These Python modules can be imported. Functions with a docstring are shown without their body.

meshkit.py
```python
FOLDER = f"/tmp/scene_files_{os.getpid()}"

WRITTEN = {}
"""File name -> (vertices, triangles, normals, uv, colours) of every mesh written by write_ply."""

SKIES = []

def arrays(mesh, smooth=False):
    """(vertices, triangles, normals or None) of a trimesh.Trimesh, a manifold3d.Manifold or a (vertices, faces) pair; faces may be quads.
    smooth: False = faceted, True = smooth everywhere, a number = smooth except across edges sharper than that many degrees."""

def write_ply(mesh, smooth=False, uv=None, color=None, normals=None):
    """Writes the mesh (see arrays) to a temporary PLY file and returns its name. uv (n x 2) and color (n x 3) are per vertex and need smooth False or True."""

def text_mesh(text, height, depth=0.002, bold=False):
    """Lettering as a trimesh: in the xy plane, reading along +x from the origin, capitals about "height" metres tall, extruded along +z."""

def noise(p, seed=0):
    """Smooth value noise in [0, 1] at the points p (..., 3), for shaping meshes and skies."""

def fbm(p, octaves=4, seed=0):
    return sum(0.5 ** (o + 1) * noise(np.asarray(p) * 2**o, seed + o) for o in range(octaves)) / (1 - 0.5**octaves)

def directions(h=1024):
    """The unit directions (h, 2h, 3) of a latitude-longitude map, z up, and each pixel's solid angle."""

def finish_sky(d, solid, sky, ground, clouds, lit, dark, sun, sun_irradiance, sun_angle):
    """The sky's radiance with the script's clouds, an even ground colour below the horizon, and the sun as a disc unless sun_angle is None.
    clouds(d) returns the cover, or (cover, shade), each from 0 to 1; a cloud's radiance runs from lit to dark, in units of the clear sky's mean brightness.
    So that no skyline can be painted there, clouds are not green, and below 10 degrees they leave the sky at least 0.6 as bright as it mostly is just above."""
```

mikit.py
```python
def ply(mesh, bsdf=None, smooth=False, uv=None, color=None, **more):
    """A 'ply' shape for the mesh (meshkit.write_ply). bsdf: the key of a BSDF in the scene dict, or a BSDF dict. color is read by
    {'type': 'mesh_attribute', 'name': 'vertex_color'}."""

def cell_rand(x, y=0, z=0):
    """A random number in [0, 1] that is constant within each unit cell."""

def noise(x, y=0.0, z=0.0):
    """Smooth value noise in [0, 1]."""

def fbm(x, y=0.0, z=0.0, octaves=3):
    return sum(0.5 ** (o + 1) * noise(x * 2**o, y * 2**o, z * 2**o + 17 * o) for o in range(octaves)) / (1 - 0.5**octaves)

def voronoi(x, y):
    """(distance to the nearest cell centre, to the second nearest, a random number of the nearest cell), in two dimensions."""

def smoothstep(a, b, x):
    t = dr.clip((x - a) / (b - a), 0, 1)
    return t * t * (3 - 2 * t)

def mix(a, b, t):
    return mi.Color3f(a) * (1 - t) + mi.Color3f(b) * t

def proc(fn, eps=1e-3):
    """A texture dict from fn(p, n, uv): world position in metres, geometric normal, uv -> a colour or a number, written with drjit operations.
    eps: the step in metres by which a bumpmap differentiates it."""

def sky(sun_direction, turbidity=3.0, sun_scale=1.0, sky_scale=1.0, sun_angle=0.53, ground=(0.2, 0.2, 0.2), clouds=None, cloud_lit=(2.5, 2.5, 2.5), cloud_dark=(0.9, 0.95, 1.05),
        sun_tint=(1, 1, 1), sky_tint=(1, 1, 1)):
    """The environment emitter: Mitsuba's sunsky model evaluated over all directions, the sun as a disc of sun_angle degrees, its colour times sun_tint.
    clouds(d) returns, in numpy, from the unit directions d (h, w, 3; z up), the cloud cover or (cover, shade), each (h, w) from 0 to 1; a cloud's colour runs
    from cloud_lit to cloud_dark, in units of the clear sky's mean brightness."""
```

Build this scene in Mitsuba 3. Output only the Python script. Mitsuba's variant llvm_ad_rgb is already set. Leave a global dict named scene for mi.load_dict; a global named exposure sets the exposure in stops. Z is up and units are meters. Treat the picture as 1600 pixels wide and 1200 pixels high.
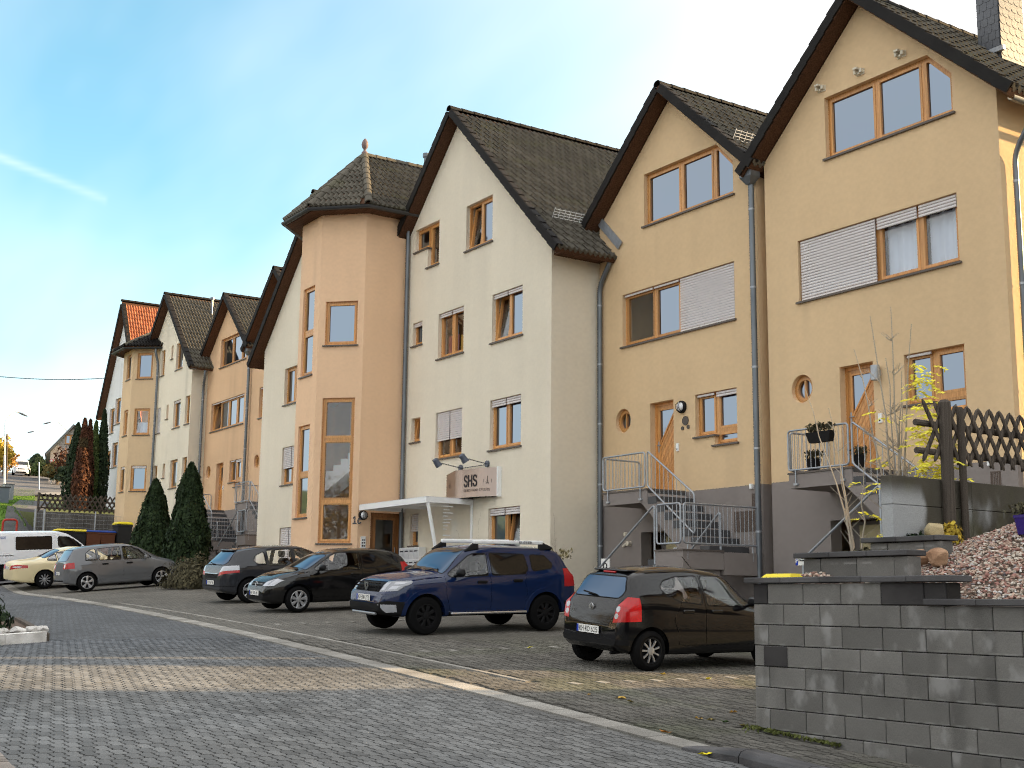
import math, random, numpy as np, trimesh, mitsuba as mi, mikit, drjit as dr
import manifold3d as m3d
import meshkit
from shapely.geometry import Polygon, box as sbox, LineString, Point
from shapely.ops import unary_union
from shapely import affinity
from scipy.interpolate import PchipInterpolator as PCH

# ---------------------------------------------------------------- camera, sky, exposure
scene, labels = {}, {}
T4 = mi.ScalarTransform4f
# eye = origin; X runs along the street front, Y into the houses, Z up (metres)
F_PX, YAW, PITCH, ROLL = 1991.47, math.radians(-56.5095), math.radians(9.766), math.radians(-0.5937)
_f = np.array([math.sin(YAW) * math.cos(PITCH), math.cos(YAW) * math.cos(PITCH), math.sin(PITCH)])
_r = np.cross(_f, [0, 0, 1]); _r /= np.linalg.norm(_r)
_d = np.cross(_f, _r)
_r, _d = math.cos(ROLL) * _r + math.sin(ROLL) * _d, -math.sin(ROLL) * _r + math.cos(ROLL) * _d
_m = np.eye(4); _m[:3, 0] = -_r; _m[:3, 1] = -_d; _m[:3, 2] = _f
scene['camera'] = {'type': 'perspective', 'fov': 2 * math.degrees(math.atan(800 / F_PX)), 'fov_axis': 'x',
                   'to_world': T4(_m.tolist()), 'near_clip': 0.1, 'far_clip': 6000.0}
SUN = (0.39, 0.92, 0.31)


def px_dir(x, y):
    v = (x - 800) / F_PX * _r + (y - 600) / F_PX * _d + _f
    return v / np.linalg.norm(v)


def cloud_cover(d):
    """bright broken high cloud over most of the sky, opening to thinly veiled blue in the west, and one short vapour trail"""
    up = np.maximum(d[..., 2], 0.03)
    p = np.stack([d[..., 0] / (up + 0.25), d[..., 1] / (up + 0.25), np.zeros_like(up)], -1)
    q = p * np.array([1.6, 4.2, 1.0]) + np.array([3.1, 0.4, 2.0])
    n1 = meshkit.fbm(q, 5, 3)
    n2 = meshkit.fbm(p * 0.9 + 7.0, 3, 9)
    west = px_dir(40, 120)
    clear = np.clip((d @ west - 0.80) / 0.19, 0, 1)
    clear = clear * clear * (3 - 2 * clear)
    veil = np.clip((n1 - 0.36) * 1.5, 0, 1) * 0.30
    low = np.clip(1 - d[..., 2] / 0.34, 0, 1) ** 1.5
    c = (1 - clear) * (0.86 + 0.3 * (n2 - 0.5) + 0.1 * (n1 - 0.5)) + clear * (0.03 + veil + 0.55 * low)
    a, b = px_dir(-60, 222), px_dir(168, 314)
    nn = np.cross(a, b); nn /= np.linalg.norm(nn)
    across = np.abs(d @ nn)
    t = (d @ a - (a @ b)) / (1 - a @ b)
    trail = np.exp(-(across / 0.0028) ** 2) * ((d @ a) > (a @ b)) * np.clip(0.45 + 0.55 * t, 0, 1)
    return np.clip(c + trail * 0.2, 0, 0.97), np.clip(0.25 + 1.2 * (n2 - 0.5), 0, 0.8) * (1 - clear)


scene['daylight'] = mikit.sky(SUN, turbidity=3.0, sun_scale=0.95, sky_scale=1.0, sun_angle=1.0, clouds=cloud_cover,
                              cloud_lit=(2.50, 2.45, 2.38), cloud_dark=(1.75, 1.72, 1.7), sun_tint=(1.0, 0.965, 0.90), sky_tint=(0.86, 1.20, 1.12), ground=(0.12, 0.12, 0.12))
exposure = 3.3

# ---------------------------------------------------------------- helpers
rng = np.random.default_rng(7)
_count = {}


def numbered(key):
    n = _count.get(key, 0)
    _count[key] = n + 1
    return key if n == 0 else f'{key}_{n:03d}'


class MB:
    """collects pieces into one mesh; every piece carries two random numbers in uv for its tone"""
    def __init__(s):
        s.v, s.f, s.u, s.n = [], [], [], 0

    def add(s, v, f, u=None):
        v, f = np.asarray(v, float), np.asarray(f, int)
        if f.shape[1] == 4:
            f = np.vstack([f[:, [0, 1, 2]], f[:, [0, 2, 3]]])
        s.v.append(v); s.f.append(f + s.n); s.n += len(v)
        s.u.append(np.tile([rng.random() if u is None else u, rng.random()], (len(v), 1)))
        return s

    def tm(s, mesh, u=None):
        return s.add(mesh.vertices, mesh.faces, u)

    def box(s, x0, x1, y0, y1, z0, z1, fr=None, u=None):
        v = np.array([[x, y, z] for x in (x0, x1) for y in (y0, y1) for z in (z0, z1)], float)
        return s.add(fr(v) if fr else v, BOXF, u)

    def tube(s, pts, r, n=8, u=None, caps=True):
        v, f = tube(pts, r, n, caps)
        return s.add(v, f, u)

    def arrays(s):
        return np.vstack(s.v), np.vstack(s.f), np.vstack(s.u)


BOXF = np.array([[0, 1, 3, 2], [4, 6, 7, 5], [0, 4, 5, 1], [2, 3, 7, 6], [0, 2, 6, 4], [1, 5, 7, 3]])


def tube(pts, r, n=8, caps=True):
    p = np.asarray(pts, float)
    r = np.broadcast_to(r, (len(p),))
    t = np.gradient(p, axis=0); t /= np.linalg.norm(t, axis=1, keepdims=True) + 1e-12
    ref = np.array([0, 0, 1.0]) if abs(t[0][2]) < 0.9 else np.array([1.0, 0, 0])
    a = np.cross(t[0], ref); a /= np.linalg.norm(a)
    V = []
    for i in range(len(p)):
        a = a - t[i] * (a @ t[i]); a /= np.linalg.norm(a) + 1e-12
        b = np.cross(t[i], a)
        k = np.arange(n) * 2 * math.pi / n
        V.append(p[i] + r[i] * (np.cos(k)[:, None] * a + np.sin(k)[:, None] * b))
    V = np.vstack(V)
    i, j = np.meshgrid(np.arange(len(p) - 1), np.arange(n), indexing='ij')
    q = np.stack([i * n + j, i * n + (j + 1) % n, (i + 1) * n + (j + 1) % n, (i + 1) * n + j], -1).reshape(-1, 4)
    f = np.vstack([q[:, [0, 1, 2]], q[:, [0, 2, 3]]])
    if caps:
        m = len(V)
        V = np.vstack([V, p[:1], p[-1:]])
        jj = np.arange(n)
        f = np.vstack([f, np.stack([np.full(n, m), (jj + 1) % n, jj], 1), np.stack([np.full(n, m + 1), (len(p) - 1) * n + jj, (len(p) - 1) * n + (jj + 1) % n], 1)])
    return V, f


def round_path(pts, rad, k=5):
    """polyline with its inner corners rounded"""
    p = [np.asarray(q, float) for q in pts]
    out = [p[0]]
    for a, b, c in zip(p, p[1:], p[2:]):
        u, w = a - b, c - b
        lu, lw = np.linalg.norm(u), np.linalg.norm(w)
        r = min(rad, lu * 0.45, lw * 0.45)
        s, e = b + u / lu * r, b + w / lw * r
        for t in np.linspace(0, 1, k):
            out.append((1 - t) ** 2 * s + 2 * t * (1 - t) * b + t * t * e)
    out.append(p[-1])
    return np.array(out)


class Fr:
    """upright frame: u along the wall, v up, w outwards"""
    def __init__(s, o, u, n):
        s.o, s.u, s.n = np.array(o, float), np.array(u, float), np.array(n, float)
        s.flip = np.cross(s.u, [0, 0, 1]) @ s.n < 0

    def __call__(s, p):
        p = np.asarray(p, float).reshape(-1, 3)
        return s.o + p[:, :1] * s.u + p[:, 1:2] * np.array([0, 0, 1.0]) + p[:, 2:] * s.n


def extrude(poly, w0, w1, fr=None):
    """polygon (with holes) of the wall plane, between depths w0 and w1"""
    vs, fs, n = [], [], 0
    for g in getattr(poly, 'geoms', [poly]):
        if g.is_empty or g.area < 1e-7:
            continue
        m = trimesh.creation.extrude_polygon(g, w1 - w0, engine='earcut')
        v = np.array(m.vertices); v[:, 2] += w0
        vs.append(v); fs.append(np.array(m.faces) + n); n += len(v)
    v, f = np.vstack(vs), np.vstack(fs)
    if fr is not None:
        v = fr(v)
        if fr.flip:
            f = f[:, ::-1]
    return v, f


def obj(name, mesh, mat, parent=None, smooth=False, to_world=None, kind=None, key=None):
    key = key or numbered(f'{parent}__{name}' if parent else name)
    if isinstance(mesh, dict):
        d = dict(mesh)
    else:
        if isinstance(mesh, MB):
            v, f, u = mesh.arrays()
        elif isinstance(mesh, trimesh.Trimesh):
            v, f, u = np.array(mesh.vertices), np.array(mesh.faces), None
        else:
            v, f, u = np.asarray(mesh[0], float), np.asarray(mesh[1], int), None
            if f.shape[1] == 4:
                f = np.vstack([f[:, [0, 1, 2]], f[:, [0, 2, 3]]])
        if u is None:
            u = np.tile([rng.random(), rng.random()], (len(v), 1))
        if smooth is not False and smooth is not True:
            d = mikit.ply((v, f), mat, smooth=smooth)
        else:
            d = mikit.ply((v, f), mat, smooth=smooth, uv=u)
    if to_world is not None:
        d['to_world'] = T4(np.asarray(to_world).tolist()) if isinstance(to_world, np.ndarray) else to_world
    scene[key] = d
    if kind:
        labels.setdefault(key, {})['kind'] = kind
    return key


def thing(name, label, cat, group=None):
    key = numbered(name)
    labels[key] = {'label': label, 'category': cat}
    if group:
        labels[key]['group'] = group
    return key


def tag(key, label, cat=None, group=None):
    labels.setdefault(key, {})['label'] = label
    if cat:
        labels[key]['category'] = cat
    if group:
        labels[key]['group'] = group
    return key


def chamfer_box(x, y, z, c):
    """box of size x, y, z round the origin with chamfered edges (24 corners)"""
    a = []
    for sx in (-1, 1):
        for sy in (-1, 1):
            for sz in (-1, 1):
                for k in range(3):
                    h = np.array([x / 2 - c, y / 2 - c, z / 2 - c]); h[k] += c
                    a.append(h * [sx, sy, sz])
    return trimesh.convex.convex_hull(np.array(a))


def rock(seed, sx, sy, sz, k=1, n=14):
    r = np.random.default_rng(seed)
    p = r.normal(size=(n, 3)); p /= np.linalg.norm(p, axis=1, keepdims=True)
    return trimesh.convex.convex_hull(p * r.uniform(0.8, 1.1, (n, 1)) * [sx, sy, sz])


def rotz(a):
    c, s = math.cos(a), math.sin(a)
    return np.array([[c, -s, 0], [s, c, 0], [0, 0, 1.0]])


def mat4(R=None, t=(0, 0, 0)):
    m = np.eye(4)
    if R is not None:
        m[:3, :3] = R
    m[:3, 3] = t
    return m
# ---------------------------------------------------------------- materials
fbm, noise, sstep, mix = mikit.fbm, mikit.noise, mikit.smoothstep, mikit.mix


def two(b):
    return {'type': 'twosided', 'bsdf': b}


def rgb(c):
    return {'type': 'rgb', 'value': [float(x) for x in c]}


def plain(c, rough=0.6, spec=0.25, **k):
    return two({'type': 'principled', 'base_color': rgb(c) if not isinstance(c, dict) else c, 'roughness': rough, 'specular': spec, **k})


def plaster(c):
    def fn(p, n, uv):
        big = fbm(p.x * 0.35 + 3, p.y * 0.35, p.z * 0.35, 3)
        streak = fbm(p.x * 3.1, p.y * 3.1, p.z * 0.22, 3)
        fine = 0.5 * noise(p.x * 45, p.y * 45, p.z * 45) + 0.5 * noise(p.x * 14, p.y * 14, p.z * 14)
        k = 0.86 + 0.16 * big + 0.10 * (streak - 0.5) + 0.10 * (fine - 0.5)
        grime = sstep(0.60, 0.92, fbm(p.x * 1.3 + 9, p.y * 1.3, p.z * 0.16 + 4, 3))
        return mix(mi.Color3f(*c) * k, mi.Color3f(c[0] * 0.66, c[1] * 0.66, c[2] * 0.68), grime * 0.6)
    return fn


def bumped(b, h, scale=1.0, eps=2e-3):
    return {'type': 'bumpmap', 'arbitrary': mikit.proc(h, eps), 'scale': scale, 'bsdf': b}


def plaster_bump(p, n, uv):
    return 0.004 * noise(p.x * 90, p.y * 90, p.z * 90) + 0.006 * noise(p.x * 22, p.y * 22, p.z * 22)


def M(name, b):
    scene[name] = b
    return name


for nm, c in dict(plaster_yellow=(0.69, 0.505, 0.305), plaster_cream=(0.76, 0.695, 0.57), plaster_apricot=(0.79, 0.54, 0.35), plaster_orange=(0.70, 0.47, 0.29),
                  plaster_taupe=(0.255, 0.225, 0.212), plaster_white=(0.72, 0.73, 0.75), plaster_bay=(0.70, 0.52, 0.33), plaster_grey=(0.36, 0.33, 0.31)).items():
    M(nm, two(bumped({'type': 'principled', 'base_color': mikit.proc(plaster(c)), 'roughness': 0.9, 'specular': 0.15}, plaster_bump)))


def wood(a, b, ax):
    def fn(p, n, uv):
        q = (p.x, p.y, p.z)
        along, o1, o2 = q[ax], q[(ax + 1) % 3], q[(ax + 2) % 3]
        g = fbm(along * 2.5 + uv.x * 40, o1 * 55, o2 * 55, 3)
        return mix(a, b, sstep(0.25, 0.75, g)) * (0.82 + 0.36 * uv.x)
    return fn


M('wood_frame', two({'type': 'principled', 'base_color': mikit.proc(wood((0.42, 0.195, 0.060), (0.58, 0.295, 0.10), 2)), 'roughness': 0.38, 'specular': 0.5}))
M('wood_door', two({'type': 'principled', 'base_color': mikit.proc(wood((0.45, 0.195, 0.055), (0.60, 0.29, 0.095), 2)), 'roughness': 0.35, 'specular': 0.5}))
M('wood_verge', two({'type': 'principled', 'base_color': mikit.proc(wood((0.060, 0.029, 0.017), (0.125, 0.062, 0.036), 0)), 'roughness': 0.7, 'specular': 0.12}))
M('wood_fence', two({'type': 'principled', 'base_color': mikit.proc(wood((0.045, 0.038, 0.033), (0.115, 0.095, 0.078), 2)), 'roughness': 0.85, 'specular': 0.2}))
M('glass_pane', {'type': 'thindielectric', 'int_ior': 1.6})
M('glass_sky', two({'type': 'principled', 'base_color': rgb((0.22, 0.265, 0.325)), 'metallic': 1.0, 'roughness': 0.03}))
M('shutter_slat', plain((0.62, 0.585, 0.58), 0.45))
M('sill_stone', plain((0.115, 0.095, 0.085), 0.45))
M('curtain', two({'type': 'diffuse', 'reflectance': rgb((0.50, 0.58, 0.70))}))
M('red_cloth', plain((0.24, 0.05, 0.05), 0.9))
M('yellow_cloth', plain((0.5, 0.32, 0.08), 0.9))
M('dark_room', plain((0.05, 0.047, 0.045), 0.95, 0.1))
M('zinc', two({'type': 'principled', 'base_color': mikit.proc(lambda p, n, uv: mix((0.10, 0.115, 0.135), (0.19, 0.205, 0.225), fbm(p.x * 9, p.y * 9, p.z * 2.2, 3))), 'roughness': 0.42, 'metallic': 0.55, 'specular': 0.5}))
M('galvanized', two({'type': 'principled', 'base_color': mikit.proc(lambda p, n, uv: mix((0.27, 0.295, 0.33), (0.42, 0.44, 0.47), fbm(p.x * 16, p.y * 16, p.z * 8, 3))), 'roughness': 0.42, 'metallic': 0.55, 'specular': 0.5}))
M('white_metal', plain((0.78, 0.79, 0.80), 0.35))
M('black_plastic', plain((0.010, 0.010, 0.011), 0.5, 0.15))
M('dark_metal', plain((0.05, 0.055, 0.07), 0.4))
M('stair_stone', two({'type': 'principled', 'base_color': mikit.proc(lambda p, n, uv: mix((0.045, 0.047, 0.052), (0.085, 0.085, 0.09), fbm(p.x * 6, p.y * 6, p.z * 6, 3))), 'roughness': 0.6, 'specular': 0.35}))


def tile_fn(a, b, moss):
    def fn(p, n, uv):
        k = fbm(p.x * 2.2, p.y * 2.2, p.z * 2.2, 3)
        f = noise(p.x * 60, p.y * 60, p.z * 60)
        c = mix(a, b, 0.25 + 0.5 * uv.x) * (0.72 + 0.42 * k + 0.2 * (f - 0.5))
        return mix(c, moss, sstep(0.55, 0.8, fbm(p.x * 1.1 + 5, p.y * 1.1, p.z * 3.0, 3)) * 0.5)
    return fn


M('roof_tile_grey', two({'type': 'principled', 'base_color': mikit.proc(tile_fn((0.080, 0.072, 0.058), (0.145, 0.132, 0.107), (0.115, 0.11, 0.065))), 'roughness': 0.75, 'specular': 0.15}))
M('roof_tile_red', two({'type': 'principled', 'base_color': mikit.proc(tile_fn((0.32, 0.105, 0.05), (0.52, 0.20, 0.095), (0.30, 0.14, 0.08))), 'roughness': 0.75, 'specular': 0.3}))
M('verge_tile', two({'type': 'principled', 'base_color': mikit.proc(tile_fn((0.013, 0.012, 0.0125), (0.024, 0.022, 0.021), (0.02, 0.02, 0.018))), 'roughness': 0.7, 'specular': 0.12}))
M('slate', two({'type': 'principled', 'base_color': mikit.proc(tile_fn((0.045, 0.05, 0.062), (0.085, 0.092, 0.108), (0.07, 0.075, 0.08))), 'roughness': 0.35, 'specular': 0.6}))


def concrete(a, b, scale=1.0, streaky=True):
    def fn(p, n, uv):
        k = fbm(p.x * 1.7 * scale, p.y * 1.7 * scale, p.z * 1.7 * scale, 4)
        s = fbm(p.x * 6, p.y * 6, p.z * 0.5, 3)
        f = noise(p.x * 130, p.y * 130, p.z * 130)
        t = dr.clip(0.55 * k + (0.45 * s if streaky else 0.45 * k), 0, 1)
        return mix(a, b, sstep(0.25, 0.75, t)) * (0.86 + 0.28 * f) * (0.82 + 0.36 * uv.x)
    return fn


def block_fn(p, n, uv):
    f = noise(p.x * 170, p.y * 170, p.z * 170)
    k = fbm(p.x * 3, p.y * 3, p.z * 3, 4)
    wash = sstep(0.60, 0.78, fbm(p.x * 5 + uv.x * 30, p.y * 5, p.z * 3.0 + uv.y * 9, 4))
    row = (p.z - 0.225) / 0.206
    low_edge = row - dr.floor(row)
    wash = dr.maximum(wash, sstep(0.16, 0.02, low_edge) * sstep(0.42, 0.7, fbm(p.x * 9 + uv.x * 7, p.y * 3, p.z * 9, 3)))
    damp = sstep(0.55, 0.75, fbm(p.x * 4.0 + 3, p.y, p.z * 0.6 + uv.y * 5, 3))
    c = mix((0.118, 0.113, 0.106), (0.185, 0.178, 0.168), k) * (0.78 + 0.42 * uv.x) * (0.80 + 0.4 * f)
    return mix(mix(c, c * 0.62, damp * 0.7), (0.34, 0.335, 0.33), wash * 0.5)


M('block', two(bumped({'type': 'principled', 'base_color': mikit.proc(block_fn), 'roughness': 0.9, 'specular': 0.2},
                      lambda p, n, uv: 0.003 * noise(p.x * 200, p.y * 200, p.z * 200) + 0.003 * noise(p.x * 80, p.y * 80, p.z * 80), eps=1.5e-3)))
M('block_dark', two({'type': 'principled', 'base_color': mikit.proc(concrete((0.022, 0.020, 0.021), (0.04, 0.037, 0.037), 2.5)), 'roughness': 0.8, 'specular': 0.3}))
M('coping', two({'type': 'principled', 'base_color': mikit.proc(concrete((0.04, 0.038, 0.040), (0.085, 0.082, 0.085), 1.5, False)), 'roughness': 0.65, 'specular': 0.4}))
M('mortar', plain((0.035, 0.032, 0.03), 0.95, 0.1))


def old_wall(p, n, uv):
    k = fbm(p.x * 1.3, p.y * 1.3, p.z * 1.3, 4)
    s = fbm(p.x * 4, p.y * 4, p.z * 0.4 + 3, 3)
    white = sstep(0.40, 0.60, fbm(p.x * 1.2, p.y * 2.6, p.z * 0.9 + 2, 4) + 0.36 * sstep(12.2, 11.6, p.y) - 0.17)
    c = mix((0.035, 0.031, 0.024), (0.115, 0.105, 0.085), dr.clip(0.5 * k + 0.5 * s, 0, 1))
    c = mix(c, (0.095, 0.092, 0.045), sstep(0.5, 0.75, fbm(p.x * 2.2 + 8, p.y * 2.2, p.z * 1.5, 3)) * 0.7)
    c = mix(c, (0.42, 0.435, 0.45), white * sstep(1.42, 1.15, p.z + 0.25 * (k - 0.5)) * 0.75)
    return c * (0.85 + 0.3 * noise(p.x * 90, p.y * 90, p.z * 90))


M('old_concrete', two({'type': 'principled', 'base_color': mikit.proc(old_wall), 'roughness': 0.92, 'specular': 0.15}))
M('far_concrete', two({'type': 'principled', 'base_color': mikit.proc(concrete((0.075, 0.072, 0.07), (0.16, 0.155, 0.15), 1.0)), 'roughness': 0.92, 'specular': 0.15}))


def paving_tone(p):
    """stains and worn lanes of the paving (they lie on the ground, whatever the light)"""
    big = fbm(p.x * 0.33 + 2, p.y * 0.6, 0.0, 4)
    mid = fbm(p.x * 1.6, p.y * 1.6 + 4, 0.0, 3)
    return 0.62 + 0.55 * big + 0.25 * (mid - 0.5)


def zone_colour(p):
    road_edge = 7.85 + 0.075 * (-9.0 - p.x)
    lane = sstep(0.12, -0.12, p.y - road_edge)
    road_c = mix((0.122, 0.120, 0.116), (0.150, 0.152, 0.152), fbm(p.x * 0.5, p.y * 0.9, 1.0, 2))
    smooth_lane = sstep(-14.0, -22.0, p.x) * lane
    road_c = mix(road_c, (0.088, 0.094, 0.104), smooth_lane * 0.8)
    lot_c = mix((0.10, 0.094, 0.084), (0.132, 0.124, 0.109), fbm(p.x * 0.7 + 9, p.y * 0.7, 2.0, 3))
    moss = sstep(0.5, 0.72, fbm(p.x * 0.8 + 3, p.y * 0.8, 5.0, 3)) * 0.55
    lot_c = mix(lot_c, (0.078, 0.085, 0.05), moss * sstep(-24.0, -12.0, p.x))
    return mix(lot_c, road_c, lane)


def paver_fn(p, n, uv):
    f = noise(p.x * 140, p.y * 140, p.z * 140)
    return zone_colour(p) * paving_tone(p) * (0.72 + 0.5 * uv.x) * (0.80 + 0.4 * f)


PA = 0.225; PB = 0.1125                      # paver pitch along Y and along X


def ground_fn(p, n, uv):
    """the sheet under and beyond the built pavers: joints drawn only where pieces cannot be told apart"""
    r = dr.floor(p.x / PA)
    y = p.y / PB + 0.25 + 0.5 * (r - 2 * dr.floor(r / 2))
    fx, fy = p.x / PA - r, y - dr.floor(y) + 0.10 * dr.sin(p.x / PA * 12.566)
    jx = sstep(0.03, 0.01, dr.minimum(fx, 1 - fx)) * 0.5; jy = sstep(0.16, 0.06, dr.minimum(fy, 1 - fy))
    joint = dr.maximum(jx, jy) * sstep(60.0, 25.0, -p.x)
    c = zone_colour(p) * paving_tone(p) * (0.80 + 0.34 * mikit.cell_rand(r, dr.floor(y), 3))
    c = mix(c, (0.045, 0.043, 0.038), joint * 0.8)
    far = sstep(-50.0, -56.0, p.x)
    soil = mix((0.05, 0.065, 0.025), (0.11, 0.12, 0.05), fbm(p.x * 0.2, p.y * 0.2, 0.0, 4))
    soil = mix(soil, (0.085, 0.08, 0.075), sstep(15.0, 13.5, p.y) * sstep(3.0, 5.0, p.y) * sstep(-66.0, -60.0, p.x))
    bed = sstep(16.9, 17.1, p.y) * sstep(-50.0, -45.0, -p.x)
    return mix(c, soil, far)


M('ground_paving', two({'type': 'principled', 'base_color': mikit.proc(ground_fn), 'roughness': 0.85, 'specular': 0.25}))
M('joint_sand', plain((0.045, 0.043, 0.038), 0.95, 0.1))
M('paver', two({'type': 'principled', 'base_color': mikit.proc(paver_fn), 'roughness': 0.8, 'specular': 0.3}))
M('pale_slab', two({'type': 'principled', 'base_color': mikit.proc(concrete((0.17, 0.16, 0.145), (0.25, 0.24, 0.22), 1.2, False)), 'roughness': 0.85, 'specular': 0.25}))
M('asphalt', two({'type': 'principled', 'base_color': mikit.proc(concrete((0.05, 0.05, 0.053), (0.095, 0.093, 0.095), 0.4, False)), 'roughness': 0.85, 'specular': 0.25}))


def leafy(a, b, c3):
    def fn(p, n, uv):
        return mix(mix(a, b, uv.x), c3, sstep(0.62, 0.78, fbm(p.x * 1.7, p.y * 1.7, p.z * 1.1, 2)) * 0.6) * (0.7 + 0.6 * uv.y)
    return fn


for nm, a, b, c3 in (('leaf_thuja', (0.010, 0.022, 0.009), (0.028, 0.048, 0.017), (0.03, 0.04, 0.015)), ('leaf_dark', (0.012, 0.024, 0.012), (0.03, 0.05, 0.02), (0.04, 0.05, 0.02)),
                     ('leaf_rust', (0.055, 0.020, 0.012), (0.11, 0.045, 0.022), (0.04, 0.045, 0.018)), ('leaf_yellow', (0.62, 0.52, 0.02), (0.80, 0.74, 0.10), (0.66, 0.60, 0.05)),
                     ('leaf_shrub', (0.045, 0.042, 0.024), (0.10, 0.088, 0.05), (0.06, 0.05, 0.03)), ('leaf_autumn', (0.32, 0.13, 0.03), (0.55, 0.36, 0.08), (0.28, 0.22, 0.08)),
                     ('leaf_green', (0.04, 0.07, 0.02), (0.09, 0.12, 0.035), (0.08, 0.08, 0.03)), ('grass_blade', (0.07, 0.15, 0.02), (0.14, 0.24, 0.045), (0.16, 0.22, 0.05))):
    M(nm, two({'type': 'principled', 'base_color': mikit.proc(leafy(a, b, c3)), 'roughness': 0.7, 'specular': 0.2}))
M('bark', plain((0.13, 0.105, 0.085), 0.9, 0.15))
M('bark_pale', plain((0.36, 0.31, 0.25), 0.85, 0.15))
# ---------------------------------------------------------------- ground
GC = (-1.599484750880598, -0.051137919922606696, -0.03209185248107956, -0.0007691234155149735, -0.002720564871712862)


def ss(a, b, x):
    t = np.clip((x - a) / (b - a), 0, 1)
    return t * t * (3 - 2 * t)


def gz(X, Y):
    X, Y = np.asarray(X, float), np.asarray(Y, float)
    x, y = np.clip(X, -50, 6), np.clip(Y, -6, 19)
    near = GC[0] + GC[1] * x + GC[2] * y + GC[3] * x * x + GC[4] * x * y
    d = -X
    low = 0.25 * ss(12.6, 10.0, Y) * (1 - ss(52, 58, d))
    flat = 0.45 - low + 0.10 * (np.clip(d, 48, 64) - 48) + 2.15 * ss(64.1, 65.2, d)
    ramp = 0.45 - low + 0.05 * (np.clip(d, 48, 55) - 48) + 0.372 * (np.clip(d, 55, 64.4) - 55)
    w = ss(13.9, 14.8, Y)
    far = w * flat + (1 - w) * ramp + 0.1135 * (np.clip(d, 65.2, 150) - 65.2) + 0.03 * (np.clip(d, 150, 190) - 150) - 0.03 * np.clip(d - 230, 0, 900)
    t = ss(46, 53, d)
    return near * (1 - t) + far * t


def road_edge(X):
    return 7.85 + 0.075 * (-9.0 - X)


def lot_line(X):
    return 9.45 + 0.047 * (-13.84 - X)


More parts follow.
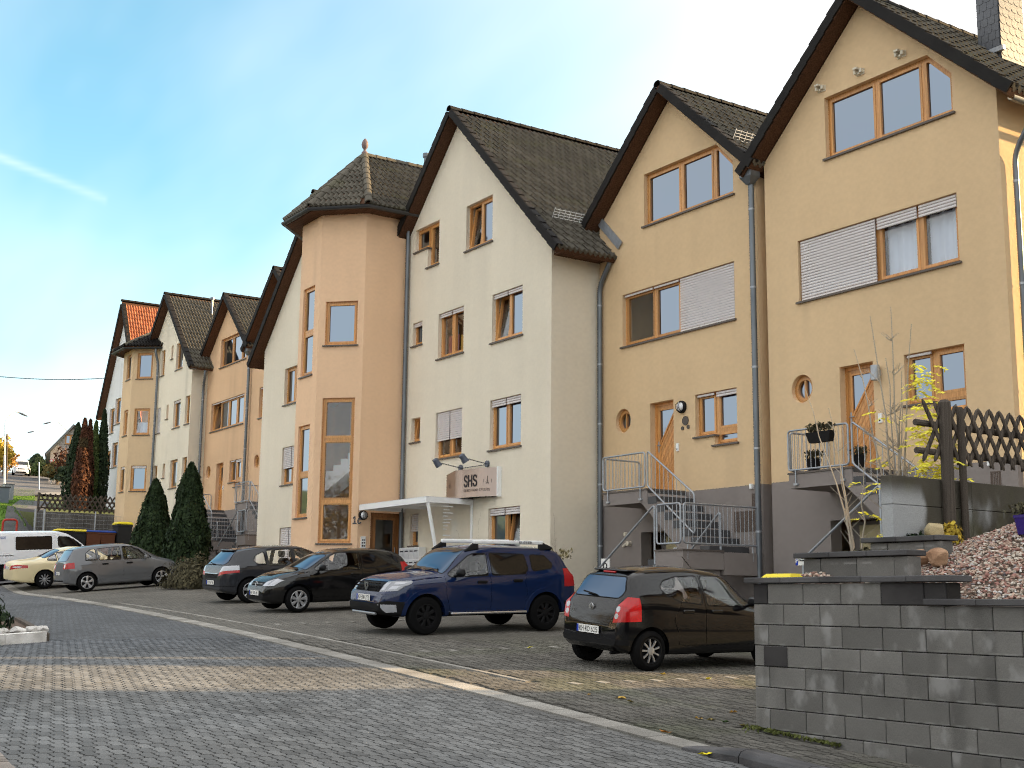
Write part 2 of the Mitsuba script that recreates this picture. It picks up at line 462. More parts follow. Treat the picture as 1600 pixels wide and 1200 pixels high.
def grid(xs, ys, dz=0.0):
    X, Y = np.meshgrid(xs, ys, indexing='ij')
    v = np.stack([X, Y, gz(X, Y) + dz], -1).reshape(-1, 3)
    i, j = np.meshgrid(np.arange(len(xs) - 1), np.arange(len(ys) - 1), indexing='ij')
    n = len(ys)
    f = np.stack([i * n + j, (i + 1) * n + j, (i + 1) * n + j + 1, i * n + j + 1], -1).reshape(-1, 4)
    return v, f


xs = np.concatenate([-np.geomspace(2500, 152, 24), -np.arange(150, 70, -2.0), -np.arange(70, 46, -0.35), -np.arange(46, -8, -1.0), [12, 20, 40, 120, 600]])
ys = np.concatenate([[-600, -150, -60, -30, -15, -8], np.arange(-6, 13, 1.0), np.arange(13, 16, 0.2), np.arange(16, 40, 1.0), [42, 46, 52, 60, 80, 120, 200, 400, 1200]])
PAVED_DROP = 0.014
obj('ground', grid(xs, ys, -PAVED_DROP), 'ground_paving', smooth=True, kind='structure')
tag('ground', 'street and parking ground rising gently to the left')

# pavers: zigzag-edged stones, rows across the street; the 300 nearest are parts
def paver_mesh(t, ang=0.0):
    a, b, e, g = PA / 2, PB / 2, 0.017, 0.0042
    q = 0.0018; zig = [(-a + q, -b + g), (-a / 2, -b + g + e), (0, -b + g), (a / 2, -b + g + e), (a - q, -b + g), (a - q, b - g), (a / 2, b - g + e), (0, b - g), (-a / 2, b - g + e), (-a + q, b - g)]
    p = Polygon(zig)
    top = p.buffer(-0.004, join_style=2)
    v0, v1 = np.array(p.exterior.coords)[:-1], np.array(top.exterior.coords)[:-1]
    if len(v1) != len(v0):
        v1 = v0 * 0.96
    n = len(v0)
    V = np.vstack([np.c_[v0, np.full(n, -0.03)], np.c_[v0, np.full(n, -0.004)], np.c_[v1, np.zeros(n)], [[0, 0, 0.0005]]])
    k = np.arange(n); kk = (k + 1) % n
    F = np.vstack([np.stack([k, kk, kk + n], 1), np.stack([k, kk + n, k + n], 1), np.stack([k + n, kk + n, kk + 2 * n], 1), np.stack([k + n, kk + 2 * n, k + 2 * n], 1), np.stack([k + 2 * n, kk + 2 * n, np.full(n, 3 * n)], 1)])
    return V, F


def in_view(P, margin=60):
    P = np.asarray(P, float)
    c = np.stack([P @ _r, P @ _d, P @ _f], -1)
    w = np.maximum(c[..., 2], 0.1)
    x, y = 800 + F_PX * c[..., 0] / w, 600 + F_PX * c[..., 1] / w
    return (c[..., 2] > 1) & (x > -margin) & (x < 1600 + margin) & (y > -margin) & (y < 1200 + margin)


def seat(X, Y, drop=0.0):
    """matrix that lays a piece on the ground at (X, Y), tilted with it"""
    e = 0.2
    z = float(gz(X, Y))
    ex = np.array([e, 0, float(gz(X + e, Y)) - z]); ey = np.array([0, e, float(gz(X, Y + e)) - z])
    ex /= np.linalg.norm(ex); n = np.cross(ex, ey); n /= np.linalg.norm(n); ey = np.cross(n, ex)
    return mat4(np.stack([ex, ey, n], 1), (X, Y, z + drop))


BLOCK_WALL_Y, BLOCK_WALL_X = 9.42, -9.70
road = 'street'
labels[road] = {'label': 'grey street paved with zigzag concrete stones', 'kind': 'structure'}
PV = paver_mesh(0.5)
cand = []
for r in range(int(-24.5 / PA), int(-5.5 / PA)):
    X = (r + 0.5) * PA
    ysr = (np.arange(0, int(14.5 / PB)) + (0.25 if r % 2 else 0.75)) * PB
    re = road_edge(X)
    ok = (np.abs(ysr - (re + 0.16)) > 0.27) & (np.abs(ysr - lot_line(X)) > (0.13 if X < -13.8 else -1)) & ~((X > BLOCK_WALL_X - 0.1) & (ysr > BLOCK_WALL_Y - 0.12)) & ~((X > -9.05) & (ysr > re - 0.08) & (ysr < re + 0.24))
    for Y in ysr[ok]:
        cand.append((X, Y))
cand = np.array(cand)
Z = gz(cand[:, 0], cand[:, 1])
P3 = np.c_[cand, Z]
vis = in_view(P3, 40) & (np.linalg.norm(P3, axis=1) < 23)
P3 = P3[vis]
order = np.argsort(np.linalg.norm(P3, axis=1))
pav_dicts = []
for k in range(8):
    m = MB(); m.add(*PV, u=0.05 + 0.9 * (k + 0.5) / 8)
    v, f, u = m.arrays()
    pav_dicts.append(mikit.ply((v, f), 'paver', uv=u))
for q in order[:300]:
    x, y, z = P3[q]
    obj('paver', pav_dicts[rng.integers(8)], 'paver', road, to_world=seat(x, y, rng.uniform(-0.002, 0.003)))
rest = MB()
for q in order[300:]:
    x, y, z = P3[q]
    if np.linalg.norm(P3[q]) > 17 and rng.random() < 0.0:
        continue
    m = seat(x, y, rng.uniform(-0.002, 0.003))
    rest.add(PV[0] @ m[:3, :3].T + m[:3, 3], PV[1], u=rng.random())
obj('paver_field', rest, 'paver', road, kind='stuff')

# pale gutter strip between street and parking bays, edging line, kerb stone at the wall
strip = 'gutter_strip'
labels[strip] = {'label': 'pale flush slab strip edging the street', 'kind': 'structure'}
sl = []
x = -9.0
while x > -62:
    L = 0.62 if x > -30 else 1.6
    sl.append((x, L)); x -= L
for x, L in sl:
    m = MB(); g = 0.008
    v = np.array([[xx, road_edge(xx) + yy, 0] for xx in (x - g, x - L + g) for yy in (0.0, 0.315)])
    zt = gz(v[:, 0], v[:, 1]) + rng.uniform(0.001, 0.005)
    V = np.vstack([np.c_[v[:, :2], zt - 0.05], np.c_[v[:, :2], zt]])
    m.add(V, [[0, 1, 3, 2], [4, 5, 7, 6], [0, 1, 5, 4], [2, 3, 7, 6], [0, 2, 6, 4], [1, 3, 7, 5]])
    obj('slab', m, 'pale_slab', strip)
edge = 'edging_line'
labels[edge] = {'label': 'thin pale kerb line along the parking bays', 'kind': 'structure'}
x = -13.84
while x > -34:
    m = MB()
    v = np.array([[xx, lot_line(xx) + yy, 0] for xx in (x - 0.006, x - 0.994) for yy in (-0.04, 0.045)])
    zt = gz(v[:, 0], v[:, 1]) + 0.006
    V = np.vstack([np.c_[v[:, :2], zt - 0.05], np.c_[v[:, :2], zt]])
    m.add(V, [[0, 1, 3, 2], [4, 5, 7, 6], [0, 1, 5, 4], [2, 3, 7, 6], [0, 2, 6, 4], [1, 3, 7, 5]])
    obj('edging_stone', m, 'pale_slab', edge)
    x -= 1.0
kerb = 'kerb'
labels[kerb] = {'label': 'dark rounded kerb stones below the block wall', 'kind': 'structure'}
for k in range(5):
    x1, x0 = -8.98 + k * 0.8, -8.98 + (k + 1) * 0.8 - 0.012
    prof = np.array([(0.0, -0.1), (0.0, 0.055), (0.03, 0.095), (0.09, 0.11), (0.2, 0.11), (0.2, -0.1)])
    V, h = [], 0.05 if k == 0 else 1.0
    for xx in (x1, x0):
        s = 0.12 if xx < -8.95 else 1.0
        for py, pz in prof:
            yy = road_edge(xx) - 0.05 + py
            V.append((xx, yy, float(gz(xx, yy)) + (pz * s if pz > 0 else pz)))
    n = len(prof); i = np.arange(n)
    F = [[a, (a + 1) % n, (a + 1) % n + n, a + n] for a in range(n)]
    F = np.array(F); F = np.vstack([F[:, [0, 1, 2]], F[:, [0, 2, 3]], [[0, j, j + 1] for j in range(1, n - 1)], [[n, n + j + 1, n + j] for j in range(1, n - 1)]])
    obj('kerb_stone', (np.array(V), F), 'coping', kerb, smooth=30)

# pale stones marking the bay ends
mark = 'bay_marking'
labels[mark] = {'label': 'pale paving stones marking a parking bay', 'kind': 'structure'}
for x0, y0, y1, st in ((-13.5, 9.9, 13.6, 0.45), (-17.9, 10.2, 13.6, 0.5), (-24.2, 10.4, 14.2, 0.55)):
    for y in np.arange(y0, y1, st):
        m = MB()
        v = np.array([[x0 + a, y + b, 0] for a in (-PA / 2 + 0.004, PA / 2 - 0.004) for b in (0, 0.105)])
        zt = gz(v[:, 0], v[:, 1]) + 0.005
        V = np.vstack([np.c_[v[:, :2], zt - 0.05], np.c_[v[:, :2], zt]])
        m.add(V, [[0, 1, 3, 2], [4, 5, 7, 6], [0, 1, 5, 4], [2, 3, 7, 6], [0, 2, 6, 4], [1, 3, 7, 5]])
        obj('marking_stone', m, 'pale_slab', mark)

# the road that climbs the hill beyond, its verge lawn and footpath
def ribbon(pts, w, dz, n=40):
    p = np.array(pts, float)
    t = np.linspace(0, 1, n)
    s = np.linspace(0, 1, len(p))
    c = np.stack([np.interp(t, s, p[:, k]) for k in range(2)], 1)
    d = np.gradient(c, axis=0); d /= np.linalg.norm(d, axis=1, keepdims=True)
    nn = np.stack([-d[:, 1], d[:, 0]], 1)
    V = []
    for k in np.linspace(-0.5, 0.5, 7):
        e = c + nn * w * k
        V.append(np.c_[e, gz(e[:, 0], e[:, 1]) + dz])
    V = np.stack(V, 1).reshape(-1, 3)
    i, j = np.meshgrid(np.arange(n - 1), np.arange(6), indexing='ij')
    F = np.stack([i * 7 + j, i * 7 + j + 1, (i + 1) * 7 + j + 1, (i + 1) * 7 + j], -1).reshape(-1, 4)
    return V, F


obj('hill_road', ribbon([(-84, 15), (-90, 18.5), (-100, 22.3), (-120, 27.3), (-150, 34.3), (-200, 46)], 7.5, 0.09), 'asphalt', smooth=True, kind='structure')
tag('hill_road', 'asphalt road climbing the hill in the distance')
obj('hill_footpath', ribbon([(-86, 20.5), (-92, 24), (-102, 27.6), (-120, 32), (-152, 39.4)], 1.8, 0.14), 'pale_slab', smooth=True, kind='structure')
tag('hill_footpath', 'pale footpath beside the hill road')
obj('side_path', ribbon([(-52, 11.0), (-58, 12.9), (-66, 14.9), (-76, 17.6)], 1.6, 0.09), 'asphalt', smooth=True, kind='structure')
tag('side_path', 'dark path between the lawn and the lattice fence')
# ---------------------------------------------------------------- windows, doors, roofs
def rect_bars(m, fr, u0, u1, v0, v1, w0, w1, b, bb=None):
    bb = b if bb is None else bb
    m.box(u0, u0 + b, v0, v1, w0, w1, fr); m.box(u1 - b, u1, v0, v1, w0, w1, fr)
    m.box(u0 + b, u1 - b, v1 - b, v1, w0, w1 - 0.002, fr); m.box(u0 + b, u1 - b, v0, v0 + bb, w0, w1 - 0.002, fr)


def pane(key, fr, u0, u1, v0, v1, w, name='pane', mat='glass_pane'):
    v = fr([[u0, v0, w], [u1, v0, w], [u1, v1, w], [u0, v1, w]])
    obj(name, (v, [[0, 1, 2], [0, 2, 3]]), mat, key)


def shutter(key, fr, u0, u1, v1, length, w=-0.045):
    h = 0.060
    n = max(1, int(round(length / h)))
    for k in range(n):
        a, b = v1 - (k + 1) * h, v1 - k * h
        m = MB()
        prof = [(a + 0.002, w - 0.016), (a + 0.003, w + 0.004), (a + 0.018, w + 0.010), (b - 0.018, w + 0.007), (b - 0.007, w - 0.004), (b - 0.007, w - 0.016)]
        V = fr([(u, pv, pw) for u in (u0, u1) for pv, pw in prof])
        j = np.arange(6)
        m.add(V, np.stack([j, (j + 1) % 6, (j + 1) % 6 + 6, j + 6], 1))
        obj('slat', m, 'shutter_slat', key)


def window(parent, fr, u0, u1, v0, v1, mulls=(), shut=None, tilt=(), transoms=(), drape=None, sill=True, cut=None, depth=0.115, fw=0.055, name='window', see=()):
    """wooden window set into its opening: frame, sashes, panes, sill, and roller-shutter slats where it has them"""
    key = numbered(f'{parent}__{name}')
    m = MB()
    wf0, wf1 = -depth - 0.075, -depth
    if cut is None:
        rect_bars(m, fr, u0, u1, v0, v1, wf0, wf1, fw)
    else:                                       # one upper corner cut off along the roof slope
        p = Polygon([(u0, v0), (u1, v0), (u1, cut[1]), (cut[0], v1), (u0, v1)])
        m.add(*extrude(p.difference(p.buffer(-fw, join_style=2)), wf0, wf1, fr))
    for x in mulls:
        m.box(x - 0.035, x + 0.035, v0 + fw, v1 - fw, wf0 + 0.002, wf1 + 0.004, fr)
    for z in transoms:
        m.box(u0 + fw, u1 - fw, z - 0.045, z + 0.045, wf0 + 0.003, wf1 + 0.006, fr)
    obj('frame', m, 'wood_frame', key)
    us = [u0 + fw] + [e for x in mulls for e in (x - 0.035, x + 0.035)] + [u1 - fw]
    vs = [v0 + fw] + [e for z in sorted(transoms) for e in (z - 0.045, z + 0.045)] + [v1 - fw]
    nb = len(us) // 2
    for b in range(nb):
        a, c = us[2 * b], us[2 * b + 1]
        for r in range(len(vs) // 2):
            lo, hi = vs[2 * r], vs[2 * r + 1]
            if cut is not None and c > cut[0] + 0.02:
                p = Polygon([(u0, v0), (u1, v0), (u1, cut[1]), (cut[0], v1), (u0, v1)]).buffer(-fw, join_style=2).intersection(sbox(a, lo, c, hi))
                obj('sash', extrude(p.difference(p.buffer(-0.05, join_style=2)), wf0 + 0.01, wf1 + 0.012, fr), 'wood_frame', key)
                q = p.buffer(-0.045, join_style=2)
                vv, ff = extrude(q, -depth - 0.031, -depth - 0.03, fr)
                pv = fr([(x, y, -depth - 0.03) for x, y in list(q.exterior.coords)[:-1]])
                obj('pane', (pv, [[0, i, i + 1] for i in range(1, len(pv) - 1)]), 'glass_sky', key)
                continue
            sm = MB()
            f2 = fr
            if b in tilt:
                th = math.radians(7.5)
                def f2(P, lo=lo, th=th):
                    P = np.asarray(P, float).reshape(-1, 3)
                    v, w = P[:, 1] - lo, P[:, 2] + depth + 0.03
                    return fr(np.stack([P[:, 0], lo + v * math.cos(th) + w * math.sin(th), -depth - 0.03 + w * math.cos(th) - v * math.sin(th)], 1))
            rect_bars(sm, f2, a, c, lo, hi, wf0 + 0.012, wf1 + 0.014, 0.052)
            obj('sash', sm, 'wood_frame', key)
            v = f2(np.array([[a + 0.045, lo + 0.045, -depth - 0.03], [c - 0.045, lo + 0.045, -depth - 0.03], [c - 0.045, hi - 0.045, -depth - 0.03], [a + 0.045, hi - 0.045, -depth - 0.03]]))
            obj('pane', (v, [[0, 1, 2], [0, 2, 3]]), 'glass_pane' if b in tilt or b in see or (drape and b in drape) else 'glass_sky', key)
    if shut:
        for b, frac in shut.items():
            a, c = us[2 * b], us[2 * b + 1]
            shutter(key, fr, a - 0.012, c + 0.012, v1 - 0.008, frac * (v1 - v0 - 0.02))
    if drape:
        for b, (lo_f, hi_f, mt) in drape.items():
            a, c = us[2 * b], us[2 * b + 1]
            n = 25
            uu = np.linspace(a + 0.02, c - 0.02, n)
            ww = -depth - 0.20 + 0.025 * np.sin(np.linspace(0, 19, n)) + 0.01 * np.sin(np.linspace(0, 47, n))
            lo, hi = v0 + lo_f * (v1 - v0), v0 + hi_f * (v1 - v0)
            V = fr([(x, z, w) for z in (lo, hi) for x, w in zip(uu, ww)])
            obj('curtain', (V, [[i, i + 1, n + i + 1, n + i] for i in range(n - 1)]), mt, key, smooth=True)
    if sill:
        m = MB(); m.box(u0 - 0.05, u1 + 0.05, v0 - 0.045, v0 - 0.005, -depth + 0.0, 0.055, fr)
        obj('sill', m, 'sill_stone', key)
    return key


def round_window(parent, fr, u, v, r):
    key = numbered(f'{parent}__round_window')
    k = np.linspace(0, 2 * math.pi, 41)[:-1]
    def ring(r0, r1, w0, w1):
        p = Polygon([(u + r1 * math.cos(t), v + r1 * math.sin(t)) for t in k], [[(u + r0 * math.cos(t), v + r0 * math.sin(t)) for t in k]])
        return extrude(p, w0, w1, fr)
    m = MB(); m.add(*ring(r - 0.055, r, -0.19, -0.10)); obj('frame', m, 'wood_frame', key, smooth=35)
    m = MB(); m.add(*ring(r - 0.10, r - 0.05, -0.185, -0.085)); obj('sash', m, 'wood_frame', key, smooth=35)
    m = MB(); m.box(u - 0.025, u + 0.025, v - r + 0.09, v + r - 0.09, -0.175, -0.098, fr); obj('glazing_bar', m, 'wood_frame', key)
    c = fr([(u + (r - 0.09) * math.cos(t), v + (r - 0.09) * math.sin(t), -0.145) for t in k])
    obj('pane', (c, [[0, i, i + 1] for i in range(1, 39)]), 'glass_sky', key)


def front_door(parent, fr, u0, u1, v0, v1, depth=0.16):
    key = numbered(f'{parent}__door')
    m = MB()
    m.box(u0, u0 + 0.06, v0, v1, -depth - 0.08, -depth, fr); m.box(u1 - 0.06, u1, v0, v1, -depth - 0.08, -depth, fr); m.box(u0 + 0.06, u1 - 0.06, v1 - 0.07, v1, -depth - 0.08, -depth - 0.002, fr)
    obj('frame', m, 'wood_door', key)
    a, b, lo, hi = u0 + 0.065, u1 - 0.065, v0 + 0.015, v1 - 0.075
    st = 0.10
    leaf = sbox(a, lo, b, hi)
    inner = sbox(a + st, lo + 0.16, b - 0.02, hi - st)
    mid = hi - 0.42 * (hi - lo)
    glass = Polygon([(a + st, hi - st), (b - 0.07, hi - st), (a + st, mid)])
    rim = glass.buffer(0.035, join_style=2).intersection(sbox(a, lo, b, hi))
    obj('leaf', extrude(leaf.difference(inner.union(glass)), -depth - 0.065, -depth - 0.012, fr), 'wood_door', key)
    obj('glazing_bead', extrude(rim.difference(glass), -depth - 0.06, -depth - 0.004, fr), 'wood_door', key)
    g = list(glass.exterior.coords)[:-1]
    obj('pane', (fr([(x, y, -depth - 0.035) for x, y in g]), [[0, 1, 2]]), 'glass_sky', key)
    field = inner.difference(rim)
    dx, dy = (b - 0.07) - (a + st), (hi - st) - mid
    n = np.array([dy, -dx]) / math.hypot(dx, dy); t = np.array([dx, dy]) / math.hypot(dx, dy)
    base = np.array([a + st, mid])
    for k in range(0, 24):
        o0, o1 = k * 0.093 + 0.004, (k + 1) * 0.093 - 0.004
        quad = Polygon([base + n * o0 - t * 4, base + n * o0 + t * 4, base + n * o1 + t * 4, base + n * o1 - t * 4])
        p = field.intersection(quad)
        if p.area > 1e-3:
            mm = MB(); mm.add(*extrude(p, -depth - 0.06, -depth - 0.022, fr)); obj('board', mm, 'wood_door', key)
    m = MB()
    m.box(a + 0.03, a + 0.07, lo + 0.95, lo + 1.2, -depth - 0.012, -depth - 0.002, fr)
    P = fr([(a + 0.05, lo + 1.1, -depth - 0.005), (a + 0.05, lo + 1.1, -depth + 0.05), (a + 0.17, lo + 1.1, -depth + 0.05)])
    m.tube(P, 0.010, 6)
    obj('handle', m, 'galvanized', key)
    m = MB(); m.box(u0 - 0.02, u1 + 0.02, v0 - 0.05, v0 + 0.012, -0.24, 0.03, fr); obj('threshold', m, 'sill_stone', key)


TW, TG = 0.30, 0.335


def tile_mesh():
    xs = np.array([0, 0.02, 0.05, 0.085, 0.13, 0.15, 0.17, 0.20, 0.235, 0.28, 0.30])
    zs = np.array([0.040, 0.054, 0.034, -0.010, -0.020, 0.016, 0.054, 0.034, -0.010, -0.020, 0.020])
    n = len(xs)
    L = TG + 0.04
    V = np.vstack([np.c_[xs, np.full(n, -0.004), zs - 0.05], np.c_[xs, np.zeros(n), zs + 0.034], np.c_[xs, np.full(n, L), zs - 0.010]])
    V[:, 0] -= TW / 2
    i = np.arange(n - 1)
    F = np.vstack([np.stack([i + k * n, i + 1 + k * n, i + 1 + (k + 1) * n, i + (k + 1) * n], 1) for k in (0, 1)])
    return V, F


TILE = tile_mesh()


def tile_dicts(mat):
    out = []
    for k in range(7):
        m = MB(); m.add(*TILE, u=(k + 0.5) / 7)
        v, f, u = m.arrays()
        out.append(mikit.ply((v, f), mat, smooth=False, uv=u))
    return out


TILE_PLY = tile_dicts('roof_tile_grey')


def slope_frame(o, across, up):
    across, up = np.array(across, float), np.array(up, float)
    across /= np.linalg.norm(across); up /= np.linalg.norm(up)
    return np.stack([across, up, np.cross(across, up)], 1), np.array(o, float)


def lay_tiles(roof, o, across, up, length, rise, parts=300, mat='roof_tile_grey', clip=None, keep=None):
    """rows of interlocking tiles from the eave point o; clip: polygon in (across, up) coordinates"""
    R, o = slope_frame(o, across, up)
    if clip is None:
        n_r = math.ceil((rise - 0.03) / TG)
        R = R @ np.diag([1.0, (rise - 0.03) / (n_r * TG), 1.0]); rise = n_r * TG + 0.01
    rows, cols = int(rise / TG), int(length / TW) + 1
    pl = []
    for r in range(rows + 1):
        y = r * TG
        if y > rise - 0.12:
            break
        off = 0.5 * TW if r % 2 else 0.0
        for c in range(cols + 1):
            x = (c + 0.5) * TW - off
            if x + TW / 2 > length + 0.06 or x < 0.04:
                continue
            pl.append((x, y))
    items = []
    for x, y in pl:
        tilt = np.array([[1, 0, 0], [0, 1, 0], [0, 0, 1.0]])
        P = o + R @ np.array([x, y, 0.03])
        if keep is not None and not keep(P):
            continue
        edge = None
        if clip is not None:
            q = sbox(x - TW / 2, y, x + TW / 2, y + TG)
            if not clip.intersects(q):
                continue
            if not clip.contains(q):
                if clip.intersection(q).area < 0.12 * q.area:
                    continue
                edge = True
        items.append((np.linalg.norm(P), x, y, edge))
    items.sort()
    st = MB(); n = 0
    for d, x, y, edge in items:
        u = rng.random()
        V = TILE[0] + [x, y, 0.03 + rng.uniform(-0.002, 0.004)]
        if edge:
            m = trimesh.Trimesh(V, np.vstack([TILE[1][:, [0, 1, 2]], TILE[1][:, [0, 2, 3]]]), process=False)
            cx, cy = clip.centroid.x, clip.centroid.y
            ring = np.array(clip.exterior.coords)
            for a, b in zip(ring[:-1], ring[1:]):
                if abs(a[1] - b[1]) < 1e-6 and abs(a[1]) < 1e-6:
                    continue
                nn = np.array([-(b - a)[1], (b - a)[0], 0]); nn /= np.linalg.norm(nn)
                if nn[:2] @ (np.array([cx, cy]) - a) < 0:
                    nn = -nn
                m = trimesh.intersections.slice_mesh_plane(m, nn, [a[0], a[1], 0])
                if len(m.faces) == 0:
                    break
            if len(m.faces) == 0:
                continue
            W, Fc = np.array(m.vertices) @ R.T + o, np.array(m.faces)
            if n < parts:
                mm = MB(); mm.add(W, Fc, u); obj('tile', mm, mat, roof); n += 1
            else:
                st.add(W, Fc, u)
        elif n < parts:
            obj('tile', TILE_PLY[int(u * 7)], mat, roof, to_world=mat4(R, o + R @ np.array([x, y, 0.03 + rng.uniform(-0.002, 0.004)]))); n += 1
        else:
            st.add(V @ R.T + o, TILE[1], u)
    if st.n:
        obj('tile_field', st, mat, roof, kind='stuff')


def half_pipe(pts, r, up=None, n=7):
    """open gutter along a path"""
    p = np.asarray(pts, float)
    t = np.gradient(p, axis=0); t /= np.linalg.norm(t, axis=1, keepdims=True)
    s = np.cross(t, [0, 0, 1.0]); s /= np.linalg.norm(s, axis=1, keepdims=True)
    k = np.linspace(math.pi, 2 * math.pi, n)
    V = np.vstack([np.vstack([p[i] + rr * (np.cos(k)[:, None] * s[i] + np.sin(k)[:, None] * np.array([0, 0, 1.0])) for rr in (r, r - 0.006)]) for i in range(len(p))])
    w = 2 * n
    F = []
    for i in range(len(p) - 1):
        for j in range(n - 1):
            F.append([i * w + j, i * w + j + 1, (i + 1) * w + j + 1, (i + 1) * w + j]); F.append([i * w + n + j, (i + 1) * w + n + j, (i + 1) * w + n + j + 1, i * w + n + j + 1])
        for e in (0, n - 1):
            F.append([i * w + e, (i + 1) * w + e, (i + 1) * w + n + e, i * w + n + e])
    return V, np.array(F)


def gable_roof(parent, xc, za, tan, y0, y1, l, r, parts=300, mat='roof_tile_grey', right_keep=None, verge=True, name='roof', left_tiles=True, deck='wood_verge'):
    """saddle roof whose ridge runs along Y; l and r: horizontal reach of both slopes from the ridge"""
    roof = numbered(f'{parent}__{name}')
    c = math.hypot(1, tan)
    up_n = np.array([tan, 0, 1.0]) / c
    for side, reach in ((1, r), (-1, l)):
        n = np.array([side * tan, 0, 1.0]) / c
        a, e = np.array([xc, 0, za]), np.array([xc + side * reach, 0, za - tan * reach])
        t0, t1 = 0.0, 0.15
        V = []
        for yy in (y0 + 0.02, y1):
            for q in (a, e):
                for t in (t0, t1 - 0.02):
                    V.append(q + n * t + np.array([0, yy, 0]))
        V = np.array(V)
        V[0, 0] = V[4, 0] = xc; V[1, 0] = V[5, 0] = xc; V[1, 2] = V[5, 2] = za + 0.13 * c
        obj('deck', (V, BOXF), deck, roof)
        rise = reach * c
        if side == 1:
            o = e + n * (t1 - 0.03) + np.array([0, y0 + 0.03, 0]); across, up = (0, 1, 0), (-1, 0, tan)
            lay_tiles(roof, o, across, up, y1 - y0 - 0.03, rise - 0.02, parts, mat, keep=right_keep)
        elif left_tiles:
            o = e + n * (t1 - 0.03) + np.array([0, y1, 0]); across, up = (0, -1, 0), (1, 0, tan)
            lay_tiles(roof, o, across, up, y1 - y0 - 0.03, rise - 0.02, 0, mat)
        if verge:
            R, oo = slope_frame(e + np.array([0, y0, 0]), (0, 1, 0) if side == 1 else (0, -1, 0), (-side, 0, tan))
            k = 0
            s = 0.0
            sg = 1 if side == 1 else -1
            while s < rise - 0.05:
                L = min(TG, rise - s) + 0.03
                m = MB()
                h = 0.004 * (k % 2)
                m.box(min(sg * -0.025, sg * 0.0), max(sg * -0.025, sg * 0.0), s, s + L, 0.015, 0.215 + h, u=rng.random())
                m.box(min(sg * 0.001, sg * 0.17), max(sg * 0.001, sg * 0.17), s, s + L, 0.19, 0.222 + h, u=rng.random())
                v, f, u = m.arrays()
                v[:, 2] += np.where(v[:, 1] < s + 0.01, 0.018, -0.004)
                mm = MB(); mm.add(v @ R.T + oo, f)
                obj('verge_tile', mm, 'verge_tile', roof)
                s += TG; k += 1
    # ridge tiles
    y = y0 - 0.02
    zr = za + 0.15 * c + 0.035
    while y < y1 - 0.1:
        k = np.linspace(-0.15, math.pi + 0.15, 9)
        V = []
        for yy, rr in ((y, 0.125), (y + 0.42, 0.108)):
            V.append(np.stack([xc + rr * np.cos(k), np.full(9, yy), zr - 0.045 + rr * 0.85 * np.sin(k)], 1))
        V.append(np.stack([xc + 0.10 * np.cos(k), np.full(9, y), zr - 0.045 + 0.085 * np.sin(k)], 1))
        V = np.vstack(V); j = np.arange(8)
        F = np.vstack([np.stack([j, j + 1, 9 + j + 1, 9 + j], 1), np.stack([j, 18 + j, 18 + j + 1, j + 1], 1)])
        mm = MB(); mm.add(V, F); obj('ridge_tile', mm, 'verge_tile', roof)
        y += 0.39
    return roof


def downpipe(parent, pts, r=0.05, collars=4):
    p = round_path(pts, 0.22, 6)
    key = numbered(f'{parent}__downpipe')
    m = MB(); m.tube(p, r, 10); obj('pipe', m, 'zinc', key, smooth=40)
    a, b = np.array(pts[-2], float), np.array(pts[-1], float)
    for t in np.linspace(0.06, 0.94, collars):
        q = a + (b - a) * t
        m = MB(); m.tube([q - [0, 0, 0.02], q + [0, 0, 0.02]], r + 0.008, 10); obj('collar', m, 'galvanized', key, smooth=40)
    return key


def bars_railing(key, P, spacing=0.115, r=0.020, rb=0.007, post_drop=0.0):
    """flat panel railing: rounded tube frame through the four corners P (bottom a, bottom b, top b, top a) with upright bars"""
    a0, b0, b1, a1 = [np.array(q, float) for q in P]
    loop = round_path([(a0 + b0) / 2, b0, b1, a1, a0, (a0 + b0) / 2], 0.07, 5)
    m = MB(); m.tube(loop, r, 8, caps=False); obj('frame_tube', m, 'galvanized', key, smooth=40)
    L = np.linalg.norm(b0 - a0)
    n = max(2, int(round(L / spacing)))
    for k in range(1, n):
        t = k / n
        m = MB(); m.tube([a0 + (b0 - a0) * t, a1 + (b1 - a1) * t], rb, 6); obj('bar', m, 'galvanized', key, smooth=40)


def wall_lamp(key, fr, u, v, r=0.13):
    k = np.linspace(0, 2 * math.pi, 25)[:-1]
    P = lambda rr, w: fr([(u + rr * math.cos(t), v + rr * math.sin(t), w) for t in k])
    def lathe(prof):
        V = np.vstack([P(a, b) for a, b in prof]); n = 24; j = np.arange(n)
        return V, np.vstack([np.stack([i * n + j, i * n + (j + 1) % n, (i + 1) * n + (j + 1) % n, (i + 1) * n + j], 1) for i in range(len(prof) - 1)])
    obj('housing', lathe([(r, 0.0), (r, 0.06), (r * 0.8, 0.085), (r * 0.78, 0.07)]), 'black_plastic', key, smooth=40)
    obj('lamp_glass', lathe([(r * 0.79, 0.05), (r * 0.70, 0.10), (r * 0.45, 0.135), (r * 0.1, 0.15), (0.001, 0.15)]), 'lamp_glass', key, smooth=40)
    for dx in (-0.35, 0.0, 0.35):
        uu = dx * r
        hh = math.sqrt(max(0, (0.8 * r) ** 2 - uu ** 2))
        pts = fr([(u + uu, v + hh * math.sin(t), 0.08 + 0.085 * math.cos(t)) for t in np.linspace(-math.pi / 2, math.pi / 2, 9)])
        m = MB(); m.tube(pts, 0.006, 5); obj('guard_bar', m, 'black_plastic', key)


M('lamp_glass', plain((0.75, 0.77, 0.8), 0.12, 0.6))
# ---------------------------------------------------------------- the terraced houses
FY = 18.794


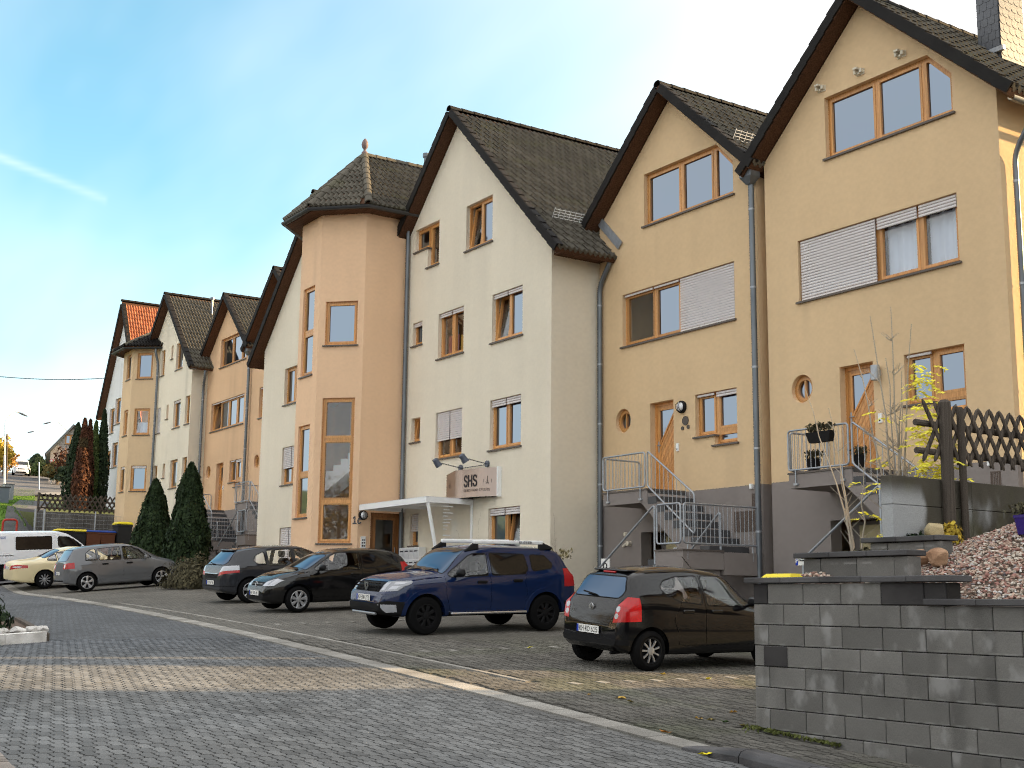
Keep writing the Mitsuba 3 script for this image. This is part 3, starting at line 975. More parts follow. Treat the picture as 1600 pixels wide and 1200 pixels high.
def row_house(name, label, dx, dy, dz, wall, kind, uR=-19.0, zlow=-2.2, uL=-24.5, parts=300, y_back=29.5, group=None):
    h = thing(name, label, 'house', group)
    fr = Fr((dx, FY + dy, dz), (1, 0, 0), (0, -1, 0))
    xc, za, tan = -21.77, 11.82, 0.925
    prof = Polygon([(uL, zlow), (uR, zlow), (uR, za - tan * (uR - xc)), (xc, za), (uL, za - tan * (xc - uL))])
    holes = []
    W = dict(up=(-22.76, -19.70, 8.90, 10.19), mid=(-23.60, -19.72, 6.10, 7.38), low=(-21.04, -19.72), door=(-22.60, -21.77, 2.50, 4.60))
    up_poly = Polygon([(W['up'][0], 8.90), (W['up'][1], 8.90), (W['up'][1], 9.65), (-20.22, 10.19), (W['up'][0], 10.19)])
    low_poly = Polygon([(-21.04, 3.66), (-20.43, 3.66), (-20.43, 3.43), (-19.72, 3.43), (-19.72, 4.60), (-21.04, 4.60)])
    rnd = Point(-23.59, 4.31).buffer(0.285, 24)
    niche = sbox(-22.95, -0.9, -21.70, 1.64)
    for q in (up_poly, sbox(*[W['mid'][i] for i in (0, 2, 1, 3)]), sbox(*[W['door'][i] for i in (0, 2, 1, 3)]), low_poly, rnd, niche):
        holes.append(q)
    shape = prof.difference(unary_union(holes))
    upper = shape.intersection(sbox(-40, 2.48, 0, 40)); plinth = shape.intersection(sbox(-40, -10, 0, 2.48))
    obj('wall', extrude(upper, -0.30, 0, fr), wall, h)
    obj('plinth', extrude(plinth, -0.30, 0, fr), 'plaster_taupe', h)
    # side and back walls
    for x0, x1 in ((uL + 0.004, uL + 0.25), (uR - 0.25, uR)):
        zt = za - tan * abs((x0 if x0 < xc else x1) - xc) - 0.02
        m = MB(); m.box(x0 + dx, x1 + dx, FY + dy + 0.301, y_back + dy, zlow + dz, zt + dz); obj('side_wall', m, wall, h)
    back = MB(); back.add(*extrude(prof, 0, 0.25, Fr((dx, y_back + dy, dz), (1, 0, 0), (0, 1, 0))))
    obj('back_wall', back, wall, h)
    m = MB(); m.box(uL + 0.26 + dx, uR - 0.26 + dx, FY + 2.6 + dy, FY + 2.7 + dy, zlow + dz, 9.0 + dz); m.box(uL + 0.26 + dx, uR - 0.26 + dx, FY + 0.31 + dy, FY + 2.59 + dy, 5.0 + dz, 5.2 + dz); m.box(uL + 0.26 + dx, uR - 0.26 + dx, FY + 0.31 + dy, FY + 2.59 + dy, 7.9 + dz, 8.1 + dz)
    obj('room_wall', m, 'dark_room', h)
    # windows
    window(h, fr, *W['up'], mulls=(-21.51, -20.40), cut=(-20.22, 9.65))
    if kind == 'a':       # left half glazed, right half behind a closed shutter
        window(h, fr, *W['mid'], mulls=(-22.48, -21.56), shut={0: 0.06, 1: 0.05, 2: 1.0}, see=(0,))
    elif kind == 'b':     # left half closed, right half with the shutter a little down and net curtains
        window(h, fr, *W['mid'], mulls=(-21.60, -20.62), shut={0: 1.0, 1: 0.17, 2: 0.17}, drape={1: (0.02, 0.86, 'curtain'), 2: (0.02, 0.86, 'curtain')})
    else:
        window(h, fr, *W['mid'], mulls=(-22.6, -21.65, -20.7), tilt=(0,), shut={0: 0.05, 1: 0.05, 2: 0.05, 3: 0.05})
    window(h, fr, -21.04, -20.43, 3.66, 4.60, fw=0.05, shut={0: 0.05})
    window(h, fr, -20.43, -19.72, 3.43, 4.60, fw=0.05, transoms=(3.74,), shut={0: 0.08} if kind != 'b' else None)
    round_window(h, fr, -23.59, 4.31, 0.285)
    front_door(h, fr, *W['door'])
    # basement niche behind the stairs, with its door
    key = numbered(f'{h}__basement_door')
    m = MB(); m.box(-22.95, -21.70, -0.9, 1.64, -0.62, -0.60, fr)
    obj('recess', m, 'plaster_taupe', key)
    m = MB(); m.box(-22.72, -21.80, -0.6, 1.56, -0.60, -0.55, fr); obj('leaf', m, 'cream_paint', key)
    m = MB(); rect_bars(m, fr, -22.44, -22.17, 0.95, 1.30, -0.555, -0.53, 0.035); obj('window_frame', m, 'white_metal', key)
    m = MB(); m.box(-22.405, -22.205, 0.985, 1.265, -0.552, -0.545, fr); obj('window_glass', m, 'black_plastic', key)
    # vents, bell, meter
    for a, b, c, d in ((-19.32, -19.12, 1.98, 2.30), (-19.86, -19.22, 1.52, 1.95)):
        m = MB(); rect_bars(m, fr, a, b, c, d, 0.0, 0.012, 0.018)
        n = int((b - a) / 0.03)
        for i in range(1, n):
            x = a + (b - a) * i / n
            m.box(x - 0.008, x + 0.008, c + 0.018, d - 0.018, 0.0, 0.010, fr)
        obj('vent_grille', m, 'vent_brown', h)
    m = MB(); m.box(-21.67, -21.59, 3.40, 3.58, 0, 0.03, fr); obj('bell_panel', m, 'white_metal', h)
    m = MB(); m.box(-21.645, -21.615, 3.43, 3.46, 0.03, 0.036, fr); obj('bell_button', m, 'black_plastic', h)
    m = MB(); m.box(-19.34, -19.27, 2.40, 2.50, 0, 0.06, fr); obj('outside_tap_box', m, 'white_metal', h)
    roof = gable_roof(h, xc + dx, za + 0.03 + dz, tan, FY - 0.38 + dy, y_back + dy, 3.05, 2.92 if uR < -18.9 else 3.42, parts)
    stairs(h, dx, dy, dz)
    return h, fr, roof


def stairs(h, dx, dy, dz):
    """landing at the door, flight down to the right along the wall, lower landing, second flight down to the left in front"""
    key = numbered(f'{h}__stairs')
    o = np.array([dx, dy, dz])
    B = lambda m, x0, x1, y0, y1, z0, z1: m.box(x0 + dx, x1 + dx, y0 + dy, y1 + dy, z0 + dz, z1 + dz)
    m = MB(); B(m, -22.95, -21.40, 17.70, FY - 0.002, 2.19, 2.455)
    # sloped soffit wedge between landing and flight
    prof = Polygon([(-21.40, 2.455), (-21.40, 2.10), (-21.75, 2.19), (-21.4, 2.0), (-19.9, 0.62), (-19.0, 0.62), (-19.0, 1.0), (-19.55, 1.0)]).buffer(0)
    prof = Polygon([(-21.40, 2.40), (-21.62, 2.19), (-19.86, 0.70), (-19.40, 0.70), (-19.40, 1.0)])
    m.add(*extrude(prof, 0, FY - 17.72, Fr((dx, 17.71 + dy, dz), (1, 0, 0), (0, 1, 0))))
    obj('concrete', m, 'plaster_taupe', key)
    m = MB(); B(m, -22.97, -21.38, 17.68, FY - 0.003, 2.457, 2.492); obj('landing_slab', m, 'sill_stone', key)
    n = 7
    for k in range(n):
        z1 = 2.49 - (k + 1) * 0.185; x0 = -21.38 + k * 0.275
        m = MB(); B(m, x0, x0 + 0.285, 17.70, FY - 0.004, z1 - 0.16, z1); obj('step', m, 'stair_stone', key)
        m = MB(); B(m, x0 - 0.02, x0 - 0.001, 17.72, FY - 0.005, z1 + 0.002, z1 + 0.183); obj('riser', m, 'stair_stone', key)
    zl = 2.49 - 8 * 0.185 + 0.18
    m = MB(); B(m, -19.85, -19.02, 16.62, 17.69, 0.70, 1.05); B(m, -19.40, -19.02, 17.70, FY - 0.006, 0.60, 1.05); obj('lower_landing', m, 'plaster_taupe', key)
    m = MB(); B(m, -19.87, -19.0, 16.60, 17.692, 1.052, 1.085); obj('lower_landing_slab', m, 'sill_stone', key)
    m = MB(); B(m, -19.80, -19.10, 16.70, 17.66, -2.0, 0.699); obj('pier', m, 'plaster_taupe', key)
    for k in range(7):
        z1 = 1.08 - (k + 1) * 0.18; x1 = -19.88 - k * 0.27
        m = MB(); B(m, x1 - 0.28, x1, 16.68, 17.60, z1 - 0.15, z1); obj('step', m, 'stair_stone', key)
        m = MB(); B(m, x1 - 0.27, x1 - 0.002, 16.70, 17.58, z1 - 0.9, z1 - 0.152); obj('flight_base', m, 'plaster_taupe', key)
    # railings
    P = lambda x, y, z: np.array([x, y, z]) + o
    rk = numbered(f'{h}__landing_railing')
    bars_railing(rk, [P(-22.93, 17.68, 2.53), P(-21.45, 17.68, 2.53), P(-21.45, 17.68, 3.28), P(-22.93, 17.68, 3.28)])
    rk2 = numbered(f'{h}__landing_side_railing')
    bars_railing(rk2, [P(-22.93, 17.74, 2.53), P(-22.93, FY - 0.05, 2.53), P(-22.93, FY - 0.05, 3.26), P(-22.93, 17.74, 3.26)])
    m = MB()
    for x in (-22.75, -21.6):
        m.tube([P(x, 17.67, 2.55), P(x, 17.67, 2.28)], 0.014, 6); m.box(x - 0.05 + dx, x + 0.05 + dx, 17.655 + dy, 17.699 + dy, 2.24 + dz, 2.28 + dz)
    obj('bracket', m, 'galvanized', rk)
    rk3 = numbered(f'{h}__flight_railing')
    top = round_path([P(-21.36, 17.68, 2.54), P(-21.36, 17.68, 3.30), P(-19.86, 17.68, 2.27), P(-19.86, 17.68, 1.44), P(-21.36, 17.68, 2.54), P(-21.36, 17.68, 2.9)], 0.07, 5)
    m = MB(); m.tube(top, 0.020, 8); obj('frame_tube', m, 'galvanized', rk3, smooth=40)
    for k in range(1, 11):
        t = k / 11; x = -21.36 + 1.5 * t
        m = MB(); m.tube([P(x, 17.68, 2.54 - 1.10 * t), P(x, 17.68, 3.30 - 1.03 * t)], 0.007, 6); obj('bar', m, 'galvanized', rk3, smooth=40)
    rk4 = numbered(f'{h}__lower_railing')
    bars_railing(rk4, [P(-19.80, 16.62, 1.20), P(-19.08, 16.62, 1.20), P(-19.08, 16.62, 1.98), P(-19.80, 16.62, 1.98)])
    rk5 = numbered(f'{h}__lower_side_railing')
    bars_railing(rk5, [P(-19.03, 16.66, 1.20), P(-19.03, FY - 0.05, 1.20), P(-19.03, FY - 0.05, 1.98), P(-19.03, 16.66, 1.98)])
    m = MB(); m.tube([P(-19.03, 16.75, 1.22), P(-19.03, 16.75, 0.88)], 0.014, 6); m.tube([P(-19.03, 18.5, 1.22), P(-19.03, 18.5, 0.88)], 0.014, 6)
    obj('bracket', m, 'galvanized', rk5)
    for y in (16.62, 17.64):
        m = MB(); m.tube(round_path([P(-21.75, y, 0.72), P(-19.87, y, 1.99), P(-19.87, y, 0.80)] if y < 17 else [P(-20.25, y, 0.86), P(-18.70 - 0.35, y, 1.86), P(-19.05, y, 1.1)], 0.08, 5), 0.021, 8)
        obj('handrail', m, 'galvanized', rk4, smooth=40)


M('cream_paint', plain((0.50, 0.43, 0.26), 0.6))
M('vent_brown', plain((0.12, 0.09, 0.075), 0.6))

h1, fr1, roof1 = row_house('terraced_house', 'ochre gabled end house at the right with slated chimney, net curtains and sunlit side wall', 5.75, 0, 0, 'plaster_yellow', 'b', uR=-18.79)
h2, fr2, roof2 = row_house('terraced_house', 'ochre gabled house between the cream house and the slate-chimney house, round plaques beside its door', 0, 0, 0, 'plaster_yellow', 'a')
hB, frB, roofB = row_house('terraced_house', 'orange gabled house half hidden behind the left gable of the turreted cream house', -25.65, 1.25, 1.32, 'plaster_orange', 'c', uR=-16.4 - 2.2, parts=0)
hA, frA, roofA = row_house('terraced_house', 'orange gabled house with four-pane windows beside the far cream house', -31.2, 1.25, 1.32, 'plaster_orange', 'c', parts=0)

# drain between the two ochre houses, with its hopper; the end house's own pipe and eave gutter
def hopper(key, x, y, z):
    V = []
    for w, d, zz in ((0.17, 0.14, 0.34), (0.17, 0.14, 0.16), (0.06, 0.06, 0.0)):
        V += [(x - w, y - d, z + zz), (x + w, y - d, z + zz), (x + w, y + d, z + zz), (x - w, y + d, z + zz)]
    F = [[4 * k + j, 4 * k + (j + 1) % 4, 4 * k + 4 + (j + 1) % 4, 4 * k + 4 + j] for k in range(2) for j in range(4)] + [[3, 2, 1, 0], [8, 9, 10, 11]]
    obj('hopper', (np.array(V), np.array(F)), 'zinc', key)


for hh, dx, dy, dz in ((h2, 0, 0, 0), (hA, -31.2, 1.25, 1.32)):
    k = downpipe(hh, [(-19.02 + dx, FY - 0.13 + dy, 8.92 + dz), (-19.02 + dx, FY - 0.13 + dy, -0.8 + dz)], 0.062, 6)
    hopper(k, -19.02 + dx, FY - 0.16 + dy, 8.88 + dz)
ex = -19.04 + 6.25
g = MB(); g.add(*half_pipe([(-12.50, 18.42, 8.62), (-12.50, 29.4, 8.66)], 0.075)); obj('eave_gutter', g, 'zinc', h1, smooth=40)
downpipe(h1, [(-12.50, 19.0, 8.58), (-12.50, 19.0, 8.40), (-12.93, 19.06, 7.85), (-12.93, 19.06, -0.5)], 0.05, 5)
# chimney clad in slates
ck = numbered(f'{h1}__chimney')
cx0, cx1, cy0, cy1 = -15.12, -14.62, 21.3, 22.08
m = MB(); m.box(cx0, cx1, cy0, cy1, 10.2, 12.55); obj('core', m, 'slate', ck)
def slates(fr, W, H, n):
    h = 0.17
    for r in range(int(H / h)):
        off = 0.5 * (W / n) * (r % 2)
        for c in range(-1, n + 1):
            a = c * W / n + off; b = a + W / n - 0.006
            a, b = max(a, 0), min(b, W)
            if b - a < 0.03:
                continue
            z = r * h
            k = np.linspace(0, 1, 5)
            p = Polygon([(a, z + h + 0.05), (a, z + 0.07), (a + 0.25 * (b - a), z + 0.012), (b - 0.2 * (b - a), z), (b, z + 0.02), (b, z + h + 0.05)])
            v, f = extrude(p, 0.0, 0.008, None)
            v[:, 2] += 0.006 + 0.010 * (1 - (v[:, 1] - z) / (h + 0.05))
            mm = MB(); mm.add(fr(v), f); obj('slate', mm, 'slate', ck)
slates(Fr((cx0, cy0, 10.75), (1, 0, 0), (0, -1, 0)), cx1 - cx0, 1.75, 3)
slates(Fr((cx1, cy0, 10.55), (0, 1, 0), (1, 0, 0)), cy1 - cy0, 1.95, 4)
m = MB(); m.box(cx0 - 0.07, cx1 + 0.07, cy0 - 0.07, cy1 + 0.07, 12.551, 12.66); obj('cap', m, 'dark_metal', ck)
m = MB(); m.box(cx0 - 0.05, cx1 + 0.12, cy0 - 0.10, cy0 - 0.02, 10.95, 11.05); obj('flashing', m, 'galvanized', ck)
m = MB(); m.box(-19.05, -18.55, 23.0, 23.5, 9.0, 12.1); m.box(-19.12, -18.48, 22.93, 23.57, 12.101, 12.22)
# second, small dark flue box rising behind the end house's left verge
m = MB(); m.box(-19.50, -19.18, 20.2, 20.6, 9.4, 11.36); m.box(-19.56, -19.12, 20.14, 20.66, 11.361, 11.45); obj('flue_box', m, 'slate', roof2)
# awning brackets over the attic window
for u in (-17.05, -16.04, -15.03):
    m = MB()
    fr0 = Fr((0, FY, 0), (1, 0, 0), (0, -1, 0))
    m.box(u - 0.10, u + 0.10, 10.34, 10.46, 0, 0.02, fr0); m.box(u - 0.09, u - 0.05, 10.36, 10.47, 0.02, 0.12, fr0); m.box(u + 0.03, u + 0.09, 10.37, 10.45, 0.02, 0.09, fr0); m.box(u - 0.08, u + 0.02, 10.44, 10.48, 0.02, 0.15, fr0); m.box(u - 0.03, u + 0.01, 10.35, 10.39, 0.02, 0.07, fr0)
    obj('awning_bracket', m, 'cream_metal', h1)
M('cream_metal', plain((0.62, 0.57, 0.47), 0.45))
# lamps and plaques by the doors
k = numbered(f'{h2}__wall_lamp'); wall_lamp(k, fr2, -21.46, 4.38, 0.14)
for u, v, r in ((-21.36, 4.06, 0.105), (-21.46, 3.90, 0.045), (-21.27, 3.91, 0.045)):
    t = np.linspace(0, 2 * math.pi, 25)[:-1]
    m = MB(); m.add(*extrude(Polygon([(u + r * math.cos(a), v + r * math.sin(a)) for a in t]), 0, 0.018, fr2)); obj('plaque', m, 'plaque_brown', h2, smooth=35)
M('plaque_brown', plain((0.045, 0.032, 0.025), 0.35, 0.5))
k = numbered(f'{h1}__wall_lamp')
t = np.linspace(0, 2 * math.pi, 25)[:-1]
m = MB(); m.tube([(-15.88, FY - 0.11, 4.20), (-15.88, FY - 0.11, 4.48)], 0.085, 16); obj('lamp_shade', m, 'galvanized', k, smooth=40)
m = MB(); m.box(-15.92, -15.84, FY - 0.05, FY, 4.30, 4.40); obj('arm', m, 'galvanized', k)
m = MB(); m.tube([(-23.5, FY, 1.62), (-23.5, FY - .05, 1.62)], .05, 10); m.tube([(-23.35, FY, 1.40), (-23.35, FY - .10, 1.40)], .06, 10); m.tube([(-23.45, FY - .04, 1.40), (-23.55, FY - .06, 1.33)], .03, 8); obj('water_tap', m, 'cream_metal', h2, smooth=40)
# snow guards on the valleys
def snow_guard(roof, x, z, y0, y1, tan, dx=0.0):
    m = MB()
    s = 1 / math.hypot(1, tan)
    for q in (0.10, 0.16, 0.22, 0.28):
        m.tube([(x + q * 0.5 + 0.08, y0, z + q), (x + q * 0.5 + 0.08, y1, z + q)], 0.008, 5)
    n = int((y1 - y0) / 0.16)
    for i in range(n + 1):
        yy = y0 + (y1 - y0) * i / n
        m.tube([(x + 0.1, yy, z + 0.06), (x + 0.24, yy, z + 0.31)], 0.006, 5)
    obj('snow_guard', m, 'white_metal', roof)
snow_guard(roof2, -19.75, 10.02, 18.75, 20.4, 0.925)

# narrow neighbour beyond the right edge of the photograph, whose shade falls across the street
nb = thing('neighbour_house', 'gabled house further right along the street, outside the picture', 'house')
m = MB(); m.add(*extrude(Polygon([(-5.9, -2.5), (2.5, -2.5), (2.5, 8.2), (-1.7, 12.2), (-5.9, 8.2)]), 0, 6.5, Fr((0, 18.0, 0), (1, 0, 0), (0, 1, 0))))
obj('wall', m, 'plaster_cream', nb)
gable_roof(nb, -1.7, 12.25, 0.952, 17.6, 24.8, 4.6, 4.6, 0)
# ---------------------------------------------------------------- the cream apartment house with its stair turret
AY = 17.33
ap = thing('apartment_house', 'cream apartment house with twin gables, eight-sided apricot stair turret and a hair studio sign', 'apartment house')
frA_ = Fr((0, AY, 0), (1, 0, 0), (0, -1, 0))
TXC, TYC, TR = -33.38, 16.63, 1.63
HS = TR * math.tan(math.pi / 8)
za, tn = 13.24, 1.0
wins = []
def W_(*a, **k):
    wins.append((a, k))
W_(-28.52, -27.20, 9.36, 10.62, mulls=(-27.88,), tilt=(0,))
W_(-31.33, -30.60, 9.96, 10.62)
W_(-30.60, -29.97, 9.36, 10.62, see=(0,))
W_(-27.16, -25.75, 6.61, 7.88, mulls=(-26.47,), tilt=(0,), shut={0: 0.08, 1: 0.08})
W_(-29.92, -28.57, 6.61, 7.88, mulls=(-29.24,), shut={0: 0.10, 1: 0.10}, drape={0: (0.05, 0.52, 'red_cloth'), 1: (0.05, 0.47, 'yellow_cloth')})
W_(-31.37, -30.82, 7.20, 7.87, shut={0: 0.14}, fw=0.045)
W_(-27.20, -25.78, 3.83, 5.11, mulls=(-26.5,), shut={0: 0.16, 1: 0.16})
W_(-29.96, -28.57, 3.84, 5.11, mulls=(-29.26,), shut={0: 0.60, 1: 0.60}, see=(0, 1))
W_(-31.33, -30.82, 4.43, 5.11, tilt=(0,), fw=0.045)
W_(-27.22, -25.78, 1.07, 2.35, mulls=(-26.5,), tilt=(1,), shut={0: 0.12, 1: 0.12})
W_(-31.27, -30.80, 1.55, 2.42, shut={0: 0.6}, fw=0.045)
for a0, a1, b0, b1, sh in ((-40.38, -39.0, 6.61, 7.88, None), (-40.33, -38.95, 3.86, 5.14, {0: 0.55, 1: 0.55}), (-40.30, -38.92, 1.10, 2.42, {0: 1.0, 1: 1.0})):
    W_(a0, a1, b0, b1, mulls=((a0 + a1) / 2,), shut=sh)
hole = unary_union([sbox(a[0], a[2], a[1], a[3]) for a, k in wins])
front = unary_union([Polygon([(xc - 4.44, -2), (xc + 4.44, -2), (xc + 4.44, za - 4.44), (xc, za), (xc - 4.44, za - 4.44)]) for xc in (-28.94, -37.82)])
tower_gap = sbox(TXC - TR + 0.25, -2, TXC + TR - 0.25, 8.6)
obj('wall', extrude(front.difference(hole).difference(tower_gap), -0.30, 0, frA_), 'plaster_cream', ap)
for x0, x1 in ((-24.80, -24.502), (-42.258, -41.96)):
    m = MB(); m.box(x0, x1, AY + 0.301, 28.0, -2, za - 4.44 - 0.02); obj('side_wall', m, 'plaster_cream', ap)
m = MB(); m.box(-42.2, -24.6, 28.0, 28.3, -2, 8.7); obj('back_wall', m, 'plaster_cream', ap)
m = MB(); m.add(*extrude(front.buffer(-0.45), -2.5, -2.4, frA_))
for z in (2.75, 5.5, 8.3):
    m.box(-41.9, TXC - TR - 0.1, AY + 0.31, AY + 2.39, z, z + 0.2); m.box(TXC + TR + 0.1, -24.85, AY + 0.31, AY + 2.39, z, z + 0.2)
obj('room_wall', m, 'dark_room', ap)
for a, k in wins:
    window(ap, frA_, *a, **k)
roofR = gable_roof(ap, -28.94, za + 0.03, tn, AY - 0.36, 28.2, 4.3, 5.02, 300)
roofL = gable_roof(ap, -37.82, za + 0.03, tn, AY - 0.36, 28.2, 5.02, 4.3, 0)
g = MB(); g.add(*half_pipe([(-23.96, 17.05, 8.42), (-23.96, 18.95, 8.52)], 0.075)); obj('eave_gutter', g, 'zinc', ap, smooth=40)
m = MB(); m.box(-24.5, -23.98, 17.4, FY - 0.02, 8.36, 8.42); obj('soffit', m, 'wood_verge', ap)
downpipe(ap, [(-23.98, 18.70, 8.44), (-23.98, 18.70, 8.25), (-24.38, 18.70, 7.75), (-24.38, 18.70, -0.6)], 0.062, 6)
V = np.array([[-23.70, FY - 0.03, 8.55], [-23.55, FY - 0.03, 8.70], [-24.35, FY - 0.03, 9.50], [-24.5, FY - 0.03, 9.35]]); V2 = V + [0, -0.03, 0]
obj('flashing', (np.vstack([V, V2]), [[0, 1, 2, 3], [7, 6, 5, 4], [0, 4, 5, 1], [1, 5, 6, 2], [2, 6, 7, 3], [3, 7, 4, 0]]), 'galvanized', ap)
snow_guard(roofR, -24.98, 9.36, 17.6, 19.4, 1.0)
m = MB(); m.tube([(-31.55, AY - 0.11, 11.0), (-31.62, AY - 0.09, 10.6), (-31.62, AY - 0.09, -0.3)], 0.06, 10)
obj('downpipe', m, 'zinc', ap, smooth=40)

# turret: three walls seen, octagonal
def octa(R, xc=TXC, yc=TYC):
    a = R * math.tan(math.pi / 8)
    return [(xc + R, yc + 1.6), (xc + R, yc - a), (xc + a, yc - R), (xc - a, yc - R), (xc - R, yc - a), (xc - R, yc + 1.6)]


tur = numbered(f'{ap}__turret'); s2_ = math.sqrt(0.5)
oc = octa(TR)
TZ0, TZ1 = -1.2, 11.02
facets = []
for (ax, ay), (bx, by) in zip(oc[:-1], oc[1:]):
    u = np.array([bx - ax, by - ay, 0]); L = np.linalg.norm(u); u /= L
    n = np.array([-u[1], u[0], 0]) * 1.0
    if n[0] * (ax - TXC) + n[1] * (ay - TYC) < 0:
        n = -n
    facets.append((Fr((ax, ay, 0), u, n), L))
frC, LC = facets[0]; frB, LB = facets[1]; frAt, LA = facets[2]; frD, LD = facets[3]; frE, LE = facets[4]
LC0 = 1.6 + HS                                 # facet C starts back inside the building
yb = lambda y: (TYC + 1.6) - y
B_hi = (0.19, 1.15, 7.17, 8.44); B_lo = (0.19, 1.15, 1.59, 5.65)
A_hi = (0.33, 1.12, 6.40, 9.02); A_lo = (0.33, 1.12, 2.33, 4.96)
Cd = (yb(17.28), yb(16.35), 0.26, 2.45)
for fr, L, hs, mat in ((frC, LC, [Cd], 'plaster_apricot'), (frB, LB, [B_hi, B_lo], 'plaster_apricot'), (frAt, LA, [A_hi, A_lo], 'plaster_apricot'), (frD, LD, [], 'plaster_apricot'), (frE, LE, [], 'plaster_apricot')):
    p = sbox(0, TZ0, L, TZ1)
    for q in hs:
        p = p.difference(sbox(q[0], q[2], q[1], q[3]))
    obj('wall', extrude(p, -0.16, 0, fr), mat, tur)
window(ap, frB, *B_hi, fw=0.06, name='turret_window', depth=0.07)
window(ap, frB, *B_lo, transoms=(2.75, 4.49), fw=0.06, name='turret_window', depth=0.07, see=(0,))
window(ap, frAt, *A_hi, transoms=(7.66,), fw=0.06, name='turret_window', depth=0.07)
window(ap, frAt, *A_lo, transoms=(3.55,), fw=0.06, name='turret_window', depth=0.07)
# winding stair seen through the turret glass: white stepped flight on a grey soffit
m = MB()
for z0 in (0.4, 3.15, 5.9):
    n = 9; pts = [(-0.95, z0)]
    for q in range(n):
        pts += [(-0.95 + q * 0.21, z0 + (q + 1) * 0.17), (-0.95 + (q + 1) * 0.21, z0 + (q + 1) * 0.17)]
    pts += [(-0.95 + n * 0.21, z0 + n * 0.17 - 0.4), (-0.75, z0 - 0.25)]
    m.add(*extrude(Polygon(pts), -0.5, 0.6, Fr((TXC + 0.25, TYC - 0.25, 0), (s2_, s2_, 0), (s2_, -s2_, 0))))
obj('stair_flight', m, 'plaster_white', tur)
m = MB(); m.box(TXC - 1.3, TXC + 1.35, TYC + 1.25, TYC + 1.3, TZ0, 10.8); obj('inner_wall', m, 'plaster_grey', tur)
# entrance door with glass
key = numbered(f'{ap}__entrance_door')
u0, u1, v0, v1 = Cd
m = MB(); rect_bars(m, frC, u0, u1, v0, v1, -0.14, -0.06, 0.09); obj('frame', m, 'wood_dark', key)
m = MB(); rect_bars(m, frC, u0 + 0.095, u1 - 0.095, v0 + 0.04, v1 - 0.095, -0.13, -0.05, 0.09, 0.2); obj('leaf', m, 'wood_dark', key)
pane(key, frC, u0 + 0.18, u1 - 0.18, v0 + 0.23, v1 - 0.18, -0.09, mat='glass_door')
m = MB(); m.tube(frC([(u0 + 0.15, 1.0, -0.04), (u0 + 0.15, 1.0, 0.0), (u0 + 0.15, 1.5, 0.0), (u0 + 0.15, 1.5, -0.04)]), 0.012, 6); obj('handle', m, 'galvanized', key)
M('glass_door', two({'type': 'principled', 'base_color': rgb((0.10, 0.105, 0.11)), 'metallic': 1.0, 'roughness': 0.05}))
M('wood_dark', two({'type': 'principled', 'base_color': mikit.proc(wood((0.21, 0.085, 0.028), (0.30, 0.135, 0.045), 2)), 'roughness': 0.4, 'specular': 0.5}))
# turret roof
tr = numbered(f'{tur}__roof')
RE, ZE, ZA_ = 2.10, 11.10, 13.30
apex = np.array([TXC, TYC, ZA_])
er = RE * math.tan(math.pi / 8)
E = [np.array([x, y, ZE]) for x, y in [(TXC + RE, 20.6), (TXC + RE, TYC - er), (TXC + er, TYC - RE), (TXC - er, TYC - RE), (TXC - RE, TYC - er), (TXC - RE, 20.6)]]
back = np.array([TXC, 20.6, ZA_])
polys = [[E[0], E[1], apex, back], [E[1], E[2], apex], [E[2], E[3], apex], [E[3], E[4], apex], [E[4], E[5], back, apex]]
polys[0] = [E[1], E[0], back, apex]
polys[4] = [E[5], E[4], apex, back]
# turret keys are already two levels deep: the roof pieces hang under the part 'turret_roof'
trf = numbered(f'{ap}__turret_roof')
left_parts = 280
for i, pl in enumerate(polys):
    o, ex = pl[0], pl[1] - pl[0]
    Lx = np.linalg.norm(ex); ex = ex / Lx
    mid = (apex if i not in (0, 4) else (apex + back) / 2)
    up = mid - o; up = up - ex * (up @ ex); rise = np.linalg.norm(up); up /= rise
    nrm = np.cross(ex, up)
    if nrm[2] < 0:
        ex = -ex; o = pl[1]; nrm = -nrm
        up = mid - o; up = up - ex * (up @ ex); rise = np.linalg.norm(up); up /= rise
    c2 = [((q - o) @ ex, (q - o) @ up) for q in pl]
    clip = Polygon(c2)
    if not clip.is_valid:
        clip = clip.convex_hull
    P = np.array(pl)
    n = len(pl)
    V = np.vstack([P, P + nrm * 0.05])
    F = [list(range(1, n - 1))]
    F = [[0, j, j + 1] for j in range(1, n - 1)] + [[n, n + j, n + j + 1] for j in range(1, n - 1)]
    obj('deck', (V, np.array(F)), 'wood_verge', trf)
    cnt = {0: 170, 1: 75, 2: 45}.get(i, 0)
    lay_tiles(trf, o + nrm * 0.03, ex, up, Lx, rise, cnt, clip=clip.convex_hull)
# hip and ridge caps
def caps(a, b, key, step=0.36, r=0.11):
    a, b = np.array(a, float), np.array(b, float)
    d = b - a; L = np.linalg.norm(d); d /= L
    s = np.cross(d, [0, 0, 1.0]); s /= np.linalg.norm(s); u = np.cross(s, d)
    t = 0.0
    while t < L - 0.05:
        k = np.linspace(-0.1, math.pi + 0.1, 8)
        V = []
        for tt, rr in ((t, r + 0.014), (min(t + step + 0.04, L), r - 0.004)):
            V.append(a + d * tt + (np.cos(k)[:, None] * s + np.sin(k)[:, None] * u) * rr + u * 0.03)
        V.append(a + d * t + (np.cos(k)[:, None] * s + np.sin(k)[:, None] * u) * (r - 0.02) + u * 0.03)
        V = np.vstack(V); j = np.arange(7)
        mm = MB(); mm.add(V, np.vstack([np.stack([j, j + 1, 8 + j + 1, 8 + j], 1), np.stack([j, 16 + j, 16 + j + 1, j + 1], 1)]))
        obj('hip_tile', mm, 'roof_tile_grey', key); t += step
for q in E[1:5]:
    caps(q + [0, 0, 0.02], apex + [0, 0, 0.02], trf)
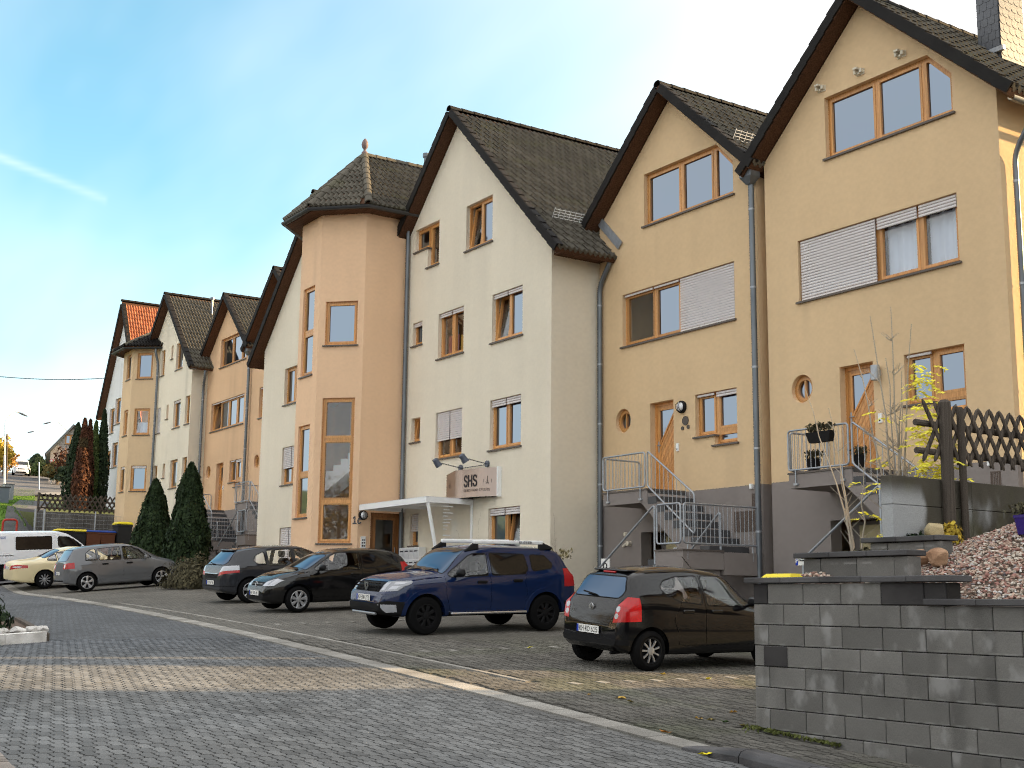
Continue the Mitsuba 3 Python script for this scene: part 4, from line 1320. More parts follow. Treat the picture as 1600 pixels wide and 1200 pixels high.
caps(apex + [0, 0, 0.02], back + [0, 0, 0.02], trf)
# soffit, gutter, finial
m = MB()
oe = [(x, y) for x, y in octa(RE - 0.03)]; oe[0] = (oe[0][0], 18.2); oe[-1] = (oe[-1][0], 18.2)
m.add(*extrude(Polygon(oe), 0, 0.03, None)); m.v[-1][:, 2] += TZ1 - 0.01
obj('soffit', m, 'wood_verge', trf)
gp = [(x, y, 11.08) for x, y in octa(RE + 0.05)]; gp[0] = (gp[0][0], 17.5, 11.08); gp[-1] = (gp[-1][0], 17.5, 11.08)
g = MB(); g.add(*half_pipe(gp, 0.085)); obj('gutter', g, 'zinc_dark', trf, smooth=30)
M('zinc_dark', plain((0.05, 0.052, 0.056), 0.45, 0.5, metallic=0.3))
k = np.linspace(0, 2 * math.pi, 17)[:-1]
prof = [(0.10, 0.0), (0.10, 0.06), (0.045, 0.12), (0.045, 0.17), (0.085, 0.22), (0.105, 0.30), (0.09, 0.40), (0.045, 0.48), (0.004, 0.52)]
V = np.vstack([np.stack([TXC + r * np.cos(k), TYC + r * np.sin(k), np.full(16, ZA_ + 0.10 + z)], 1) for r, z in prof]); j = np.arange(16)
obj('finial', (V, np.vstack([np.stack([i * 16 + j, i * 16 + (j + 1) % 16, (i + 1) * 16 + (j + 1) % 16, (i + 1) * 16 + j], 1) for i in range(len(prof) - 1)])), 'finial_clay', trf, smooth=40)
M('finial_clay', plain((0.20, 0.145, 0.14), 0.6))
# flue pipe on the turret roof
m = MB(); m.tube([(-33.0, 18.55, 12.9), (-33.0, 18.55, 13.62)], 0.06, 10); m.tube([(-33.0, 18.55, 13.60), (-33.0, 18.55, 13.72)], 0.10, 10); m.box(-33.15, -32.75, 18.4, 18.75, 12.85, 13.02)
obj('vent_pipe', m, 'zinc', trf, smooth=40)
# house number, bell panel, lamp
t = meshkit.text_mesh('1c', 0.20, 0.012, True); v = np.array(t.vertices) * [0.8, 1, 1]
obj('house_number', (frB(np.c_[0.165 - v[:, 0], 2.12 + v[:, 1], v[:, 2] + 0.002]), np.array(t.faces)), 'dark_metal', ap)
m = MB(); m.box(yb(16.20), yb(16.06), 1.45, 1.78, 0, 0.035, frC); obj('bell_panel', m, 'white_metal', ap)
m = MB()
for i in range(3):
    for jx in range(2):
        m.box(yb(16.18 - jx * 0.06), yb(16.14 - jx * 0.06), 1.50 + i * 0.08, 1.54 + i * 0.08, 0.035, 0.04, frC)
obj('bell_button', m, 'black_plastic', ap)
k = numbered(f'{ap}__wall_lamp'); wall_lamp(k, frC, yb(16.10), 2.36, 0.13)
# white porch canopy with clear side screen
cp = numbered(f'{ap}__porch_canopy')
cx0, cx1, cyf, cyb = -31.62, -27.93, 15.92, AY - 0.01
m = MB()
m.box(cx0, cx1, cyf, cyf + 0.06, 2.48, 2.62); m.box(cx1 - 0.06, cx1, cyf + 0.061, cyb, 2.49, 2.62); m.box(cx0, cx0 + 0.05, cyf + 0.061, cyb, 2.49, 2.60)
for x in (-30.4, -29.2):
    m.box(x, x + 0.05, cyf + 0.061, cyb, 2.50, 2.58)
obj('frame', m, 'white_metal', cp)
m = MB(); m.box(cx0 + 0.01, cx1 - 0.01, cyf + 0.01, cyb - 0.01, 2.622, 2.64); obj('roof_sheet', m, 'milky_sheet', cp)
m = MB(); m.tube([(cx1 - 0.03, cyf + 0.08, 2.48), (cx1 - 0.03, cyf + 0.36, 1.2), (cx1 - 0.03, cyf + 0.50, 0.05)], 0.055, 4); obj('post', m, 'white_metal', cp)
m = MB(); m.box(cx1 - 0.055, cx1 - 0.005, cyb - 0.05, cyb - 0.001, 0.1, 2.489); obj('wall_post', m, 'white_metal', cp)
V = np.array([[cx1 - 0.03, cyf + 0.10, 2.48], [cx1 - 0.03, cyb - 0.05, 2.48], [cx1 - 0.03, cyb - 0.05, 0.25], [cx1 - 0.03, cyf + 0.47, 0.25]])
obj('screen', (V, [[0, 1, 2], [0, 2, 3]]), 'glass_pane', cp)
m = MB()
for i in range(26):
    z = 0.35 + i * 0.082
    if rng.random() < 0.75:
        m.box(cx1 - 0.034, cx1 - 0.026, cyf + 0.52 + 0.02 * rng.random(), cyb - 0.5 - 0.25 * rng.random(), z, z + 0.012 + 0.022 * rng.random())
obj('screen_ribs', m, 'milky_sheet', cp)
M('milky_sheet', {'type': 'principledthin', 'base_color': rgb((0.75, 0.76, 0.77)), 'roughness': 0.4, 'diff_trans': 0.8})
# the studio sign: bowed brushed-metal panel with lettering
sg = thing('shop_sign', 'bowed brushed metal sign lettered SHS above the entrance canopy', 'sign')
sz0, sz1 = 2.64, 3.36
c0, c1, c2 = np.array([-29.28, AY - 0.02]), np.array([-28.05, 16.86]), np.array([-26.68, AY - 0.02])
path = [c0 + (c1 - c0) * t for t in np.linspace(0, 0.86, 6)]
p0, p1 = c0 + (c1 - c0) * 0.86, c1 + (c2 - c1) * 0.16
for t in np.linspace(0.1, 0.9, 7):
    path.append((1 - t) ** 2 * p0 + 2 * t * (1 - t) * c1 + t * t * p1)
tail0 = len(path)
for t in np.linspace(0.16, 1, 10):
    q = c1 + (c2 - c1) * t
    n = np.array([-(c2 - c1)[1], (c2 - c1)[0]]); n /= np.linalg.norm(n)
    path.append(q + n * (-0.10) * math.sin((t - 0.16) / 0.84 * math.pi))
path = np.array(path); n = len(path)
V = np.vstack([np.c_[path, np.full(n, z)] for z in (sz0, sz1)]); j = np.arange(n - 1)
obj('metal_panel', (V, np.stack([j, j + 1, n + j + 1, n + j], 1)), 'brushed_metal', sg, smooth=True)
bot = np.vstack([path, [c2 + [0, 0.015]], [c0 + [0, 0.015]]])
obj('underside', (np.c_[bot, np.full(len(bot), sz0 + 0.01)], [[0, i, i + 1] for i in range(1, len(bot) - 1)]), 'black_plastic', sg)
obj('top_cover', (np.c_[bot, np.full(len(bot), sz1 - 0.01)], [[0, i, i + 1] for i in range(1, len(bot) - 1)]), 'dark_metal', sg)
m = MB(); m.box(-26.66, -26.62, AY - 0.12, AY - 0.001, sz0 - 0.02, sz1 + 0.01); obj('end_plate', m, 'white_metal', sg)
M('brushed_metal', two({'type': 'roughconductor', 'material': 'none', 'alpha': 0.28, 'specular_reflectance': rgb((0.46, 0.375, 0.335))}))
arc = np.concatenate([[0], np.cumsum(np.linalg.norm(np.diff(path, axis=0), axis=1))])
def on_panel(v, s0, z0, lift):
    s = s0 + v[:, 0]
    x, y = np.interp(s, arc, path[:, 0]), np.interp(s, arc, path[:, 1])
    tx, ty = np.interp(s, arc, np.gradient(path[:, 0], arc)), np.interp(s, arc, np.gradient(path[:, 1], arc))
    L = np.hypot(tx, ty); nx, ny = ty / L, -tx / L
    w = v[:, 2] + lift
    return np.c_[x + nx * w, y + ny * w, z0 + v[:, 1]]
def letters(txt, h, sx, s0, z0, bold, name, mat, depth=0.006):
    t = meshkit.text_mesh(txt, h, depth, bold); t = t.subdivide_to_size(0.12) if False else t
    obj(name, (on_panel(np.array(t.vertices) * [sx, 1, 1], s0, z0, 0.004), np.array(t.faces)), mat, sg)
s_tail = arc[tail0]
letters('SHS', 0.29, 0.66, s_tail + 0.05, sz0 + 0.27, True, 'lettering', 'sign_ink')
letters('SILKES HAAR STUDIO', 0.066, 0.95, s_tail + 0.05, sz0 + 0.14, False, 'small_lettering', 'sign_etch', 0.003)
def comb_mark(s0, name):                        # small etched mark: figure between two strokes
    m = MB()
    for a, b, c, d in ((0.0, 0.0, 0.02, 0.12), (-0.03, -0.02, -0.015, 0.03), (0.035, -0.02, 0.05, 0.03), (0.004, 0.12, 0.016, 0.19), (-0.11, 0.02, -0.10, 0.10), (0.12, 0.02, 0.13, 0.10)):
        v = np.array([[x, y, z] for x in (a, c) for y in (b, d) for z in (0, 0.004)])
        m.add(on_panel(v, s0, sz0 + 0.33, 0.004), BOXF)
    obj(name, m, 'sign_etch', sg)
comb_mark(s_tail + 0.88, 'etched_mark'); comb_mark(arc[2] + 0.05, 'etched_mark')
M('sign_ink', plain((0.02, 0.016, 0.018), 0.5)); M('sign_etch', plain((0.12, 0.08, 0.065), 0.5))
# two spotlights on arms above the sign
for wx, hx, hy in ((-28.55, -27.95, 16.22), (-27.26, -26.66, 16.22)):
    k = numbered(f'{sg}__spotlight')
    kk = np.linspace(0, 2 * math.pi, 17)[:-1]
    b = np.array([wx, AY - 0.005, 3.49]); h = np.array([hx, hy, 3.52])
    m = MB(); m.tube([b, b + [0, -0.05, 0]], 0.085, 12); obj('rose', m, 'lamp_grey', k, smooth=40)
    m = MB(); m.tube([b + [0, -0.04, 0], h], 0.011, 6); obj('arm', m, 'dark_metal', k)
    d = np.array([0.1, 0.55, -0.75]); d /= np.linalg.norm(d)
    m = MB(); m.tube([h - d * 0.10, h - d * 0.07, h + d * 0.03, h + d * 0.13], [0.04, 0.075, 0.08, 0.095], 12); obj('lamp_head', m, 'lamp_grey', k, smooth=40)
m = MB(); m.tube([(-28.5, AY - 0.06, 3.47), (-27.3, AY - 0.06, 3.47)], 0.010, 6); obj('rail', m, 'dark_metal', sg)
M('lamp_grey', plain((0.10, 0.115, 0.15), 0.4, 0.5, metallic=0.3))
# bank of letter boxes
mb = thing('letter_boxes', 'white bank of letter boxes beside the entrance under the canopy', 'letter boxes')
m = MB(); m.box(-31.42, -30.30, AY - 0.24, AY - 0.03, 0.50, 1.48); obj('casing', m, 'white_metal', mb)
for r in range(3):
    for c in range(4):
        x0 = -31.38 + c * 0.265
        z0 = 1.16 - r * 0.31
        m = MB(); m.box(x0 + 0.01, x0 + 0.255, AY - 0.252, AY - 0.241, z0, z0 + 0.28); obj('door', m, 'letter_grey', mb)
        m = MB(); m.box(x0 + 0.04, x0 + 0.225, AY - 0.256, AY - 0.2525, z0 + 0.20, z0 + 0.235); obj('slot', m, 'dark_metal', mb)
M('letter_grey', plain((0.62, 0.63, 0.65), 0.4))

# ---------------------------------------------------------------- far apartment house (same kind, further up the street)
fa = thing('apartment_house', 'far cream apartment house with a corner bay under a dark hipped roof', 'apartment house')
FAY = 19.3
frF = Fr((0, FAY, 0), (1, 0, 0), (0, -1, 0))
xc, half, zaF = -58.95, 3.5, 14.25
k = FAY / 17.33
fw_ = []
for X0, X1, Z0, Z1, kw in ((-51.88, -51.04, 9.52, 10.66, {}), (-52.55, -52.30, 10.10, 10.68, {}), (-53.85, -53.34, 9.54, 10.66, {}),
                           (-51.86, -51.0, 7.05, 8.20, dict(shut={0: 0.08})), (-50.42, -49.87, 7.06, 8.22, {}), (-52.78, -52.5, 7.55, 8.15, {}), (-54.0, -53.5, 7.05, 8.15, dict(shut={0: 1.0})),
                           (-51.9, -51.0, 4.54, 5.71, {}), (-50.42, -49.87, 4.55, 5.70, {}), (-52.85, -52.55, 5.05, 5.65, {}), (-54.05, -53.55, 4.6, 5.65, {})):
    fw_.append(((X0 * k, X1 * k, Z0 * k, Z1 * k), kw))
hole = unary_union([sbox(a[0], a[2], a[1], a[3]) for a, kw in fw_])
p = Polygon([(xc - half, -1), (xc + half, -1), (xc + half, zaF - half), (xc, zaF), (xc - half, zaF - half)])
obj('wall', extrude(p.difference(hole), -0.3, 0, frF), 'plaster_cream', fa)
m = MB(); m.box(xc + half - 0.3, xc + half - 0.002, FAY + 0.301, 29, -1, zaF - half - 0.02); obj('side_wall', m, 'plaster_cream', fa)
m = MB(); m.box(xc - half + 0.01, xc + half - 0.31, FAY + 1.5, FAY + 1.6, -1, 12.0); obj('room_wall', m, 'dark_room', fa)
for a, kw in fw_:
    window(fa, frF, *a, fw=0.05, **kw)
m = MB(); m.box(-58.0 - 0.3, -57.35 + 0.3, 0.6, 2.25, -0.02, 0.02, frF); obj('cellar_door', m, 'wood_door', fa)
key_l = numbered(f'{fa}__wall_lamp'); wall_lamp(key_l, frF, -57.3, 2.35, 0.2)
rf = gable_roof(fa, xc, zaF + 0.03, 1.0, FAY - 0.36, 29, 3.6, 4.05, 0)
m = MB(); m.tube([(xc + 0.9, 21.0, zaF - 0.7), (xc + 0.9, 21.0, zaF + 0.1)], 0.06, 8); m.tube([(xc + 0.9, 21.0, zaF + 0.05), (xc + 0.9, 21.0, zaF + 0.16)], 0.10, 8); obj('vent_pipe', m, 'zinc', rf)
g = MB(); g.add(*half_pipe([(xc + 4.02, FAY - 0.3, 10.28), (xc + 4.02, 20.1, 10.36)], 0.075)); obj('eave_gutter', g, 'zinc', fa, smooth=40)
downpipe(fa, [(xc + 4.0, 19.72, 10.25), (xc + 4.0, 19.72, 10.0), (xc + 3.66, 19.8, 9.5), (xc + 3.66, 19.8, 0.4)], 0.06, 5)
# bay: octagonal, roof hipped
by = numbered(f'{fa}__bay')
jx, jy = -60.23, FAY
s2 = math.sqrt(0.5)
b1 = np.array([jx, jy]); b2 = b1 + np.array([-0.988, -0.988]); b3 = b2 + np.array([-1.50, 0]); b4 = b3 + np.array([-0.988, 0.988])
wn = ((0.34, 1.16, 10.58, 11.86), (0.34, 1.16, 7.83, 9.12), (0.34, 1.16, 5.12, 6.34))
for (a, b, wl) in ((b1, b2, wn), (b2, b3, ((0.28, 0.95, 10.62, 11.86), (0.28, 0.95, 7.85, 9.12), (0.28, 0.95, 5.12, 6.34))), (b3, b4, ())):
    u = np.r_[b - a, 0]; L = np.linalg.norm(u); u = u / L; n = np.array([-u[1], u[0], 0]); n = n if n[1] < 0 or n[0] > 0.5 else -n
    fr = Fr((a[0], a[1], 0), u, n)
    p = sbox(0, 3.4, L, 12.2)
    for q in wl:
        p = p.difference(sbox(q[0], q[2], q[1], q[3]))
    obj('wall', extrude(p, -0.16, 0, fr), 'plaster_bay', by)
    obj('plinth', extrude(Polygon([(0, 0), (L, 0), (L, 3.398), (0, 3.398)]), -0.16, 0, fr), 'plaster_taupe_light', by)
    for i, q in enumerate(wl):
        window(fa, fr, *q, fw=0.06, name='bay_window', depth=0.07, shut={0: 0.12} if i == 2 else None, drape={0: (0.0, 0.5, 'curtain')} if i == 1 else None)
M('plaster_taupe_light', plain((0.36, 0.275, 0.205), 0.9, 0.15))
bx = (b2 + b3) / 2
bc = np.array([bx[0], b2[1] + 1.85])
apx = np.array([bc[0], bc[1] + 0.4, 13.75])
brf = numbered(f'{fa}__bay_roof')
o_ = 0.5
Eb = [np.array([b1[0] + 0.36, b1[1] + 0.0, 12.12]), np.array([b2[0] + 0.2, b2[1] - o_, 12.12]), np.array([b3[0] - 0.2, b3[1] - o_, 12.12]), np.array([b4[0] - 0.36, b4[1], 12.12])]
Eb = [np.array([b1[0] + 0.36, 22.0, 12.12])] + Eb + [np.array([b4[0] - 0.36, 22.0, 12.12])]
bk = np.array([apx[0], 22.0, apx[2]])
st = MB()
for pl in ([Eb[1], Eb[0], bk, apx], [Eb[1], Eb[2], apx], [Eb[2], Eb[3], apx], [Eb[3], Eb[4], apx], [Eb[5], Eb[4], apx, bk]):
    o, ex = pl[0], pl[1] - pl[0]; Lx = np.linalg.norm(ex); ex /= Lx
    up = apx - o; up = up - ex * (up @ ex); rise = np.linalg.norm(up); up /= rise; nrm = np.cross(ex, up)
    if nrm[2] < 0:
        ex = -ex; o = pl[1]; up = apx - o; up = up - ex * (up @ ex); up /= np.linalg.norm(up); nrm = np.cross(ex, up)
    st.add(np.array(pl), [[0, j, j + 1] for j in range(1, len(pl) - 1)])
    lay_tiles(brf, o + nrm * 0.02, ex, up, Lx, rise, 0, mat='verge_tile', clip=Polygon([((q - o) @ ex, (q - o) @ up) for q in pl]).convex_hull)
obj('deck', st, 'wood_verge', brf)
for q in Eb[1:5]:
    caps(q, apx, brf)
g = MB(); g.add(*half_pipe([tuple(q - [0, 0, 0.06]) for q in Eb[1:5]], 0.09)); obj('gutter', g, 'zinc_dark', brf, smooth=30)
m = MB(); m.add(*extrude(Polygon([(q[0], q[1]) for q in Eb[1:5]]), 0, 0.02, None)); m.v[-1][:, 2] += 12.06; obj('soffit', m, 'wood_verge', brf)
downpipe(fa, [(-60.1, 19.05, 12.0), (-60.1, 19.05, 11.8), (-60.12, 19.2, 11.3), (-60.12, 19.2, 0.8)], 0.06, 5)
# ---------------------------------------------------------------- cars
def car_paint(c, rough=0.05, cc=0.0, metal=0.0):
    return two({'type': 'principled', 'base_color': rgb(c), 'roughness': rough, 'metallic': metal, 'specular': 0.6, 'clearcoat': cc, 'clearcoat_gloss': 1.0})


M('paint_black', car_paint((0.0045, 0.0045, 0.0055)))
M('paint_black_solid', car_paint((0.004, 0.004, 0.0045)))
M('paint_navy', car_paint((0.005, 0.015, 0.058), metal=0.0))
M('paint_anthracite', car_paint((0.032, 0.034, 0.040), metal=0.15))
M('paint_grey', car_paint((0.15, 0.155, 0.165), metal=0.2))
M('paint_ivory', car_paint((0.70, 0.60, 0.37)))
M('paint_white', car_paint((0.74, 0.76, 0.80)))
M('car_glass', {'type': 'thindielectric', 'int_ior': 1.5})
M('screen_glass', two({'type': 'principled', 'base_color': rgb((0.085, 0.125, 0.185)), 'metallic': 1.0, 'roughness': 0.04}))
M('tinted_glass', plain((0.004, 0.004, 0.005), 0.04, 0.5))
M('rubber', plain((0.008, 0.008, 0.0085), 0.85, 0.05))
M('trim', plain((0.010, 0.010, 0.011), 0.6, 0.12))
M('cabin', plain((0.018, 0.0185, 0.02), 0.9, 0.1))
M('alloy', two({'type': 'principled', 'base_color': rgb((0.52, 0.53, 0.55)), 'metallic': 0.75, 'roughness': 0.32}))
M('steel_black', plain((0.009, 0.009, 0.010), 0.5, 0.15))
M('chrome', two({'type': 'principled', 'base_color': rgb((0.68, 0.69, 0.71)), 'metallic': 0.9, 'roughness': 0.18}))
M('lamp_red', two({'type': 'principled', 'base_color': rgb((0.40, 0.010, 0.012)), 'roughness': 0.12, 'specular': 0.6}))
M('lamp_clear', two({'type': 'principled', 'base_color': rgb((0.42, 0.43, 0.46)), 'roughness': 0.15, 'metallic': 0.35, 'clearcoat': 1.0}))
M('lamp_grey_car', two({'type': 'principled', 'base_color': rgb((0.25, 0.26, 0.28)), 'roughness': 0.15, 'metallic': 0.5, 'clearcoat': 1.0}))
M('plate_white', plain((0.74, 0.74, 0.72), 0.35)); M('plate_blue', plain((0.01, 0.04, 0.35), 0.4)); M('plate_ink', plain((0.012, 0.012, 0.014), 0.5))


def chaikin(p, k=2):
    p = np.asarray(p, float)
    for _ in range(k):
        a, b = p[:-1], p[1:]
        q = np.empty((2 * len(a), p.shape[1]))
        q[0::2] = 0.75 * a + 0.25 * b; q[1::2] = 0.25 * a + 0.75 * b
        p = np.vstack([p[:1], q, p[-1:]])
    return p


class Body:
    """lofted car body: x forward from the rear bumper, y left, z up"""
    def __init__(s, L, top, belt, bottom, width, roof_half, tumble=0.26, crown=0.07):
        s.L, s.rh, s.tumble, s.crown = L, roof_half, tumble, crown
        f = lambda k: PCH(*np.array(k, float).T)
        s.top, s.belt, s.bot, s.wid = f(top), f(belt), f(bottom), f(width)

    def section(s, x, off=0.0, low=None):
        zt, zb, w = float(s.top(x)) - off, float(s.bot(x)) + (low if low is not None else off * 0.5), float(s.wid(x)) - off
        belt = min(float(s.belt(x)), zt - 0.03)
        hc = zt - belt
        cab = np.clip((hc - 0.08) / 0.30, 0, 1); cab = cab * cab * (3 - 2 * cab)
        wr_cab = min(s.rh - off, w * 0.965 - s.tumble * max(hc - s.crown, 0))
        wr_hood = w * 0.965 - 0.11 - 0.4 * max(hc - 0.05, 0)
        wr = wr_hood * (1 - cab) + wr_cab * cab
        cr = min(s.crown, hc * 0.55)
        zm = zb + 0.42 * (belt - zb)
        zlo = zb + 0.10 * (belt - zb)
        key = [(0, zb), (w * 0.80, zb), (w * 0.955, zb + 0.02), (w * 0.985, zlo + 0.03), (w, zm), (w * 0.995, zb + 0.75 * (belt - zb)), (w * 0.968, belt), (wr + (w * 0.968 - wr) * 0.04, zt - cr * 1.25), (wr - 0.05 - 0.02 * cab, zt - cr * 0.50), (wr * 0.55, zt - cr * 0.10), (0, zt)]
        return chaikin(key, 2)

    def stations(s, x0, x1, n=84):
        t = np.linspace(0, 1, n)
        e = 0.5 - 0.5 * np.cos(math.pi * t)
        return x0 + (x1 - x0) * (0.55 * e + 0.45 * t)

    def solid(s, off=0.0, x0=None, x1=None, low=None, n=84):
        x0 = (0 if x0 is None else x0); x1 = (s.L if x1 is None else x1)
        S = []
        for x in s.stations(x0, x1, n):
            xs = min(max(x, 0.0), s.L)
            h = s.section(xs, off, low)
            loop = np.vstack([h, (h * [-1, 1])[-2:0:-1]])
            S.append(np.c_[np.full(len(loop), x), loop])
        m = len(S[0]); V = np.vstack(S)
        i, j = np.meshgrid(np.arange(len(S) - 1), np.arange(m), indexing='ij')
        a, b, c, d = i * m + j, i * m + (j + 1) % m, (i + 1) * m + (j + 1) % m, (i + 1) * m + j
        F = np.concatenate([np.stack([a, d, c], -1).reshape(-1, 3), np.stack([a, c, b], -1).reshape(-1, 3)])
        n0 = len(V)
        V = np.vstack([V, [[x0, 0, S[0][:, 2].mean()]], [[x1, 0, S[-1][:, 2].mean()]]])
        jj = np.arange(m)
        F = np.vstack([F, np.stack([np.full(m, n0), jj, (jj + 1) % m], 1), np.stack([np.full(m, n0 + 1), (len(S) - 1) * m + (jj + 1) % m, (len(S) - 1) * m + jj], 1)])
        t = trimesh.Trimesh(V, F, process=True)
        if t.volume < 0:
            t.invert()
        return m3d.Manifold(m3d.Mesh(np.ascontiguousarray(t.vertices, np.float32), np.ascontiguousarray(t.faces, np.uint32)))


def man(mesh):
    if mesh.volume < 0:
        mesh.invert()
    return m3d.Manifold(m3d.Mesh(np.ascontiguousarray(mesh.vertices, np.float32), np.ascontiguousarray(mesh.faces, np.uint32)))


def prism(poly, axis, a, b):
    """solid over a polygon: axis 'y' -> polygon in (x, z); 'x' -> (y, z); 'z' -> (x, y)"""
    out = None
    for g in getattr(poly, 'geoms', [poly]):
        if g.is_empty or g.area < 1e-6:
            continue
        v, f = extrude(g, a, b)
        if axis == 'y':
            v = v[:, [0, 2, 1]]
        elif axis == 'x':
            v = v[:, [2, 0, 1]]
        t = trimesh.Trimesh(v, f, process=True)
        q = man(t)
        out = q if out is None else out + q
    return out


def from_man(q):
    me = q.to_mesh()
    return np.array(me.vert_properties[:, :3], float), np.array(me.tri_verts, int)


def rpoly(pts, r=0.05):
    p = Polygon(pts)
    return p.buffer(-r, join_style=1, quad_segs=4).buffer(r, join_style=1, quad_segs=4) if r > 0 else p


def wheel_parts(key, c, R, w, side, rim, spokes, rim_mat, tw, ring_mat=None):
    wk = numbered(f'{key}__wheel')
    k = np.linspace(0, 2 * math.pi, 33)[:-1]
    def lathe(prof):
        n = 32; j = np.arange(n)
        V = np.vstack([np.stack([c[0] + r * np.cos(k), np.full(n, c[1] + side * y), c[2] + r * np.sin(k)], 1) for r, y in prof])
        return V, np.vstack([np.stack([i * n + j, i * n + (j + 1) % n, (i + 1) * n + (j + 1) % n, (i + 1) * n + j], 1) for i in range(len(prof) - 1)])
    rr = rim
    obj('tyre', lathe([(rr - 0.02, -w), (R - 0.03, -w), (R, -w + 0.03), (R, -0.03), (R - 0.025, 0.0), (rr + 0.03, 0.012), (rr, 0.0), (rr - 0.015, -0.02)]), 'rubber', wk, smooth=35, to_world=tw)
    dish = 0.05
    m = MB(); m.add(*lathe([(rr + 0.004, 0.003), (rr - 0.012, 0.006), (rr - 0.022, -0.02), (rr - 0.03, -0.07)]))
    obj('rim_ring', m, ring_mat or rim_mat, wk, smooth=35, to_world=tw)
    obj('brake_disc', lathe([(rr - 0.025, -0.075), (0.001, -0.075)]), 'steel_black', wk, to_world=tw)
    m = MB()
    n, sw0, sw1, style = spokes
    for i in range(n):
        a = 2 * math.pi * i / n + 0.3
        d = np.array([math.cos(a), 0, math.sin(a)]); e = np.array([-math.sin(a), 0, math.cos(a)]); yv = np.array([0, side, 0])
        r0, r1 = 0.05, rr - 0.016
        P = []
        for r, sw, y in ((r0, sw0, -0.012), ((r0 + r1) / 2, (sw0 + sw1) / 2 * style, -0.004), (r1, sw1, -0.012)):
            for s_, yy in ((-1, y - 0.02), (-0.6, y), (0.6, y), (1, y - 0.02)):
                P.append(np.array(c) + d * r + e * sw * s_ + yv * yy)
        F = [[q * 4 + j, q * 4 + j + 1, q * 4 + 5 + j, q * 4 + 4 + j] for q in range(2) for j in range(3)]
        m.add(np.array(P), np.array(F))
    m.add(*lathe([(0.062, -0.012), (0.058, -0.002), (0.03, 0.002), (0.001, 0.003)]))
    obj('spokes', m, rim_mat, wk, smooth=30, to_world=tw)


def plate(key, txt, x, y, z, face, tw, slope=0.0):
    """number plate with blue strip; face +1 looks forward (+x), -1 backward"""
    pk = numbered(f'{key}__number_plate')
    def put(v):
        v = np.asarray(v, float).reshape(-1, 3)
        return np.c_[x + face * (v[:, 2] + slope * v[:, 1]), y + face * v[:, 0], z + v[:, 1]]
    m = MB(); v = np.array([[a, b, c] for a in (-0.26, 0.26) for b in (-0.055, 0.055) for c in (0, 0.010)]); m.add(put(v), BOXF); obj('plate', m, 'plate_white', pk, to_world=tw)
    m = MB(); v = np.array([[a, b, c] for a in (-0.258, -0.215) for b in (-0.053, 0.053) for c in (0.0101, 0.0125)]); m.add(put(v), BOXF); obj('country_strip', m, 'plate_blue', pk, to_world=tw)
    if txt == 0:                                # too small in the photograph to read: only the grey of its characters
        m = MB(); r = np.random.default_rng(int(abs(x * 1000 + y * 77 + z * 991)))
        for i in range(8):
            if i in (2, 5):
                continue
            a = -0.19 + i * 0.054
            v = np.array([[q, b, c] for q in (a, a + 0.022) for b in (-0.034, 0.034) for c in (0.0101, 0.012)]); m.add(put(v), BOXF)
        obj('characters', m, 'plate_ink', pk, to_world=tw)
    elif txt:
        t = meshkit.text_mesh(txt, 0.076, 0.002, False)
        v = np.array(t.vertices); w = v[:, 0].max() - v[:, 0].min()
        v[:, 0] = (v[:, 0] - v[:, 0].min()) * 0.43 / w - 0.195; v[:, 1] -= 0.038; v[:, 2] += 0.011
        obj('characters', (put(v), np.array(t.faces)), 'plate_ink', pk, to_world=tw)


def place_matrix(X, Y, heading, zoff=0.0, wb=2.6, rear=0.6):
    """car standing at ground point of its rear axle centre (X, Y), nose towards heading (radians), tilted with the ground"""
    h = np.array([math.cos(heading), math.sin(heading)])
    a = np.array([X, Y]); b = a + h * wb
    za, zb = float(gz(*a)), float(gz(*b))
    fx = np.array([h[0] * wb, h[1] * wb, zb - za]); fx /= np.linalg.norm(fx)
    s = np.array([-h[1], h[0]])
    mid = (a + b) / 2
    zl, zr = float(gz(*(mid + s * 0.75))), float(gz(*(mid - s * 0.75)))
    fy = np.array([s[0] * 1.5, s[1] * 1.5, zl - zr]); fy /= np.linalg.norm(fy)
    fz = np.cross(fx, fy); fz /= np.linalg.norm(fz); fy = np.cross(fz, fx)
    m = mat4(np.stack([fx, fy, fz], 1))
    o = np.array([X, Y, za + zoff]) - m[:3, :3] @ np.array([rear, 0, 0])
    m[:3, 3] = o
    return m


